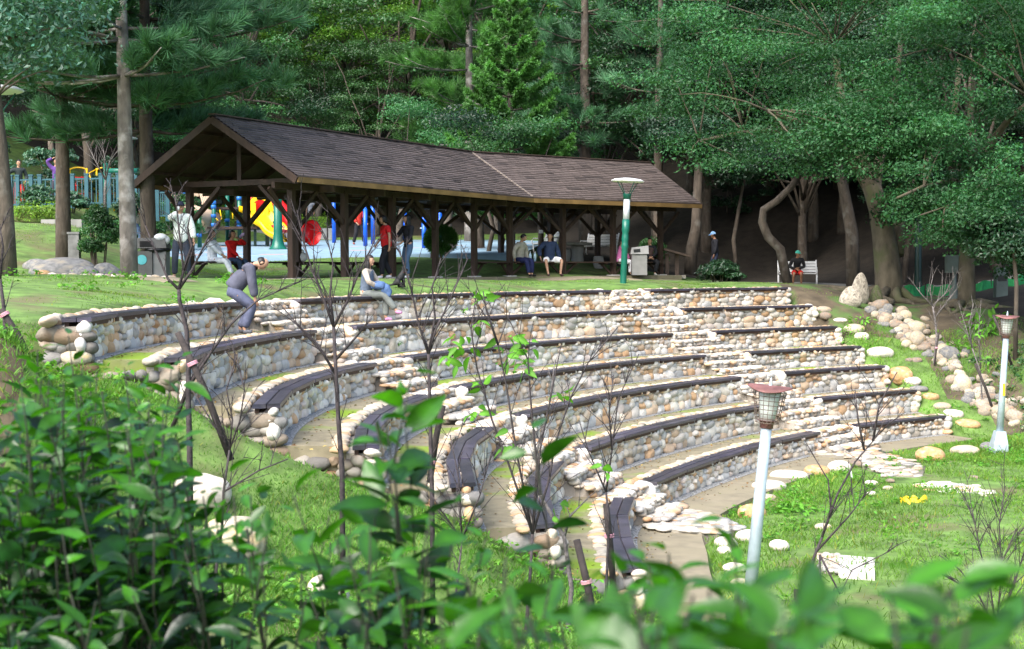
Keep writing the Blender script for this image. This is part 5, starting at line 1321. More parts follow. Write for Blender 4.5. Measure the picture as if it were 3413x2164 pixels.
trough('beige_spiral_slide', q, .55, .34, 'beige', .06, .05)
# the big green post with flared foot, nearer than the slide
q = P(927, 832, 56.5); z = PZ(56.5); t2 = thing('shade_post', (q[0], q[1], z), 'tall green post with flared foot in front of the yellow slide', 'post')
m = MB(); m.lathe([(.36, .0), (.33, .03), (.24, .15), (.19, .35), (.17, .6), (.15, 3.0), (0, 3.02)], (q[0], q[1], z), 22); m.build('pole', MAT['green_paint'], t2, True)
m = MB(); m.lathe([(0, 3.0), (.5, 3.02), (.55, 3.06), (.2, 3.2), (0, 3.22)], (q[0], q[1], z), 22); m.build('lamp_disc', MAT['lamp_disc'], t2, True)
# blue exercise bars
def bars(posts, Y, label, cross=()):
    q = P(posts[0][0], 820, Y); z = PZ(Y); tt = thing('exercise_bars', (q[0], q[1], z), label, 'exercise bars')
    for x, yt, dy in posts: c = P(x, yt, Y + dy); m = MB(); m.tube([(c[0], c[1], PZ(Y + dy)), c], .085, 14); m.lathe([(.09, 0), (.07, .06), (0, .09)], c, 14); m.build('post', MAT['blue_paint'], tt, True)
    for x0, x1, y in cross: m = MB(); m.tube([P(x0, y, Y), P(x1, y, Y)], .025, 8); m.build('crossbar', MAT['galv'], tt, True)
bars([(1217, 694, 0), (1242, 672, 2.5)], 60, 'pair of blue exercise posts beside the woman in red')
bars([(1112, 655, 0)], 65, 'single blue post left of the pavilion post pair')
bars([(1413, 730, 0), (1466, 716, 1)], 57, 'blue exercise posts with low crossbar left of the clipped ball bush', [(1400, 1470, 761)])
bars([(1291, 668, 0), (1349, 700, 0)], 66, 'distant blue exercise posts with crossbar behind the two standing women', [(1291, 1349, 731)])

# ------------------------------------------------------------------ litter bins
q = P(505, 928, 35.6); q[2] = g1(q[0], q[1]); t = thing('litter_bin', q, 'twin litter bin with grey hood and blue badge beside the pale trunk', 'litter bin', rotz=0)
s = 35.6 / FPX
m = MB(); m.box(q + np.array([-.14, 0, .33]), (.44, .5, .68)); m.build('body', MAT['bin_grey'], t)
m = MB(); m.box(q + np.array([.24, .02, .33]), (.3, .46, .66)); m.build('side_bin', MAT['bin_pale'], t)
m = MB(); V = q + np.array([(-.4, -.27, .74), (.42, -.27, .74), (.42, .27, .74), (-.4, .27, .74), (-.32, -.2, .98), (.36, -.2, .98), (.36, .2, .98), (-.32, .2, .98)]) * np.array([1, 1, 1]); m.add(V, [[0, 1, 5, 4], [1, 2, 6, 5], [2, 3, 7, 6], [3, 0, 4, 7], [4, 5, 6, 7], [0, 3, 2, 1]]); hd = m.build('hood', MAT['bin_grey'], t)
m = MB(); m.bar(q + np.array([-.2, -.262, .84]), q + np.array([.1, -.262, .84]), .03, .13); m.build('opening', MAT['black'], hd)
m = MB(); m.ball(q + np.array([.16, -.02, .70]), (.32, .3, .09), 14, 8); m.build('bag_rim', MAT['black'], t, True)
m = MB(); m.lathe([(0, 0), (.115, .0), (.115, .012), (0, .014)], q + np.array([-.16, -.25, .47]), 24, (0, -1, 0)); m.build('badge', MAT['teal_badge'], t)
m = MB(); m.ball(q + np.array([.25, -.1, .99]), (.16, .15, .1), 12, 8); m.ball(q + np.array([.33, -.05, .93]), (.13, .12, .12), 12, 8); o = m.build('plastic_bag', MAT['white_cloth'], None, True); tag(o, 'pale plastic bag lying on top of the left litter bin', 'bag')
q = P(2130, 930, 50.5); q[2] = FZ + .02; t = thing('litter_bin', q, 'grey hooded litter bin behind the seated women at the far end', 'litter bin')
m = MB(); m.box(q + UP * .34, (.5, .46, .68)); m.build('body', MAT['bin_pale'], t)
m = MB(); V = q + np.array([(-.3, -.28, .7), (.3, -.28, .7), (.3, .28, .7), (-.3, .28, .7), (-.25, -.12, .92), (.3, -.16, .98), (.3, .2, .98), (-.25, .2, .92)]); m.add(V, [[0, 1, 5, 4], [1, 2, 6, 5], [2, 3, 7, 6], [3, 0, 4, 7], [4, 5, 6, 7], [0, 3, 2, 1]]); hd = m.build('hood', MAT['bin_pale'], t)
m = MB(); m.bar(q + np.array([-.2, -.25, .8]), q + np.array([.02, -.25, .82]), .03, .11); m.build('opening', MAT['black'], hd)
# sign lectern
q = P(2250, 926, 52.5); q[2] = g1(q[0], q[1]); t = thing('information_board', q, 'slanted timber information board on posts past the end of the pavilion', 'information board')
for dx in (-.28, .06): m = MB(); m.box(q + np.array([dx, 0, .42]), (.13, .12, .86)); m.build('post', MAT['timber_grey'], t)
m = MB(); m.bar(q + np.array([-.42, -.1, 1.02]), q + np.array([.5, -.1, .76]), .7, .07); m.build('board', MAT['timber_grey'], t)
m = MB(); m.box(q + np.array([.0, -.05, .06]), (.7, .4, .12)); m.build('plinth', MAT['grey_rock'], t)

# ------------------------------------------------------------------ white park benches
def park_bench(label, loc, rz):
    t = thing('park_bench', loc, label, 'bench', 'white slatted park benches', rz)
    def part(name, fn): m = MB(); fn(m); return m.build(name, MAT['white_paint'], t, False, local=True)
    for j in range(4): part('seat_slat', lambda m: m.box((0, -.16 + j * .11, .42 + (.012 if j in (0, 3) else 0)), (1.36, .09, .03)))
    for j in range(4): part('back_slat', lambda m: m.bar((-.68, .25 + j * .035, .52 + j * .1), (.68, .25 + j * .035, .52 + j * .1), .025, .085))
    for sx in (-.66, .66):
        def fr(m):
            m.tube([(sx, -.2, 0), (sx, -.17, .2), (sx, -.2, .4), (sx, .2, .42), (sx, .26, .55), (sx, .38, .9)], .024, 8)
            m.tube([(sx, .3, 0), (sx, .2, .2), (sx, .2, .42)], .024, 8)
            m.tube([(sx, -.2, .4), (sx, -.25, .55), (sx, -.18, .63), (sx, .1, .62), (sx, .28, .63)], .022, 8)
        m = MB(); fr(m); m.build('end_frame', MAT['white_paint'], t, True, local=True)
    return t
WB = P(2658, 945, 53); WB[2] = g1(WB[0], WB[1]); park_bench('white slatted park bench with a man in a green cap, in the shade at right', WB, math.radians(-8))
q = P(1995, 905, 56); q[2] = g1(q[0], q[1]); park_bench('white slatted park bench seen between the far pavilion posts', q, math.radians(-35))
q = P(1815, 900, 55); q[2] = g1(q[0], q[1]); park_bench('white slatted park bench mostly hidden behind the man in white shorts', q, math.radians(-70))
# stone picnic table and stools
q = P(1925, 905, 53.5); q[2] = g1(q[0], q[1]); t = thing('stone_table', q, 'round grey stone table on a thick foot behind the far pavilion bench', 'table')
m = MB(); m.lathe([(.22, 0), (.2, .3), (.24, .58), (0, .58)], q, 18); m.build('foot', MAT['grey_wall'], t, True)
m = MB(); m.lathe([(0, .58), (.52, .58), (.54, .62), (.52, .68), (0, .685)], q, 28); m.build('tabletop', MAT['grey_wall'], t, True)
for x, Y, lb in ((1885, 52.8, 'grey stone stool left of the round stone table'), (1995, 52.4, 'grey stone stool right of the round stone table')):
    q = P(x, 905, Y); q[2] = g1(q[0], q[1]); m = MB(); m.lathe([(.14, 0), (.2, .18), (.17, .4), (.14, .43), (0, .435)], q, 18); tag(m.build('stone_stool', MAT['grey_wall'], None, True), lb, 'stool')
# white bag and bottles on the pavilion bench
q = bench_point(1005, 1, PW_); q[2] = FZ + .475; m = MB(); m.ball(q + UP * .13, (.2, .17, .15), 14, 9); m.ball(q + np.array([.02, 0, .27]), (.08, .07, .09), 10, 6); m.ball(q + np.array([-.12, 0, .1]), (.12, .14, .11), 10, 6); tag(m.build('white_bag', MAT['white_cloth'], None, True), 'crumpled white bag on the back bench beside the front post', 'bag')
for i, x in enumerate((1768, 1784)):
    q = bench_point(x, 5, 0); q[2] = FZ + .475; t = thing('water_bottle', q, ['left one of the two clear water bottles between the seated men', 'right one of the two clear water bottles between the seated men'][i], 'bottle', 'water bottles between the seated men')
    m = MB(); m.lathe([(0, 0), (.045, .0), (.047, .2), (.03, .26), (.018, .29), (0, .29)], q, 14); m.build('body', MAT['bottle'], t, True)
    m = MB(); m.lathe([(.02, .285), (.02, .32), (0, .322)], q, 12); m.build('cap', MAT['white_paint'], t, True)
# plant label in the lawn and yellow tape
q = hit(2838, 1650); t = thing('plant_label', q, 'small white plant label on a stick in the lawn', 'label')
m = MB(); m.tube([q - UP * .05, q + UP * .3], .008, 6); m.build('stick', MAT['stake'], t)
m = MB(); m.bar(q + np.array([-.0, -.01, .3]), q + np.array([-.02, -.01, .44]), .1, .006); m.build('card', MAT['paper'], t)
q = hit(3040, 1680); m = MB()
for k in range(4):
    th = np.linspace(0, 1, 14); a0 = rng.uniform(0, 6); L = rng.uniform(.15, .4)
    pts = np.array([q + np.array([math.cos(a0 + 1.5 * x) * L * x - .05, math.sin(a0 + 1.5 * x) * L * x * .6, .025 + .07 * abs(math.sin(PI * x * (1.1 + .3 * k) + k * 2)) * (.5 + .25 * k)]) for x in th]); wv = np.array([.0, .012, .035])
    V = np.concatenate([pts - wv, pts + wv, pts - wv + np.array([0, .003, 0]), pts + wv + np.array([0, .003, 0])]); n = 14
    m.add(V, [[i, i + 1, n + i + 1, n + i] for i in range(13)] + [[2 * n + i, 3 * n + i, 3 * n + i + 1, 2 * n + i + 1] for i in range(13)])
tag(m.build('yellow_tape', MAT['tape'], None, True), 'tangle of yellow tape lying on the lawn by the flat paving slab', 'tape')
# ------------------------------------------------------------------ people and the dog
_cl = {}
def cloth(col, rough=.85):
    k = tuple(round(c, 3) for c in col)
    if k not in _cl: _cl[k] = M('cloth', col, rough, .22, 9, 4, .35, 22, spec=.25)
    return _cl[k]
SKIN = M('skin', (.42, .24, .155), .55, .1, 12, 3); SKIN_D = M('skin_tan', (.30, .155, .09), .55, .1, 12, 3)
HAIR = M('hair', (.010, .008, .008), .5, .3, 40, 3); DARK = M('eye_dark', (.012, .009, .008), .4, .1); LIP = M('lip', (.30, .10, .085), .5, .1); HAIR_G = M('hair_grey', (.05, .048, .046), .6, .3, 40)
def skin_mesh(nodes, edges, sub=1):
    """nodes: list of (pos, radius). One continuous surface grown round the skeleton."""
    me = bpy.data.meshes.new('tmp'); me.from_pydata([tuple(map(float, n[0])) for n in nodes], edges, []); me.update()
    o = bpy.data.objects.new('tmp', me); COL.objects.link(o); md = o.modifiers.new('s', 'SKIN'); md.use_smooth_shade = True; md.branch_smoothing = .3
    for i, n in enumerate(nodes):
        sv = me.skin_vertices[0].data[i]; sv.radius = (n[1], n[1]) if np.isscalar(n[1]) else n[1]; sv.use_root = (i == 0)
    sm = o.modifiers.new('u', 'SUBSURF'); sm.levels = sub; sm.render_levels = sub
    dg = bpy.context.evaluated_depsgraph_get(); ev = o.evaluated_get(dg); m2 = bpy.data.meshes.new_from_object(ev)
    V = np.zeros(len(m2.vertices) * 3); m2.vertices.foreach_get('co', V); F = [list(p.vertices) for p in m2.polygons]
    bpy.data.objects.remove(o); bpy.data.meshes.remove(me); bpy.data.meshes.remove(m2)
    V = V.reshape(-1, 3); F3 = np.array([f for f in F if len(f) == 3]).reshape(-1, 3); F4 = np.array([f for f in F if len(f) == 4]).reshape(-1, 4)
    return V, [F3, F4] if len(F3) else [F4]
def ik(a, c, l1, l2, pole):
    a = np.array(a, float); c = np.array(c, float); d = c - a; L = np.linalg.norm(d); Lm = (l1 + l2) * .995
    if L > Lm: c = a + d / L * Lm; d = c - a; L = Lm
    x = (l1 * l1 - l2 * l2 + L * L) / (2 * L); h = math.sqrt(max(l1 * l1 - x * x, 1e-6)); u = d / L
    p = np.array(pole, float); p = norm(p - u * (p @ u)); return a + u * x + p * h, c
def person(label, loc, head_deg, H, pose, wear, skin='n', group='people in the park'):
    """local frame: x right, y forward, z up, for a 1.70 m figure"""
    s = H / 1.7
    t = thing('person', loc, label, 'person', None, math.radians(head_deg - 90), s)
    g = pose.get
    pel = np.array(g('pelvis', (0, 0, .93)), float); lean = math.radians(g('lean', 2)); side = math.radians(g('side', 0)); tw = math.radians(g('twist', 0))
    tdir = norm(np.array([math.sin(side), math.sin(lean), math.cos(lean)]))
    rt = np.array([math.cos(tw), math.sin(tw), 0.]); rt = norm(rt - tdir * (rt @ tdir)); fwd = np.cross(tdir, rt) * 1.
    if fwd[1] * math.cos(tw) < 0 and abs(lean) < 1.2: fwd = -fwd
    hr = np.array([1., 0, 0]) if 'hip_right' not in pose else norm(pose['hip_right'])
    waist = pel + tdir * .17; chest = pel + tdir * .36 + fwd * .01; nk = pel + tdir * .53; 
    ny, npit = math.radians(g('yaw', 0)), math.radians(g('nod', 0))
    hd0 = norm(tdir * (1 - g('straight', .6)) + UP * g('straight', .6)); hd = norm(hd0 + fwd * math.sin(npit) * 1.0)
    hf = np.array([rt[0] * math.sin(-ny) * -1 + 0, 0, 0]); 
    f_flat = norm(np.array([fwd[0], fwd[1], 0]) + 1e-6); 
    if g('lean', 2) > 75: f_flat = np.array([0, 1., 0])
    hf = norm(f_flat * math.cos(ny) + np.array([f_flat[1], -f_flat[0], 0]) * math.sin(ny)); hf = norm(hf - hd * (hf @ hd)); hrt = np.cross(hf, hd)
    nt_ = nk + hd * .07 + hf * .012; hc = nk + hd * .165 + hf * .03
    arms = {}
    for sg, k in ((-1, 'L'), (1, 'R')):
        sh = pel + tdir * .475 + rt * sg * .175
        tgt = np.array(g('hand' + k, (sg * .24, .04, .80)), float)
        el, wr = ik(sh, tgt, .28, .25, g('elbow' + k, (sg * .6, -.8, -.2))); arms[k] = (sh, el, wr, sg)
    legs = {}
    for sg, k in ((-1, 'L'), (1, 'R')):
        hp = pel + hr * sg * .09 - np.array([0, 0, .03])
        tgt = np.array(g('foot' + k, (sg * .1, 0, .085)), float)
        kn, an = ik(hp, tgt, .43, .42, g('knee' + k, (sg * .08, 1, 0))); legs[k] = (hp, kn, an, sg)
    def chain(N, E, start, pts):
        for p, r in pts: N.append((p, r)); E.append((start, len(N) - 1)); start = len(N) - 1
        return start
    fdir = {k: norm(np.array(g('toe' + k, (sg * .2, 1, 0)), float)) for sg, k in ((-1, 'L'), (1, 'R'))}
    # body: one surface from head to fingers and toes
    N, E = [(pel, .105)], []
    i = chain(N, E, 0, [(waist, .10), (chest, .115), (nk - tdir * .06, .075)]); ch = i
    chain(N, E, i, [(nk + hd * .02, .052), (nt_, .05), (hc - hd * .055 + hf * .008, .064), (hc + hd * .01, .084), (hc + hd * .07, .07)])
    for k in 'LR':
        sh, el, wr, sg = arms[k]; e = chain(N, E, ch, [(sh, .058), ((sh + el) / 2, .046), (el, .038), ((el + wr) / 2, .034), (wr, .025)])
        fd = norm(wr - el); cu = np.array(g('palm' + k, (-sg * .6, .3, -.2)), float); cu = norm(cu - fd * (cu @ fd)); sp = np.cross(fd, cu)
        pm = wr + fd * .055; e = chain(N, E, e, [(pm, .030)])
        for q, (o, L) in enumerate(((-.030, .062), (-.010, .074), (.011, .070), (.031, .055))):
            b = pm + fd * .035 + sp * o; chain(N, E, e, [(b, .0095), (b + fd * L * .55 + cu * .012, .009), (b + fd * L * .85 + cu * .035, .0075)])
        b = wr + fd * .03 - sp * .03 * (1 if sg > 0 else -1) + cu * .01; chain(N, E, e, [(b, .011), (b - sp * .012 * (1 if sg > 0 else -1) + fd * .03 + cu * .02, .0085)])
        hp, kn, an, sg = legs[k]; e = chain(N, E, 0, [(hp, .088), ((hp * .45 + kn * .55), .07), (kn, .055), (kn * .6 + an * .4 - fdir[k] * .012, .05), (an, .036)])
        dn = np.array([0, 0, -1.]) if abs((an - kn)[2]) > .12 else norm(an - kn)
        chain(N, E, e, [(an + dn * .045 + fdir[k] * .05, .033), (an + dn * .06 + fdir[k] * .15, .022)])
    V, Fs = skin_mesh(N, E, 1)
    mb = MB(); mb.multi(V, Fs); nb_f = sum(len(f) for f in Fs)
    R = np.stack([hrt, hf, hd], 1)
    def hp_(x, y, z): return hc + R @ np.array([x, y, z])
    fm = [0] * 0
    parts = []
    def ball(c, r, mi, n=8, m=6):
        b = MB(); b.ball(c, r, n, m, R=R); parts.append((b.v[0], b.f[4][0], mi))
    ball(hp_(0, .012, .0), (.073, .088, .108), 0, 16, 12)
    ball(hp_(0, .094, -.012), (.014, .019, .026), 0)
    for sx in (-1, 1):
        ball(hp_(sx * .076, -.002, -.002), (.012, .022, .03), 0); ball(hp_(sx * .030, .090, .016), (.012, .007, .0065), 1); ball(hp_(sx * .031, .091, .036), (.017, .006, .004), 1)
    ball(hp_(0, .090, -.052), (.022, .008, .007), 2); ball(hp_(0, .066, -.083), (.03, .024, .022), 0)
    Vs, F4, MI = [V], [], []
    allF3 = [f for f in Fs if f.shape[1] == 3]; base4 = [f for f in Fs if f.shape[1] == 4]
    off = len(V); Q = list(base4); MI4 = [np.zeros(len(f), int) for f in base4]
    for v, f, mi in parts: Vs.append(v); Q.append(f + off); MI4.append(np.full(len(f), mi)); off += len(v)
    fl = allF3 + [np.concatenate(Q)]; mi = np.concatenate([np.zeros(sum(len(f) for f in allF3), int)] + MI4)
    sk = SKIN_D if skin == 'd' else SKIN
    link('body', mesh_arrays('body', np.concatenate(Vs), fl, None, (sk, DARK, LIP), True, mi), t)
    # clothes
    def garment(name, N, E, mat, sub=2):
        V, Fs = skin_mesh(N, E, sub); return link(name, mesh_arrays(name, V, Fs, None, (mat,), True), t)
    w = wear
    if 'top' in w:
        col, sl, ex = w['top']; hem = w.get('hem', .06); bk = w.get('bulk', 1.)
        hem = hem if g('lean', 2) < 40 else -.02
        N, E = [(pel - tdir * (hem + .03), (.128 + ex) * bk * .8)], []
        ch = chain(N, E, 0, [(pel - tdir * hem * .6, (.128 + ex) * bk), (waist, (.122 + ex) * bk), (chest, (.135 + ex) * bk), (nk - tdir * .06, .09 + ex)]); chain(N, E, ch, [(nk + hd * .0, .066 + ex * .5)])
        for k in 'LR':
            sh, el, wr, sg = arms[k]; pts = [(sh, .068 + ex), ((sh + el) / 2, .056 + ex)]
            if sl > .5: pts += [(el, .050 + ex), ((el + wr) / 2, .046 + ex), (wr - (wr - el) * .06, .038 + ex)]
            elif sl > 0: pts[1] = (sh + (el - sh) * .62, .058 + ex)
            else: pts = [(sh + (pel - sh) * .03, .05 + ex)]
            chain(N, E, ch, pts)
        garment(w.get('top_name', 'jacket'), N, E, cloth(col))
    if 'vest' in w:
        N, E = [(pel - tdir * .04, .152)], []; ch = chain(N, E, 0, [(waist, .148), (chest, .158), (nk - tdir * .07, .105)])
        for k in 'LR': sh = arms[k][0]; chain(N, E, ch, [(sh * .75 + (chest + tdir * .1) * .25, .08)])
        garment('vest', N, E, cloth(w['vest']))
    if 'trousers' in w:
        col, ln, ex = w['trousers']; N, E = [(pel + tdir * .09, .10)], []; rt_ = chain(N, E, 0, [(pel + tdir * .0, .116 + ex)])
        for k in 'LR':
            hp, kn, an, sg = legs[k]; pts = [(hp, .10 + ex), (hp * .45 + kn * .55, .082 + ex)]
            pts += [(kn, .070 + ex), (kn * .5 + an * .5, .064 + ex), (an - (an - kn) * .04, .058 + ex)] if ln > .6 else [(hp * .08 + kn * .92, .085 + ex)]
            chain(N, E, rt_, pts)
        garment('trousers' if ln > .6 else 'shorts', N, E, cloth(col))
    for k in 'LR':
        hp, kn, an, sg = legs[k]; f = fdir[k]; dn = np.array([0, 0, -1.]) if abs((an - kn)[2]) > .12 else norm(an - kn)
        N = [(an + dn * .035 - f * .02, .045), (an + dn * .045 + f * .06, .043), (an + dn * .05 + f * .15, .034)]
        garment('shoe', N, [(0, 1), (1, 2)], cloth(w.get('shoes', (.02, .02, .02)), .5))
    # hair and hats
    hs = w.get('hair', 'short'); hm = HAIR
    def cap_mesh(name, r, mat, zc, yc, cut, extra=None):
        n, m = 20, 12; a = np.linspace(0, PI, m + 1); th = np.arange(n) * 2 * PI / n
        D = np.stack([np.sin(a)[:, None] * np.cos(th), np.sin(a)[:, None] * np.sin(th), np.broadcast_to(np.cos(a)[:, None], (m + 1, n))], -1).reshape(-1, 3)
        wob = 1 + .03 * np.sin(D[:, 0] * 9 + D[:, 2] * 7) * np.sin(D[:, 1] * 8)
        V = D * np.array(r) * wob[:, None] + np.array([0, yc, zc])
        F = [[i * n + j, (i + 1) * n + j, (i + 1) * n + (j + 1) % n, i * n + (j + 1) % n] for i in range(m) for j in range(n)]
        F = [f for f in F if cut(D[f].mean(0))]
        b = MB(); b.add(hc + V @ R.T, F)
        if extra: extra(b)
        return b.build(name, mat, t, True, local=True)
    if hs == 'short': cap_mesh('hair', (.084, .104, .112), hm, .012, .0, lambda d: d[2] > .45 or (d[1] < .35 and d[2] > -.35))
    elif hs == 'bald': cap_mesh('hair', (.082, .100, .09), hm, -.005, -.006, lambda d: d[2] < .62 and d[2] > -.45 and d[1] < .3)
    elif hs in ('bob', 'long'):
        def ex_(b):
            L = .26 if hs == 'long' else .10
            b.ball(hp_(0, -.055, -L * .55), (.092, .058, L * .72), 14, 10, R=R)
            if hs == 'long':
                for sx in (-1, 1): b.ball(hp_(sx * .07, -.01, -.13), (.032, .05, .15), 10, 8, R=R)
        cap_mesh('hair', (.090, .110, .118), hm, .012, -.004, lambda d: d[2] > .5 or (d[1] < .25 and d[2] > -.75), ex_)
    elif hs == 'cap':
        cap_mesh('hair', (.081, .098, .1), hm, .0, -.004, lambda d: d[1] < .2 and d[2] > -.4)
        def brim(b):
            th = np.linspace(-1.15, 1.15, 11); P0 = [hp_(.082 * math.sin(a), .09 * math.cos(a) + .005, .040) for a in th]; P1 = [hp_(.078 * math.sin(a), .09 * math.cos(a) * .5 + .045 + .085 * math.cos(a * 1.1), .030 - .012 * abs(math.sin(a))) for a in th]
            n = 11; V = np.array(P0 + P1 + [p - hd * .006 for p in P0] + [p - hd * .006 for p in P1]); b.add(V, [[i, i + 1, n + i + 1, n + i] for i in range(10)] + [[2 * n + i, 3 * n + i, 3 * n + i + 1, 2 * n + i + 1] for i in range(10)] + [[n + i, n + i + 1, 3 * n + i + 1, 3 * n + i] for i in range(10)])
        cap_mesh('cap', (.090, .106, .105), cloth(w['cap']), .022, -.002, lambda d: d[2] > .12, brim)
    t['_'] = 0; del t['_']
    Rz = Matrix.Rotation(math.radians(head_deg - 90), 3, 'Z')
    def world(p): return np.array(loc) + np.array(Rz @ Vector(p)) * s
    return t, dict(arms=arms, legs=legs, hc=hc, R=R, world=world, pel=pel, chest=chest, fwd=fwd, rt=rt)
def sitp(**k):
    d = dict(pelvis=(0, -.02, .56), footL=(-.12, .44, .085), footR=(.12, .42, .085), handL=(-.14, .30, .60), handR=(.14, .30, .60), elbowL=(-1, -.4, 0), elbowR=(1, -.4, 0)); d.update(k); return d
def gp(x, Y): q = P(x, 900, Y); q[2] = g1(q[0], q[1]); return q
def fl(x, Y): q = P(x, 900, Y); q[2] = FZ; return q

# standing man with white jacket and cap, cup at his mouth
q = fl(604, 35.3); q[2] = max(g1(q[0], q[1]) + .03, FZ - .02)
t, D_ = person('man standing in a white jacket and dark cap, drinking, beside the pavilion corner post', q, -78, 1.76, dict(handR=(.05, .20, 1.50), elbowR=(1, .2, -.8), handL=(-.30, .08, .80), elbowL=(-1, -.3, 0), footL=(-.17, 0, .085), footR=(.15, .05, .085)), dict(top=((.78, .82, .77), 1, .03), hem=.1, bulk=1.12, trousers=((.035, .042, .06), 1, .012), shoes=(.02, .02, .03), hair='cap', cap=(.02, .025, .045)))
c = D_['world'](D_['arms']['R'][2] + np.array([-.0, .07, .03])); m = MB(); m.lathe([(0, 0), (.03, 0), (.036, .09), (0, .09)], c, 12); tag(m.build('paper_cup', MAT['paper'], None, True), 'small white cup held to the mouth of the man in the white jacket', 'cup')
# two women on the back bench
hb = math.degrees(math.atan2(-n1[1], -n1[0]))
q = bench_point(712, 0, PW_)
person('woman in a pale tracksuit sitting with crossed legs on the back bench', q, hb + 12, 1.60, sitp(lean=-3, footL=(-.06, .50, .085), footR=(.04, .60, .14), kneeR=(0, .8, .6), handL=(-.05, .30, .62), handR=(.1, .33, .68), yaw=-5), dict(top=((.72, .77, .88), 1, .02), trousers=((.74, .78, .86), 1, .01), shoes=(.06, .13, .14), hair='bob'))
q = bench_point(776, 0, PW_)
t, D_ = person('woman in a red printed top and jeans drinking from a bottle on the back bench', q, hb - 8, 1.60, sitp(lean=0, handL=(-.06, .22, 1.12), elbowL=(-1, .5, -.5), handR=(.06, .3, .64), footL=(-.1, .40, .085), footR=(.1, .46, .085)), dict(top=((.52, .012, .012), .9, .012), top_name='shirt', trousers=((.03, .055, .10), 1, .012), shoes=(.1, .1, .12), hair='bob'), 'd')
c = D_['world'](D_['arms']['L'][2] + np.array([.02, .06, .06])); m = MB(); m.lathe([(0, 0), (.04, 0), (.042, .12), (.02, .17), (0, .17)], c, 12, (.7, -.4, .6)); tag(m.build('drink_bottle', M('mauve_bottle', (.38, .28, .48), .3, .1), None, True), 'mauve drink bottle raised to the mouth of the woman in red', 'bottle')
# bending man on the terrace
aa = np.linspace(float(angl(LFTR, 5)), float(angl(LFTL, 5)), 300); pp_ = pol(5., aa, .82); xy = pp_[np.argmin(abs(pp_[:, 0] / pp_[:, 1] - (808 - W0 / 2) / FPX))]; q = np.array([xy[0], xy[1], tread(2) + .01])
person('balding man in grey sportswear bending forward with hands on his knees on the second terrace', q, 8, 1.62, dict(pelvis=(0, -.17, .76), lean=40, straight=.25, nod=45, handL=(-.15, .22, .56), handR=(.15, .22, .56), elbowL=(-.9, -.3, .3), elbowR=(.9, -.3, .3), footL=(-.13, -.06, .085), footR=(.13, .02, .085)), dict(top=((.085, .088, .12), 1, .03), bulk=1.1, trousers=((.085, .095, .15), 1, .02), shoes=(.10, .105, .12), hair='bald'))
# woman seated on the topmost bench
aa = np.linspace(float(angl(MIDR, 6)), float(angl(MIDL, 6)), 400); pp_ = pol(6, aa, .17); i_ = np.argmin(abs(pp_[:, 0] / pp_[:, 1] - (1222 - W0 / 2) / FPX)); q = np.array([pp_[i_][0], pp_[i_][1], TOPZ[0] - .47])
t, D_ = person('long-haired woman with a denim jacket on her lap sitting cross-legged on the topmost bench', q, -14, 1.62, sitp(lean=6, footL=(-.04, .40, .05), footR=(.02, .66, .20), kneeR=(0, .5, 1), handL=(-.06, .28, .72), handR=(.1, .28, .70), yaw=5), dict(top=((.42, .36, .30), 1, .01), vest=(.10, .13, .18), trousers=((.15, .165, .155), 1, .015), shoes=(.45, .22, .38), hair='long'))
cj = D_['world'](np.array([0, .26, .72])); m = MB(); V = lump(ICO[3][0], 1, .35, .9)[0] * np.array([.18, .2, .10]); m.add(V + cj, ICO[3][1]); V = lump(ICO[3][0], 1, .4, .9)[0] * np.array([.12, .13, .15]); m.add(V + cj + np.array([.16, -.04, -.1]), ICO[3][1]); tag(m.build('denim_jacket', cloth((.08, .14, .28)), None, True), 'crumpled blue denim jacket held on the lap of the seated woman', 'jacket')
# two women walking in the pavilion
person('woman in a red shirt and dark vest walking in the pavilion', fl(1288, 40.6), 205, 1.66, dict(handL=(-.27, .0, .78), handR=(.2, .2, .95), footL=(-.1, .16, .085), footR=(.12, -.18, .10), yaw=12, nod=12), dict(top=((.50, .015, .02), .3, .015), top_name='shirt', bulk=1.18, vest=(.045, .045, .065), trousers=((.012, .012, .016), 1, .015), shoes=(.6, .58, .6), hair='bob'))
person('long-haired woman in a black cardigan and jeans walking in the pavilion', fl(1362, 41.2), 222, 1.68, dict(handR=(.12, .30, 1.16), elbowR=(1, -.2, -.6), handL=(-.08, .26, 1.0), footL=(-.1, .1, .085), footR=(.1, -.08, .085), yaw=20), dict(top=((.016, .017, .022), 1, .012), top_name='cardigan', trousers=((.055, .10, .17), 1, .012), shoes=(.60, .62, .66), hair='long'))
q = fl(1362, 41.0)
# woman by the blue bars
q = gp(1196, 62); q[2] = PZ(62)
person('woman in a red patterned jacket standing beside the blue exercise posts', q, -55, 1.58, dict(handL=(-.25, .34, .92), handR=(.2, .2, .95), footL=(-.22, .1, .085), footR=(.2, -.1, .085), yaw=-10), dict(top=((.42, .03, .02), 1, .025), trousers=((.018, .018, .022), 1, .02), shoes=(.2, .03, .03), hair='short'))
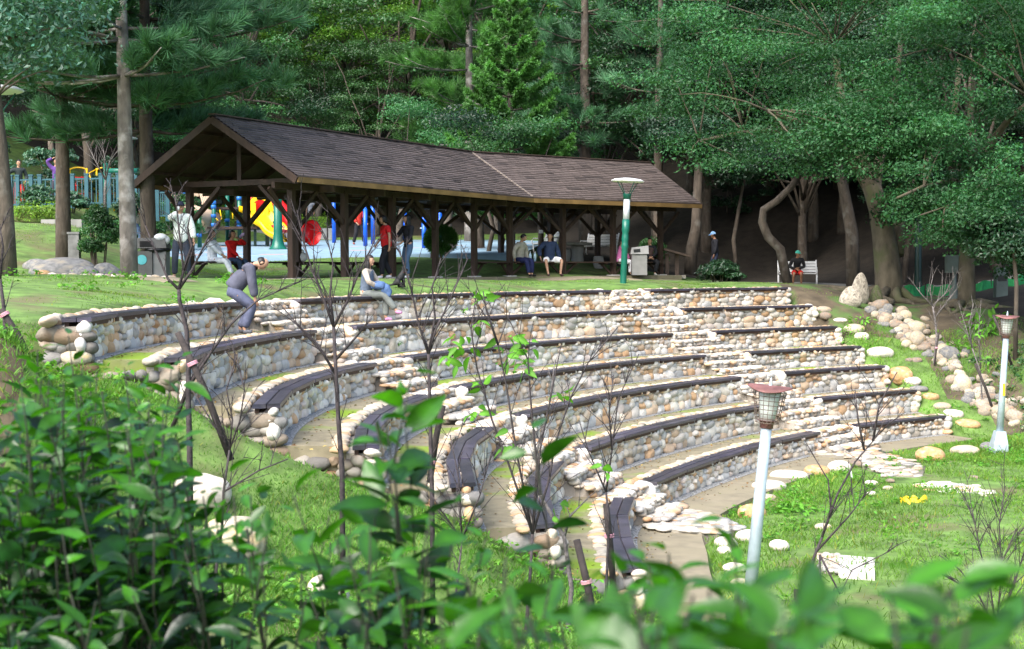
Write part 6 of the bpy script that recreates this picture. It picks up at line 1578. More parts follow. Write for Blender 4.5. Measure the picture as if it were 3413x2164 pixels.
# the two seated men
hf = math.degrees(math.atan2(-n2[1], -n2[0]))
person('man in a beige jacket and navy trousers sitting beside the water bottles', bench_point(1733, 5, 0), hf + 8, 1.70, sitp(lean=10, nod=14, yaw=-35, handL=(-.28, .05, .52), handR=(.26, .02, .54), footL=(-.10, .42, .085), footR=(.12, .50, .085)), dict(top=((.36, .33, .27), 1, .03), trousers=((.015, .02, .07), 1, .015), shoes=(.012, .012, .014), hair='short'))
person('heavy man in a navy jacket and white shorts sitting on the pavilion bench', bench_point(1833, 5, 0), hf - 20, 1.74, sitp(lean=4, yaw=18, handL=(-.34, .02, .50), handR=(.34, .06, .60), footL=(-.20, .40, .085), footR=(.22, .42, .085), kneeL=(-.5, 1, 0), kneeR=(.5, 1, 0)), dict(top=((.025, .04, .085), 1, .035), bulk=1.22, hem=.02, trousers=((.8, .8, .8), .4, .03), shoes=(.05, .03, .03), hair='short'))
# woman in pink behind the lamp, woman in dark vest
person('person in a pink jacket and white trousers sitting half hidden behind the green lamp post', bench_point(2066, 7, 0), 5, 1.58, sitp(lean=10, handL=(-.05, .3, .62), handR=(.05, .35, .6), footL=(-.05, .40, .085), footR=(.1, .46, .085)), dict(top=((.55, .16, .36), 1, .02), trousers=((.70, .70, .74), 1, .02), shoes=(.02, .02, .02), hair='short'))
person('woman in a dark brown vest sitting with hands clasped at the far end bench', bench_point(2167, 7, 0), -88, 1.60, sitp(lean=8, yaw=28, handL=(-.03, .3, .66), handR=(.03, .31, .65), footL=(-.12, .42, .085), footR=(.18, .36, .085), kneeL=(-.4, 1, 0), kneeR=(.4, 1, 0)), dict(top=((.012, .013, .016), 1, .015), vest=(.075, .045, .04), trousers=((.014, .015, .018), 1, .02), shoes=(.7, .68, .64), hair='short'))
# men in caps at the right
person('man in a dark jacket and pale blue cap standing behind the low shrub', gp(2384, 56), 185, 1.72, dict(handL=(-.2, .1, .82), handR=(.22, -.05, .80), yaw=20, nod=10), dict(top=((.022, .023, .03), 1, .025), trousers=((.04, .05, .09), 1, .015), hair='cap', cap=(.20, .36, .60), shoes=(.3, .3, .3)), 'd')
person('man in a green cap and red shorts leaning forward on the white park bench', WB + np.array([-.03, .0, -.02]), -96, 1.66, sitp(lean=28, straight=.8, yaw=-30, handL=(-.03, .34, .66), handR=(.06, .36, .62), footL=(-.14, .34, .085), footR=(.16, .34, .085), pelvis=(0, .08, .54)), dict(top=((.016, .016, .018), 1, .02), trousers=((.50, .02, .015), .4, .02), hair='cap', cap=(.06, .36, .27), shoes=(.25, .2, .16)), 'd')
# people in the playground and beyond the fence
q = gp(462, 47); person('person in a beige shirt and jeans stooping behind a dark conifer trunk', q, 10, 1.60, dict(lean=30, pelvis=(0, -.1, .9), nod=25, handL=(-.2, .3, .8), handR=(.2, .32, .8)), dict(top=((.36, .31, .29), .3, .03), top_name='shirt', trousers=((.08, .13, .22), 1, .02), shoes=(.3, .3, .32), hair='short'))
q = gp(441, 45); person('small child in pale clothes standing by the litter bin', q, 20, .92, dict(), dict(top=((.58, .62, .70), 1, .02), trousers=((.40, .46, .58), 1, .02), shoes=(.6, .6, .6), hair='short'))
q = gp(506, 48); person('small child in a red jacket standing between the gable posts', q, -90, .98, dict(handL=(-.2, .2, .9)), dict(top=((.45, .03, .03), 1, .03), trousers=((.35, .40, .55), 1, .03), shoes=(.1, .1, .15), hair='short'))
q = P(189, 690, 52); person('person in a purple top stretching with raised arms behind the teal fence', q, -70, 1.62, dict(handL=(-.16, .02, 1.72), handR=(.10, .05, 1.74), elbowL=(-1, 0, 0), elbowR=(1, 0, 0)), dict(top=((.11, .05, .22), 1, .02), top_name='shirt', trousers=((.03, .03, .04), 1, .02), hair='short'))
q = P(64, 700, 51.5); person('person in a dark top with red trousers stretching an arm behind the teal fence', q, -60, 1.66, dict(handL=(-.2, .2, 1.0), handR=(.62, .25, 1.05)), dict(top=((.03, .04, .04), 1, .02), trousers=((.40, .03, .02), 1, .03), hair='short'))
q = P(1036, 772, 71); person('person in a pale grey shirt standing behind the right-hand hedge', q, -120, 1.64, dict(), dict(top=((.34, .36, .42), .3, .03), top_name='shirt', trousers=((.04, .04, .05), 1, .02), hair='short'))
q = P(946, 797, 58.9); q[2] -= .40
person('toddler in a dark red jacket sitting at the foot of the yellow slide', q, -65, 1.0, sitp(pelvis=(0, -.0, .78), footL=(-.12, .42, .66), footR=(.12, .42, .66), handL=(-.05, .2, .98), handR=(.05, .2, .98), lean=-5), dict(top=((.16, .02, .025), 1, .03), trousers=((.10, .11, .13), 1, .03), shoes=(.6, .6, .6), hair='short'))
q = P(907, 812, 59.6); q[2] = PZ(59.6); person('child in a bright red top leaning on the side of the yellow slide', q, 40, 1.0, dict(handR=(.25, .3, 1.0), handL=(-.1, .35, .95), lean=12), dict(top=((.50, .02, .02), 1, .03), trousers=((.03, .035, .06), 1, .03), hair='short'))

# the black dog sitting on the grass
q = hit(1333, 960, 31, 40);  t = thing('dog', q, 'small black dog sitting on the grass strip in front of the pavilion', 'dog', None, math.radians(20))
N = [((-.10, 0, .10), .085), ((-.04, 0, .19), .088), ((.04, 0, .28), .075), ((.075, 0, .35), .048), ((.10, 0, .40), .052), ((.16, 0, .395), .032), ((.20, 0, .385), .02)]
E = [(0, 1), (1, 2), (2, 3), (3, 4), (4, 5), (5, 6)]
def ch_(st, pts):
    for p, r in pts: N.append((p, r)); E.append((st, len(N) - 1)); st = len(N) - 1
for sy in (-1, 1):
    ch_(2, [((.075, sy * .05, .2), .034), ((.085, sy * .055, .10), .022), ((.09, sy * .055, .02), .02), ((.125, sy * .055, .012), .016)])
    ch_(0, [((-.02, sy * .085, .10), .055), ((.05, sy * .095, .09), .03), ((-.03, sy * .095, .03), .022), ((.06, sy * .095, .014), .018)])
    ch_(4, [((.085, sy * .045, .445), .018), ((.07, sy * .055, .475), .008)])
ch_(0, [((-.18, 0, .06), .022), ((-.26, .04, .05), .018), ((-.31, .08, .07), .008)])
V, Fs = skin_mesh(N, E, 1); link('body', mesh_arrays('body', V, Fs, None, (M('black_fur', (.008, .008, .009), .6, .3, 30, 4, .5, 60),), True), t)
m = MB(); 
th = np.linspace(0, 2 * PI, 15); m.tube(np.array([(.078 + .045 * math.cos(a) * .5, .052 * math.sin(a), .345 + .02 * math.cos(a) * -1) for a in th]), .009, 6, False); m.build('collar', cloth((.3, .05, .05)), t, True, local=True)
# ------------------------------------------------------------------ bare saplings and stakes
def sapling(label, limbs, Y, r0=.022, twigs=40, seed=0, mat='twig', base_on=True, tl=(.35, 1.0), leaves=None, rtw=.0055):
    """limbs: picture polylines (x, y) or (x, y, dY) unprojected at depth Y; the first one is the stem"""
    global rng; keep = rng; rng = np.random.default_rng(seed)
    L = [[P(p[0], p[1], Y + (p[2] if len(p) > 2 else 0)) for p in l] for l in limbs]
    b = L[0][0].copy(); gzb = g1(b[0], b[1])
    L[0] = [np.array([b[0], b[1], min(gzb - .08, b[2])])] + L[0]
    t = thing('bare_sapling', (b[0], b[1], gzb), label, 'young tree')
    m = MB()
    m.tube(L[0], np.linspace(r0 * 1.1, r0 * .62, len(L[0])), 8)
    for l in L[1:]: m.tube(l, np.linspace(r0 * .62, .005, len(l)), 6)
    m.build('trunk', MAT[mat], t, True)
    m = MB(); tips = []
    segs = [(l, 0.0) for l in L[1:]] + [(L[0], .55)]
    wts = np.array([np.linalg.norm(np.diff(l, axis=0), axis=1).sum() * (1 if f == 0 else .25) for l, f in segs]); wts /= wts.sum()
    for i in range(twigs):
        l, f0 = segs[rng.choice(len(segs), p=wts)]; l = np.array(l); s = np.r_[0, np.cumsum(np.linalg.norm(np.diff(l, axis=0), axis=1))]; d = rng.uniform(f0, 1) * s[-1]
        p = np.array([np.interp(d, s, l[:, k]) for k in range(3)]); k = min(np.searchsorted(s, d), len(l) - 1); ax = norm(l[k] - l[k - 1])
        dr = norm(ax * .9 + norm(rng.normal(size=3) * np.array([1, 1, .4])) * .75 + UP * .35); Lw = rng.uniform(*tl) * (1 - .4 * d / s[-1])
        tw = wiggle(p, p + dr * Lw, 5, .12, .04); m.tube(tw, np.linspace(rtw, .0022, 5), 4, False); tips.append(tw[-1])
        for _ in range(rng.integers(1, 4)):
            j = rng.integers(1, 4); d2 = norm(dr + .8 * rng.normal(size=3) * np.array([1, 1, .6]) + UP * .2); m.tube(wiggle(tw[j], tw[j] + d2 * Lw * rng.uniform(.2, .5), 4, .1), np.linspace(.0035, .0018, 4), 3, False)
    m.build('twigs', MAT[mat], t, True)
    if leaves:
        C, N_ = [], []
        for (x, y, w, h, n) in leaves:
            for _ in range(n): C.append(P(x + rng.uniform(-w / 2, w / 2), y + rng.uniform(-h / 2, h / 2), Y + rng.uniform(-.25, .25))); N_.append(rng.normal(size=3) * .5 + UP * .5 + np.array([0, -.4, 0]))
        C = np.array(C); n = len(C); V, F, c = put_leaves(C, norm(rng.normal(size=(n, 3)) * np.array([1, 1, .35]) - UP * .25), np.array(N_), rng.uniform(.10, .18, n), np.ones((n, 3)) * rng.uniform(.8, 1.35, (n, 1)))
        link('leaves', mesh_arrays('leaves', V - origin_of(t), [F], c, (MAT['weed'],), True), t)
    rng = keep; return t
def stake(label, x0, y0, x1, y1, Y, r=.032, dY=0., tie=None):
    a, b = P(x0, y0, Y), P(x1, y1, Y + dY); m = MB(); m.tube([a - UP * .15, a + (b - a) * .5, b], [r, r * .97, r * .94], 10)
    t = thing('wooden_stake', a, label, 'stake'); m.build('pole', MAT['stake'], t, True)
    if tie is not None:
        q = a + (b - a) * tie; m = MB(); th = np.linspace(0, 2 * PI, 15); ax = norm(b - a); u, v = perp(ax[None]); 
        for k in range(3): m.tube(np.array([q + ax * (.012 * k - .01) + (u[0] * math.cos(h) + v[0] * math.sin(h)) * (r + .012) for h in th]), .007, 5, False)
        m.tube([q + u[0] * r, q + u[0] * .09 - UP * .03], .006, 4); m.build('ribbon', MAT['pink'], t, True)
    return t
sapling('bare sapling with crossed stakes left of the second bench end', [[(632, 1480), (628, 1350), (628, 1200), (622, 1100), (598, 1000), (596, 965)], [(596, 965), (560, 930), (515, 830), (480, 740)], [(596, 965), (612, 900), (600, 800), (590, 700), (583, 640)], [(596, 965), (640, 900), (690, 800), (740, 720)], [(628, 1290), (700, 1180), (770, 1080), (860, 1000), (1020, 930)], [(612, 900), (640, 820), (625, 760), (640, 690)]], 14.6, .028, 46, 1, 'twig', tl=(.2, .6))
stake('thick dark stake leaning left beside the sapling, with pink ribbon', 770, 1482, 592, 1108, 14.2, .034, 0, .72)
stake('second crossed stake leaning right behind the sapling', 570, 1385, 690, 1180, 14.9, .022)
sapling('bare sapling with fanned branches in front of the third bench', [[(1140, 1560), (1132, 1460), (1125, 1350), (1120, 1250), (1112, 1090)], [(1112, 1090), (1080, 1000), (1040, 900), (1010, 800), (990, 700)], [(1112, 1090), (1160, 1000), (1200, 900), (1250, 800)], [(1112, 1090), (1100, 980), (1110, 880), (1090, 790)], [(1120, 1250), (1060, 1150), (990, 1080), (930, 1010)], [(1118, 1200), (1190, 1120), (1240, 1060)]], 15.2, .027, 60, 2, 'twig', tl=(.25, .7))
sapling('thin bare sapling behind the leaning pole, in front of the middle benches', [[(1440, 1640), (1436, 1500), (1432, 1330), (1428, 1180)], [(1428, 1180), (1395, 1080), (1370, 960), (1340, 860), (1310, 800)], [(1428, 1180), (1450, 1060), (1440, 960), (1470, 860)], [(1428, 1180), (1452, 1100), (1500, 1000), (1560, 860)]], 15.4, .025, 40, 3, tl=(.25, .7))
stake('upright dark stake beside the thin sapling, tied with pink ribbon', 1432, 1560, 1476, 1352, 15.6, .034, 0, .1)
sapling('multi-stemmed sapling with fresh green leaves in front of the middle benches', [[(1752, 2120), (1765, 1950), (1775, 1780)], [(1775, 1780), (1700, 1560), (1640, 1400), (1590, 1230), (1570, 1100), (1590, 960)], [(1775, 1780), (1720, 1500), (1690, 1300), (1660, 1150), (1700, 1040)], [(1775, 1780), (1790, 1550), (1770, 1350), (1760, 1200), (1690, 1050)], [(1775, 1780), (1830, 1600), (1850, 1480), (1900, 1330), (1960, 1210), (2060, 1090)], [(1775, 1780), (1800, 1500), (1840, 1300), (1870, 1150)], [(1660, 1150), (1620, 1030), (1610, 970)]], 13.6, .020, 50, 4, tl=(.25, .7), rtw=.0045,
        leaves=[(1600, 985, 70, 40, 8), (1530, 1170, 80, 120, 18), (1720, 1180, 110, 130, 26), (1590, 1280, 60, 30, 6), (1590, 1370, 50, 30, 5), (1680, 1460, 60, 70, 6), (1690, 1130, 70, 20, 5), (2015, 1570, 40, 60, 4), (1870, 1310, 60, 30, 4), (1600, 1100, 30, 60, 4), (1860, 1700, 60, 60, 4)])
sapling('sapling leaning against a dark stake beside the lowest left bench', [[(1895, 2080), (1905, 1960), (1880, 1790), (1800, 1650)], [(1800, 1650), (1790, 1500), (1830, 1360), (1850, 1200)], [(1880, 1790), (1900, 1720), (1970, 1650)]], 14.2, .026, 16, 5, 'twig_pale', tl=(.2, .5))
stake('dark cut stake leaning left in the grass, tied with pink ribbon', 1996, 2110, 1922, 1800, 13.8, .036, 0, .55)
sapling('thin forked sapling behind the upright stake by the lowest left bench', [[(2020, 2000), (2024, 1880), (2030, 1740), (2020, 1640)], [(2020, 1640), (1985, 1560), (1960, 1500), (1930, 1400)], [(2020, 1640), (2040, 1500), (2060, 1330), (2130, 1180)], [(2040, 1500), (2030, 1380), (2045, 1250)]], 15, .017, 26, 6, tl=(.25, .6))
stake('upright blackened stake at the lowest left bench, tied with pink ribbon', 2048, 1960, 2020, 1680, 15.1, .034, 0, .62)
sapling('leaning sapling with long diagonal stem on the lawn beside the near lamp', [[(2690, 2160), (2688, 2000), (2712, 1860), (2740, 1790)], [(2740, 1790), (2790, 1650), (2850, 1540), (2910, 1470), (2950, 1400)], [(2740, 1790), (2770, 1700), (2760, 1600), (2700, 1500)], [(2720, 1840), (2830, 1720), (2890, 1640)], [(2910, 1470), (2930, 1350), (2990, 1240)], [(2880, 1500), (2860, 1400), (2850, 1300)]], 15.6, .022, 26, 7, tl=(.3, .8))
sapling('second thin stem standing close to the leaning sapling on the lawn', [[(2738, 2130), (2736, 2000), (2732, 1850)], [(2732, 1850), (2800, 1980), (2840, 1900), (2960, 1840)]], 15.5, .02, 6, 8, tl=(.2, .5))
stake('short cut stump stake on the lawn beside the leaning sapling', 2668, 2110, 2656, 1966, 15.3, .036)
sapling('bare shrub of many upright twigs at the lower right corner', [[(3350, 2180), (3320, 2100)], [(3320, 2100), (3260, 1980), (3200, 1900), (3130, 1850)], [(3320, 2100), (3300, 1950), (3270, 1850), (3240, 1700)], [(3320, 2100), (3340, 1900), (3330, 1750), (3350, 1620)], [(3320, 2100), (3380, 1950), (3420, 1820), (3440, 1700)], [(3300, 1950), (3350, 1850), (3390, 1760)], [(3260, 1980), (3150, 1920), (3080, 1880)]], 13.6, .014, 56, 9, tl=(.25, .7), rtw=.0045)
h = hit(3112, 1222); sapling('pale-barked bare tree growing in the stone channel', [[(3112, 1225), (3122, 1120), (3116, 1060), (3108, 1020)], [(3108, 1020), (3070, 980), (3040, 940)], [(3108, 1020), (3150, 980), (3180, 920)], [(3116, 1060), (3160, 1000), (3200, 950)], [(3108, 1020), (3100, 960), (3110, 920)]], h[1], .035, 40, 10, 'twig_pale', tl=(.3, .9), rtw=.008)
stake('thin dark stake beside the pale-barked tree in the channel', 3112, 1220, 3130, 1110, h[1] - .15, .022, 0, .55)
h = hit(3272, 1370); sapling('bare young tree with drooping stem right of the stone channel', [[(3275, 1365), (3268, 1240), (3240, 1160)], [(3240, 1160), (3222, 1100), (3200, 1030)], [(3240, 1160), (3230, 1080), (3245, 1010)], [(3268, 1240), (3262, 1100), (3270, 1000)]], h[1], .026, 30, 11, 'twig_pale', tl=(.3, .8), rtw=.007, leaves=[(3265, 1090, 50, 60, 10), (3280, 1210, 40, 50, 10)])
stake('dark stake leaning left beside the young tree right of the channel', 3322, 1382, 3250, 1212, h[1] - .3, .034)
stake('long dark stake leaning by the right edge of the bank', 3372, 1195, 3310, 1050, 33.5, .03)
sapling('dark sapling stem at the left edge with pink ribbon', [[(24, 1200), (18, 1100), (12, 1020), (0, 930)], [(0, 930), (-20, 840), (10, 740)], [(0, 930), (10, 820), (-10, 700)]], 15.5, .026, 12, 12, tl=(.3, .6))
stake('dark stake leaning left at the left edge', 128, 1225, 4, 1030, 15.3, .034, 0, .9)
sapling('slender bare sapling with curved stem behind the left foreground leaves', [[(720, 1900), (740, 1760), (745, 1640), (765, 1500)], [(765, 1500), (775, 1400), (755, 1300), (790, 1180)], [(765, 1500), (800, 1400), (815, 1300), (790, 1200)], [(745, 1640), (860, 1570), (960, 1530)], [(765, 1500), (690, 1380), (640, 1300)]], 11.5, .013, 30, 13, tl=(.2, .5), rtw=.004)
sapling('dark straight sapling stem in the middle foreground grass', [[(1505, 2180), (1520, 1980), (1540, 1800)], [(1540, 1800), (1530, 1600), (1500, 1450)], [(1540, 1800), (1600, 1650), (1640, 1500)], [(1540, 1800), (1470, 1700), (1420, 1620)]], 12.8, .012, 24, 14, tl=(.25, .6), rtw=.004)
sapling('bare reddish twiggy bush between the two left conifers', [[(350, 640), (352, 600)], [(352, 600), (320, 540), (290, 480)], [(352, 600), (365, 540), (400, 490)], [(352, 600), (350, 530), (340, 470)]], 45, .05, 26, 15, 'twig_pale', tl=(.5, 1.2), rtw=.012)

# ------------------------------------------------------------------ grass, weeds
def scatter_poly(n, x0, x1, y0, y1): return rng.uniform(x0, x1, n), rng.uniform(y0, y1, n)
noise_k = rng.normal(size=(6, 2)) * .9; noise_p = rng.uniform(0, 6.28, 6)
def patch(x, y): return np.sin(x[:, None] * noise_k[None, :, 0] + y[:, None] * noise_k[None, :, 1] + noise_p).sum(1) / 6
def grassy(x, y, thr=-.35):
    ins, u, a = in_terrace(x, y, .0, .01)
    top = (u > 6.3) & (u < 6.62) & (a > angl(RGTR, 6)) & (a < angl(LFTL, 6))
    k = ~ins & ~top
    for pts, w in PATHS:
        pts = np.array(pts); d = np.full(len(x), 9e9)
        for p, q in zip(pts[:-1], pts[1:]):
            v = q - p; tt = np.clip(((x - p[0]) * v[0] + (y - p[1]) * v[1]) / (v @ v), 0, 1); d = np.minimum(d, np.hypot(x - p[0] - tt * v[0], y - p[1] - tt * v[1]))
        k &= d > w
    return k & (patch(x, y) + rng.normal(size=len(x)) * .25 > thr)
PATHS = [([(-22, 30.2), (-14, 31.4), (-10.4, 32.6), tuple(f0 + np.array([-.9, -1.6])), tuple(f0)], .6), ([(-8.2, 33.2), (-7.0, 30.2), (-5.9, 28.4), (-5., 27.3)], .6),
         ([tuple(along(k, PW_ / 2)) for k in range(9)], 2.35), ([(3.2, 40.5), (3.0, 38.6)], .45), ([tuple(along(k, -1.0)) for k in range(9)], .62),
         ([P(2600, 0, 30)[:2], P(2850, 0, 30)[:2], P(3080, 0, 28.6)[:2]], .35), ([P(3070, 0, 27.6)[:2], P(3300, 0, 27.)[:2]], .55), ([P(2730, 0, 21)[:2], P(2915, 0, 20.8)[:2]], .38)]
def blades(name, regions, hgt, wid, label=None, mat='grass', tone=(1, 1, 1), thr=-.35):
    X, Yy = [], []
    for n, x0, x1, y0, y1 in regions: a, b = scatter_poly(n, x0, x1, y0, y1); X.append(a); Yy.append(b)
    x, y = np.concatenate(X), np.concatenate(Yy)
    k = grassy(x, y, thr) & (np.abs(x / np.maximum(y, 1)) < .36 ); x, y = x[k], y[k]; n = len(x); z = gz(x, y)
    C = np.c_[x, y, z - .015]; D = norm(rng.normal(size=(n, 3)) * np.array([.5, .5, .15]) + UP)
    sc = 1 + .5 * patch(x * 2.3, y * 2.3); L = hgt * np.clip(sc, .5, 1.7) * rng.uniform(.6, 1.3, n)
    side = norm(np.cross(D, rng.normal(size=(n, 3)))); w = (wid * rng.uniform(.7, 1.3, n))[:, None]; bend = norm(rng.normal(size=(n, 3)) * np.array([1, 1, 0]) + 1e-6) * (L * .35)[:, None]
    V = np.stack([C - side * w * .5, C + side * w * .5, C + D * (L * .6)[:, None] + side * w * .35 + bend * .3, C + D * L[:, None] + bend], 1).reshape(-1, 3)
    F = np.arange(n * 4).reshape(n, 4)
    c = np.ones((n, 3)) * rng.uniform(.7, 1.3, (n, 1)); dry = rng.random(n) < .05; c[dry] = np.array([1.9, 1.05, 1.1]); c = c * np.array(tone) * (1 + .25 * patch(x * .8, y * .8))[:, None]
    o = link(name, mesh_arrays(name, V, [F], np.repeat(c, 4, 0), (MAT[mat],), False)); return tag(o, kind='stuff')
blades('grass', [(90000, 1.5, 13, 14.5, 34), (30000, 9, 15, 30, 41)], .10, .013, None, 'grass')
blades('grass', [(95000, -6.5, 2.5, 11.5, 18.2)], .085, .011, None, 'grass', (.85, .95, 1.1), -.9)
blades('grass', [(60000, -12, 10, 26, 46), (30000, -17, -7, 18, 50), (34000, -8, -3, 14.5, 26), (26000, -14, 6, 40, 50)], .032, .014, None, 'grass', (.95, .9, .9), -.3)
def weeds(name, regions, size, per, label=None, mat='weed', thr=.05, hh=.12):
    X, Yy = [], []
    for n, x0, x1, y0, y1 in regions: a, b = scatter_poly(n, x0, x1, y0, y1); X.append(a); Yy.append(b)
    x, y = np.concatenate(X), np.concatenate(Yy); k = grassy(x, y, thr) & (np.abs(x / np.maximum(y, 1)) < .36); x, y = x[k], y[k]; z = gz(x, y)
    cs = np.c_[x, y, z + hh * .5]; n = len(cs); r = rng.uniform(.08, .22, n)
    C = np.repeat(cs, per, 0) + rng.normal(size=(n * per, 3)) * np.repeat(np.stack([r, r, r * .45], 1), per, 0) * .6; C[:, 2] = np.maximum(C[:, 2], np.repeat(z, per) + .01)
    V, F, c = leaf_cards(C, .7 * rng.normal(size=C.shape) * .7 + UP * .8, size, .6, .1, .35)
    return tag(link(name, mesh_arrays(name, V, [F], c, (MAT[mat],), False)), kind='stuff')
weeds('ground_cover', [(420, 2, 13, 15, 31), (700, -6, 2, 11.5, 17.8), (500, -11, -5, 17, 31), (200, 10, 13, 30, 37)], .07, 26)
weeds('ground_cover', [(900, 11.8, 15.5, 30, 39)], .085, 24, None, 'leaf_mid', -.1, .16)
# bright weeds growing against the walls and boulders
for i, (x, y, w, n, lb) in enumerate([(2825, 1120, 40, 60, 'bright green weed clump right of the third terrace wall'), (2868, 1098, 50, 50, 'bright leafy weed behind the half hidden boulder'), (2890, 1170, 44, 40, 'ferny weed beside the long pale boulder'), (2812, 1150, 30, 40, 'small bright weed at the foot of the third wall end'),
                                      (3090, 1410, 50, 60, 'weed tuft at the right end of the lowest wall'), (2640, 1720, 90, 120, 'leafy weeds in the grass right of the near lamp pole'), (1545, 1040, 16, 14, 'small weed sprouting from the topmost wall'), (800, 1235, 16, 16, 'small weed growing from the second wall'), (870, 1215, 40, 30, 'small weed at the foot of the second wall'),
                                      (1330, 1150, 14, 12, 'small weed on the second middle wall'), (3190, 1180, 60, 60, 'low leafy weed on the shaded bank'), (3290, 1120, 90, 90, 'broad leafy weed below the exposed roots')]):
    q = hit(x, y) if x > 2000 else P(x, y, {1545: 31.5, 800: 24, 870: 24.5, 1330: 29}[x]); 
    t = thing('weed_clump', q, lb, 'weed'); s = w * q[1] / FPX
    C = q + rng.normal(size=(n, 3)) * np.array([s * .4, s * .4, s * .25]) + UP * s * .3
    V, F, c = put_leaves(C, norm((C - q) * np.array([1, 1, .3]) / s + rng.normal(size=(n, 3)) * .3), rng.normal(size=(n, 3)) * .35 + UP, max(.06, s * .28) * rng.uniform(.7, 1.4, n), np.ones((n, 3)) * rng.uniform(.8, 1.25, (n, 1))); link('leaves', mesh_arrays('leaves', V - np.array(origin_of(t)), [F], c * 1.1, (MAT['weed'],), False), t)
    m = MB()
    for k in range(4): m.tube([q - UP * .03, q + UP * s * .3 + rng.normal(size=3) * s * .2], .005, 4)
    m.build('stems', MAT['weed'], t)

# fallen leaves and bits of bark lying on the terraces, the lowest walk and the lawn edge
def litter(n):
    C = []
    while len(C) < n:
        t = rng.integers(2, 9); u = 7 - t; f = rng.random(); a = float(angl(RGTR, max(u, 0))) * (1 - f) + float(angl(LFTL, max(u, 0))) * f
        if any(float(angl(x, max(u, 0))) - .01 < a < float(angl(y, max(u, 0))) + .01 for x, y in ((MIDL, LFTR), (RGTL, MIDR))): continue
        off = rng.uniform(.62, 1.22) if rng.random() < .6 else rng.uniform(.98, 1.22)
        x, y = pol(u, a, off - .15); C.append((x, y, tread(t) + .008))
    C = np.array(C); N = UP + .25 * rng.normal(size=C.shape)
    V, F, c = leaf_cards(C, N, .055, .5, .1, .4); k = rng.integers(0, 4, n); pal = np.array([(.30, .16, .05), (.16, .085, .03), (.36, .27, .08), (.11, .12, .03)])[k]
    return tag(link('leaf_litter', mesh_arrays('leaf_litter', V, [F], c * np.repeat(pal, 4, 0), (M('dry_leaf', (1, 1, 1), .8, .3, 20, tint=True, spec=.2),), False)), kind='stuff')
litter(1500)
# ------------------------------------------------------------------ leafy shrubs in the foreground
def shrub(label, tips, root_spread=.35, seed=0, leaf=(.05, .108)):
    """tips: (x, y, depth) picture positions of shoot ends; stems run down to a common root on the bank"""
    global rng; keep = rng; rng = np.random.default_rng(seed)
    T_ = np.array([P(*t) for t in tips]); cx, cy = T_[:, 0].mean(), T_[:, 1].mean() + .15; z = min(g1(cx, cy), T_[:, 2].min() - .5)
    t = thing('leafy_shrub', (cx, cy, z), label, 'shrub'); m = MB(); C, D, N, S, K = [], [], [], [], []
    for e in T_:
        b = np.array([cx, cy, z - .05]) + np.array([rng.normal(), rng.normal(), 0]) * root_spread * .3
        mid = (b + e) / 2 + np.array([(e[0] - cx) * .35 + rng.normal() * .13, (e[1] - cy) * .3 + rng.normal() * .1, -.05]); tt = np.linspace(0, 1, 12)[:, None]
        pth = (1 - tt) ** 2 * b + 2 * tt * (1 - tt) * mid + tt ** 2 * e + np.r_[np.zeros((1, 3)), rng.normal(size=(11, 3)) * .008]
        L = np.linalg.norm(np.diff(pth, axis=0), axis=1).sum(); m.tube(pth, np.linspace(.0048, .0018, 12), 5)
        ax = norm(np.gradient(pth, axis=0)); LL = min(L, 1.25); n = max(7, int(LL / .036)); a0 = rng.uniform(0, 6.3); tone = rng.uniform(.35, 1.35)
        for j in range(n):
            f = 1 - (j / n) * min(1, LL / L); i = f * 11; i0 = min(int(i), 10); p = pth[i0] + (pth[i0 + 1] - pth[i0]) * (i - i0); u = ax[i0]
            uu, vv = perp(u[None]); th = a0 + j * 2.4 + rng.normal() * .3; out = uu[0] * math.cos(th) + vv[0] * math.sin(th)
            d = norm(out * 1.0 + u * rng.uniform(.15, .8) + UP * rng.uniform(-.25, .25)); C.append(p + d * .012); D.append(d); N.append(norm(UP * .9 + .38 * rng.normal(size=3)))
            young = j < 4; S.append(rng.uniform(*leaf) * (.6 if young and j < 2 else 1)); K.append(np.array([2.4, 2.0, .8]) * max(tone, .8) if young or rng.random() < .16 else np.array([1, 1, 1 + .8 * rng.random()]) * tone * rng.uniform(.55, 1.2))  # pale young tips; other tints imitate backlit leaves, inner shade and bluish sheen
    V, F, c = put_leaves(np.array(C), np.array(D), np.array(N), np.array(S), np.array(K))
    link('leaves', mesh_arrays('leaves', V - np.array(origin_of(t)), [F], c, (MAT['fg_leaf'],), True), t); m.build('stems', MAT['stem_green'], t, True); rng = keep
    return t
g = np.random.default_rng(9)
OX = np.array([-100, 0, 150, 300, 420, 520, 600, 700, 800, 900, 1000, 1150, 1250, 1380, 1500, 1700, 1900, 2100, 2250, 2400, 2600, 2800, 3000, 3200, 3413, 3500])
OY = np.array([1150, 1200, 1220, 1200, 1220, 1310, 1420, 1500, 1540, 1590, 1610, 1600, 1520, 1560, 1680, 1800, 1900, 1960, 1900, 1930, 1960, 1990, 2040, 2020, 1960, 1950])
def tips_in(x0, x1, n, D0, D1, y_extra=650, drop=0.):
    out = []
    for i in range(n):
        x = g.uniform(x0, x1); yo = np.interp(x, OX, OY) + drop
        f = g.beta(1.0, 1.35); y = yo + 25 + f * min(y_extra, 2230 - yo); out.append((x, y, D0 + (D1 - D0) * g.uniform() - .6 * f))
    return out
shrub('dense leafy shrub filling the lower left corner', tips_in(-150, 300, 70, 3.3, 4.6, 950), .5, 1)
shrub('leafy shrub at lower left, right of the corner one', tips_in(180, 560, 52, 3.4, 4.7, 900), .5, 2)
shrub('leafy shrub with grey-green leaves in front of the hidden boulders', tips_in(480, 880, 27, 3.2, 4.4, 700), .4, 3)
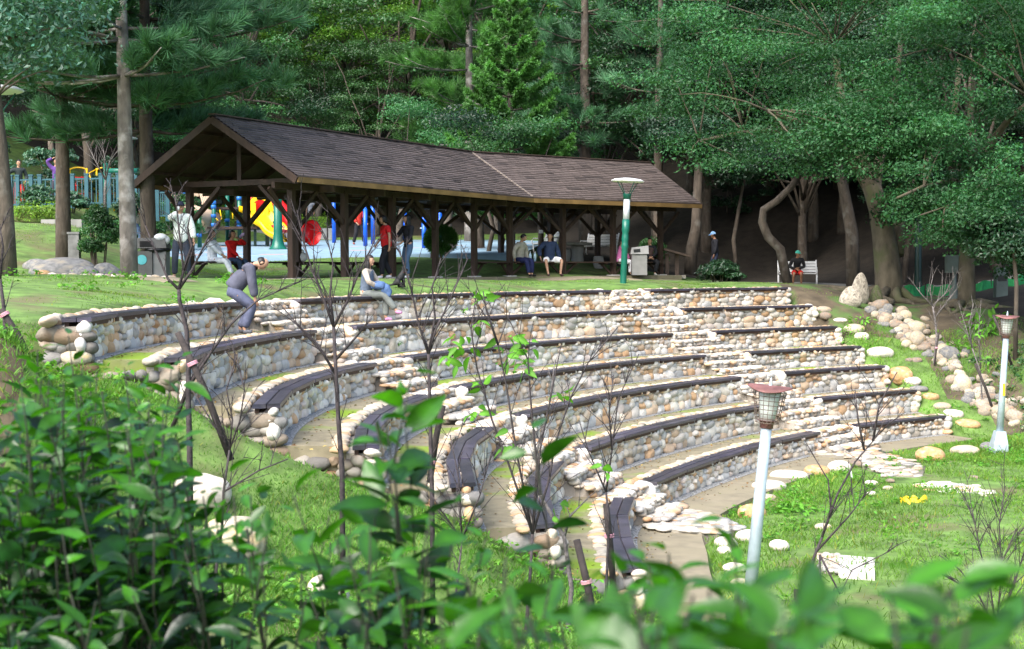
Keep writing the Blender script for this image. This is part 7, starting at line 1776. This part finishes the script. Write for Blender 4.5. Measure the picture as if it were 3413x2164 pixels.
shrub('leafy shrub left of bottom centre with overlapping broad leaves', tips_in(820, 1240, 21, 2.8, 3.8, 650), .4, 4)
shrub('leafy shrub at bottom centre below the lowest left bench', tips_in(1180, 1620, 17, 2.6, 3.4, 600), .4, 5)
shrub('sparser leafy shrub right of bottom centre', tips_in(1500, 2100, 16, 1.8, 2.6, 400), .4, 6)
shrub('leafy shrub in front of the near lamp foot', tips_in(2000, 2650, 20, 1.5, 2.0, 300, -30), .25, 7, (.08, .115))
shrub('low leafy shrub along the bottom right edge', tips_in(2550, 3450, 20, 1.3, 1.75, 260, -70), .3, 8, (.085, .125))
shrub('tall shoot with upright serrated leaves standing out above the shrubs', [(1372, 1245, 3.0), (1340, 1330, 3.05), (1285, 1400, 3.0), (1310, 1480, 3.1), (1250, 1420, 2.95)], .1, 10, (.085, .12))
shrub('shoot with bright pointed leaves beside the lowest left bench', [(2420, 1745, 2.2), (2250, 1840, 2.3), (2170, 1870, 2.25), (1780, 1440, 2.9), (2460, 2010, 2.3), (2530, 2040, 2.3), (2490, 2070, 2.35), (2440, 2090, 2.3)], .1, 11, (.07, .1))
shrub('leafy shoots rising in front of the second bench end', [(230, 1120, 4.4), (330, 1230, 4.3), (420, 1220, 4.2), (560, 1250, 4.2), (590, 1180, 4.3), (130, 1180, 4.5), (480, 1320, 4.1)], .2, 12)
# ------------------------------------------------------------------ camera, light, view
cam = bpy.data.cameras.new('camera'); co = bpy.data.objects.new('camera', cam); COL.objects.link(co)
bk = -_fw
Mx = Matrix(((CAMR[0], CAMU[0], bk[0], 0), (CAMR[1], CAMU[1], bk[1], 0), (CAMR[2], CAMU[2], bk[2], HC), (0, 0, 0, 1)))
co.matrix_world = Mx
cam.sensor_width = 36; cam.sensor_fit = 'HORIZONTAL'; cam.lens = FPX / W0 * 36; cam.clip_start = .1; cam.clip_end = 1000
cam.dof.use_dof = True; cam.dof.focus_distance = 30; cam.dof.aperture_fstop = 6.3
scene.camera = co
w = bpy.data.worlds.new('World'); scene.world = w; w.use_nodes = True
nt = w.node_tree; bg = nt.nodes['Background']; sky = nt.nodes.new('ShaderNodeTexSky')
sky.sky_type = 'NISHITA'; sky.sun_disc = False
SUN_EL, SUN_AZ = math.radians(48), math.radians(214)      # azimuth measured clockwise from +Y
sky.sun_elevation = SUN_EL; sky.sun_rotation = SUN_AZ; sky.air_density = 1.0; sky.dust_density = 3.0; sky.ozone_density = 1.0
nt.links.new(sky.outputs['Color'], bg.inputs['Color']); bg.inputs['Strength'].default_value = .12
sl = bpy.data.lights.new('sun', 'SUN'); so = bpy.data.objects.new('sun', sl); COL.objects.link(so)
sl.energy = 1.9; sl.angle = math.radians(50); sl.color = (1, .97, .92)
dv = Vector((math.sin(SUN_AZ) * math.cos(SUN_EL), math.cos(SUN_AZ) * math.cos(SUN_EL), math.sin(SUN_EL)))
so.rotation_euler = (-dv).to_track_quat('-Z', 'Y').to_euler(); so.location = (0, 0, 60)
scene.view_settings.view_transform = 'Standard'; scene.view_settings.look = 'None'; scene.view_settings.gamma = 1; scene.view_settings.exposure = 1.8
scene.view_settings.use_curve_mapping = False
scene.render.engine = 'CYCLES'
scene.cycles.max_bounces = 8; scene.cycles.transmission_bounces = 4; scene.cycles.transparent_max_bounces = 8
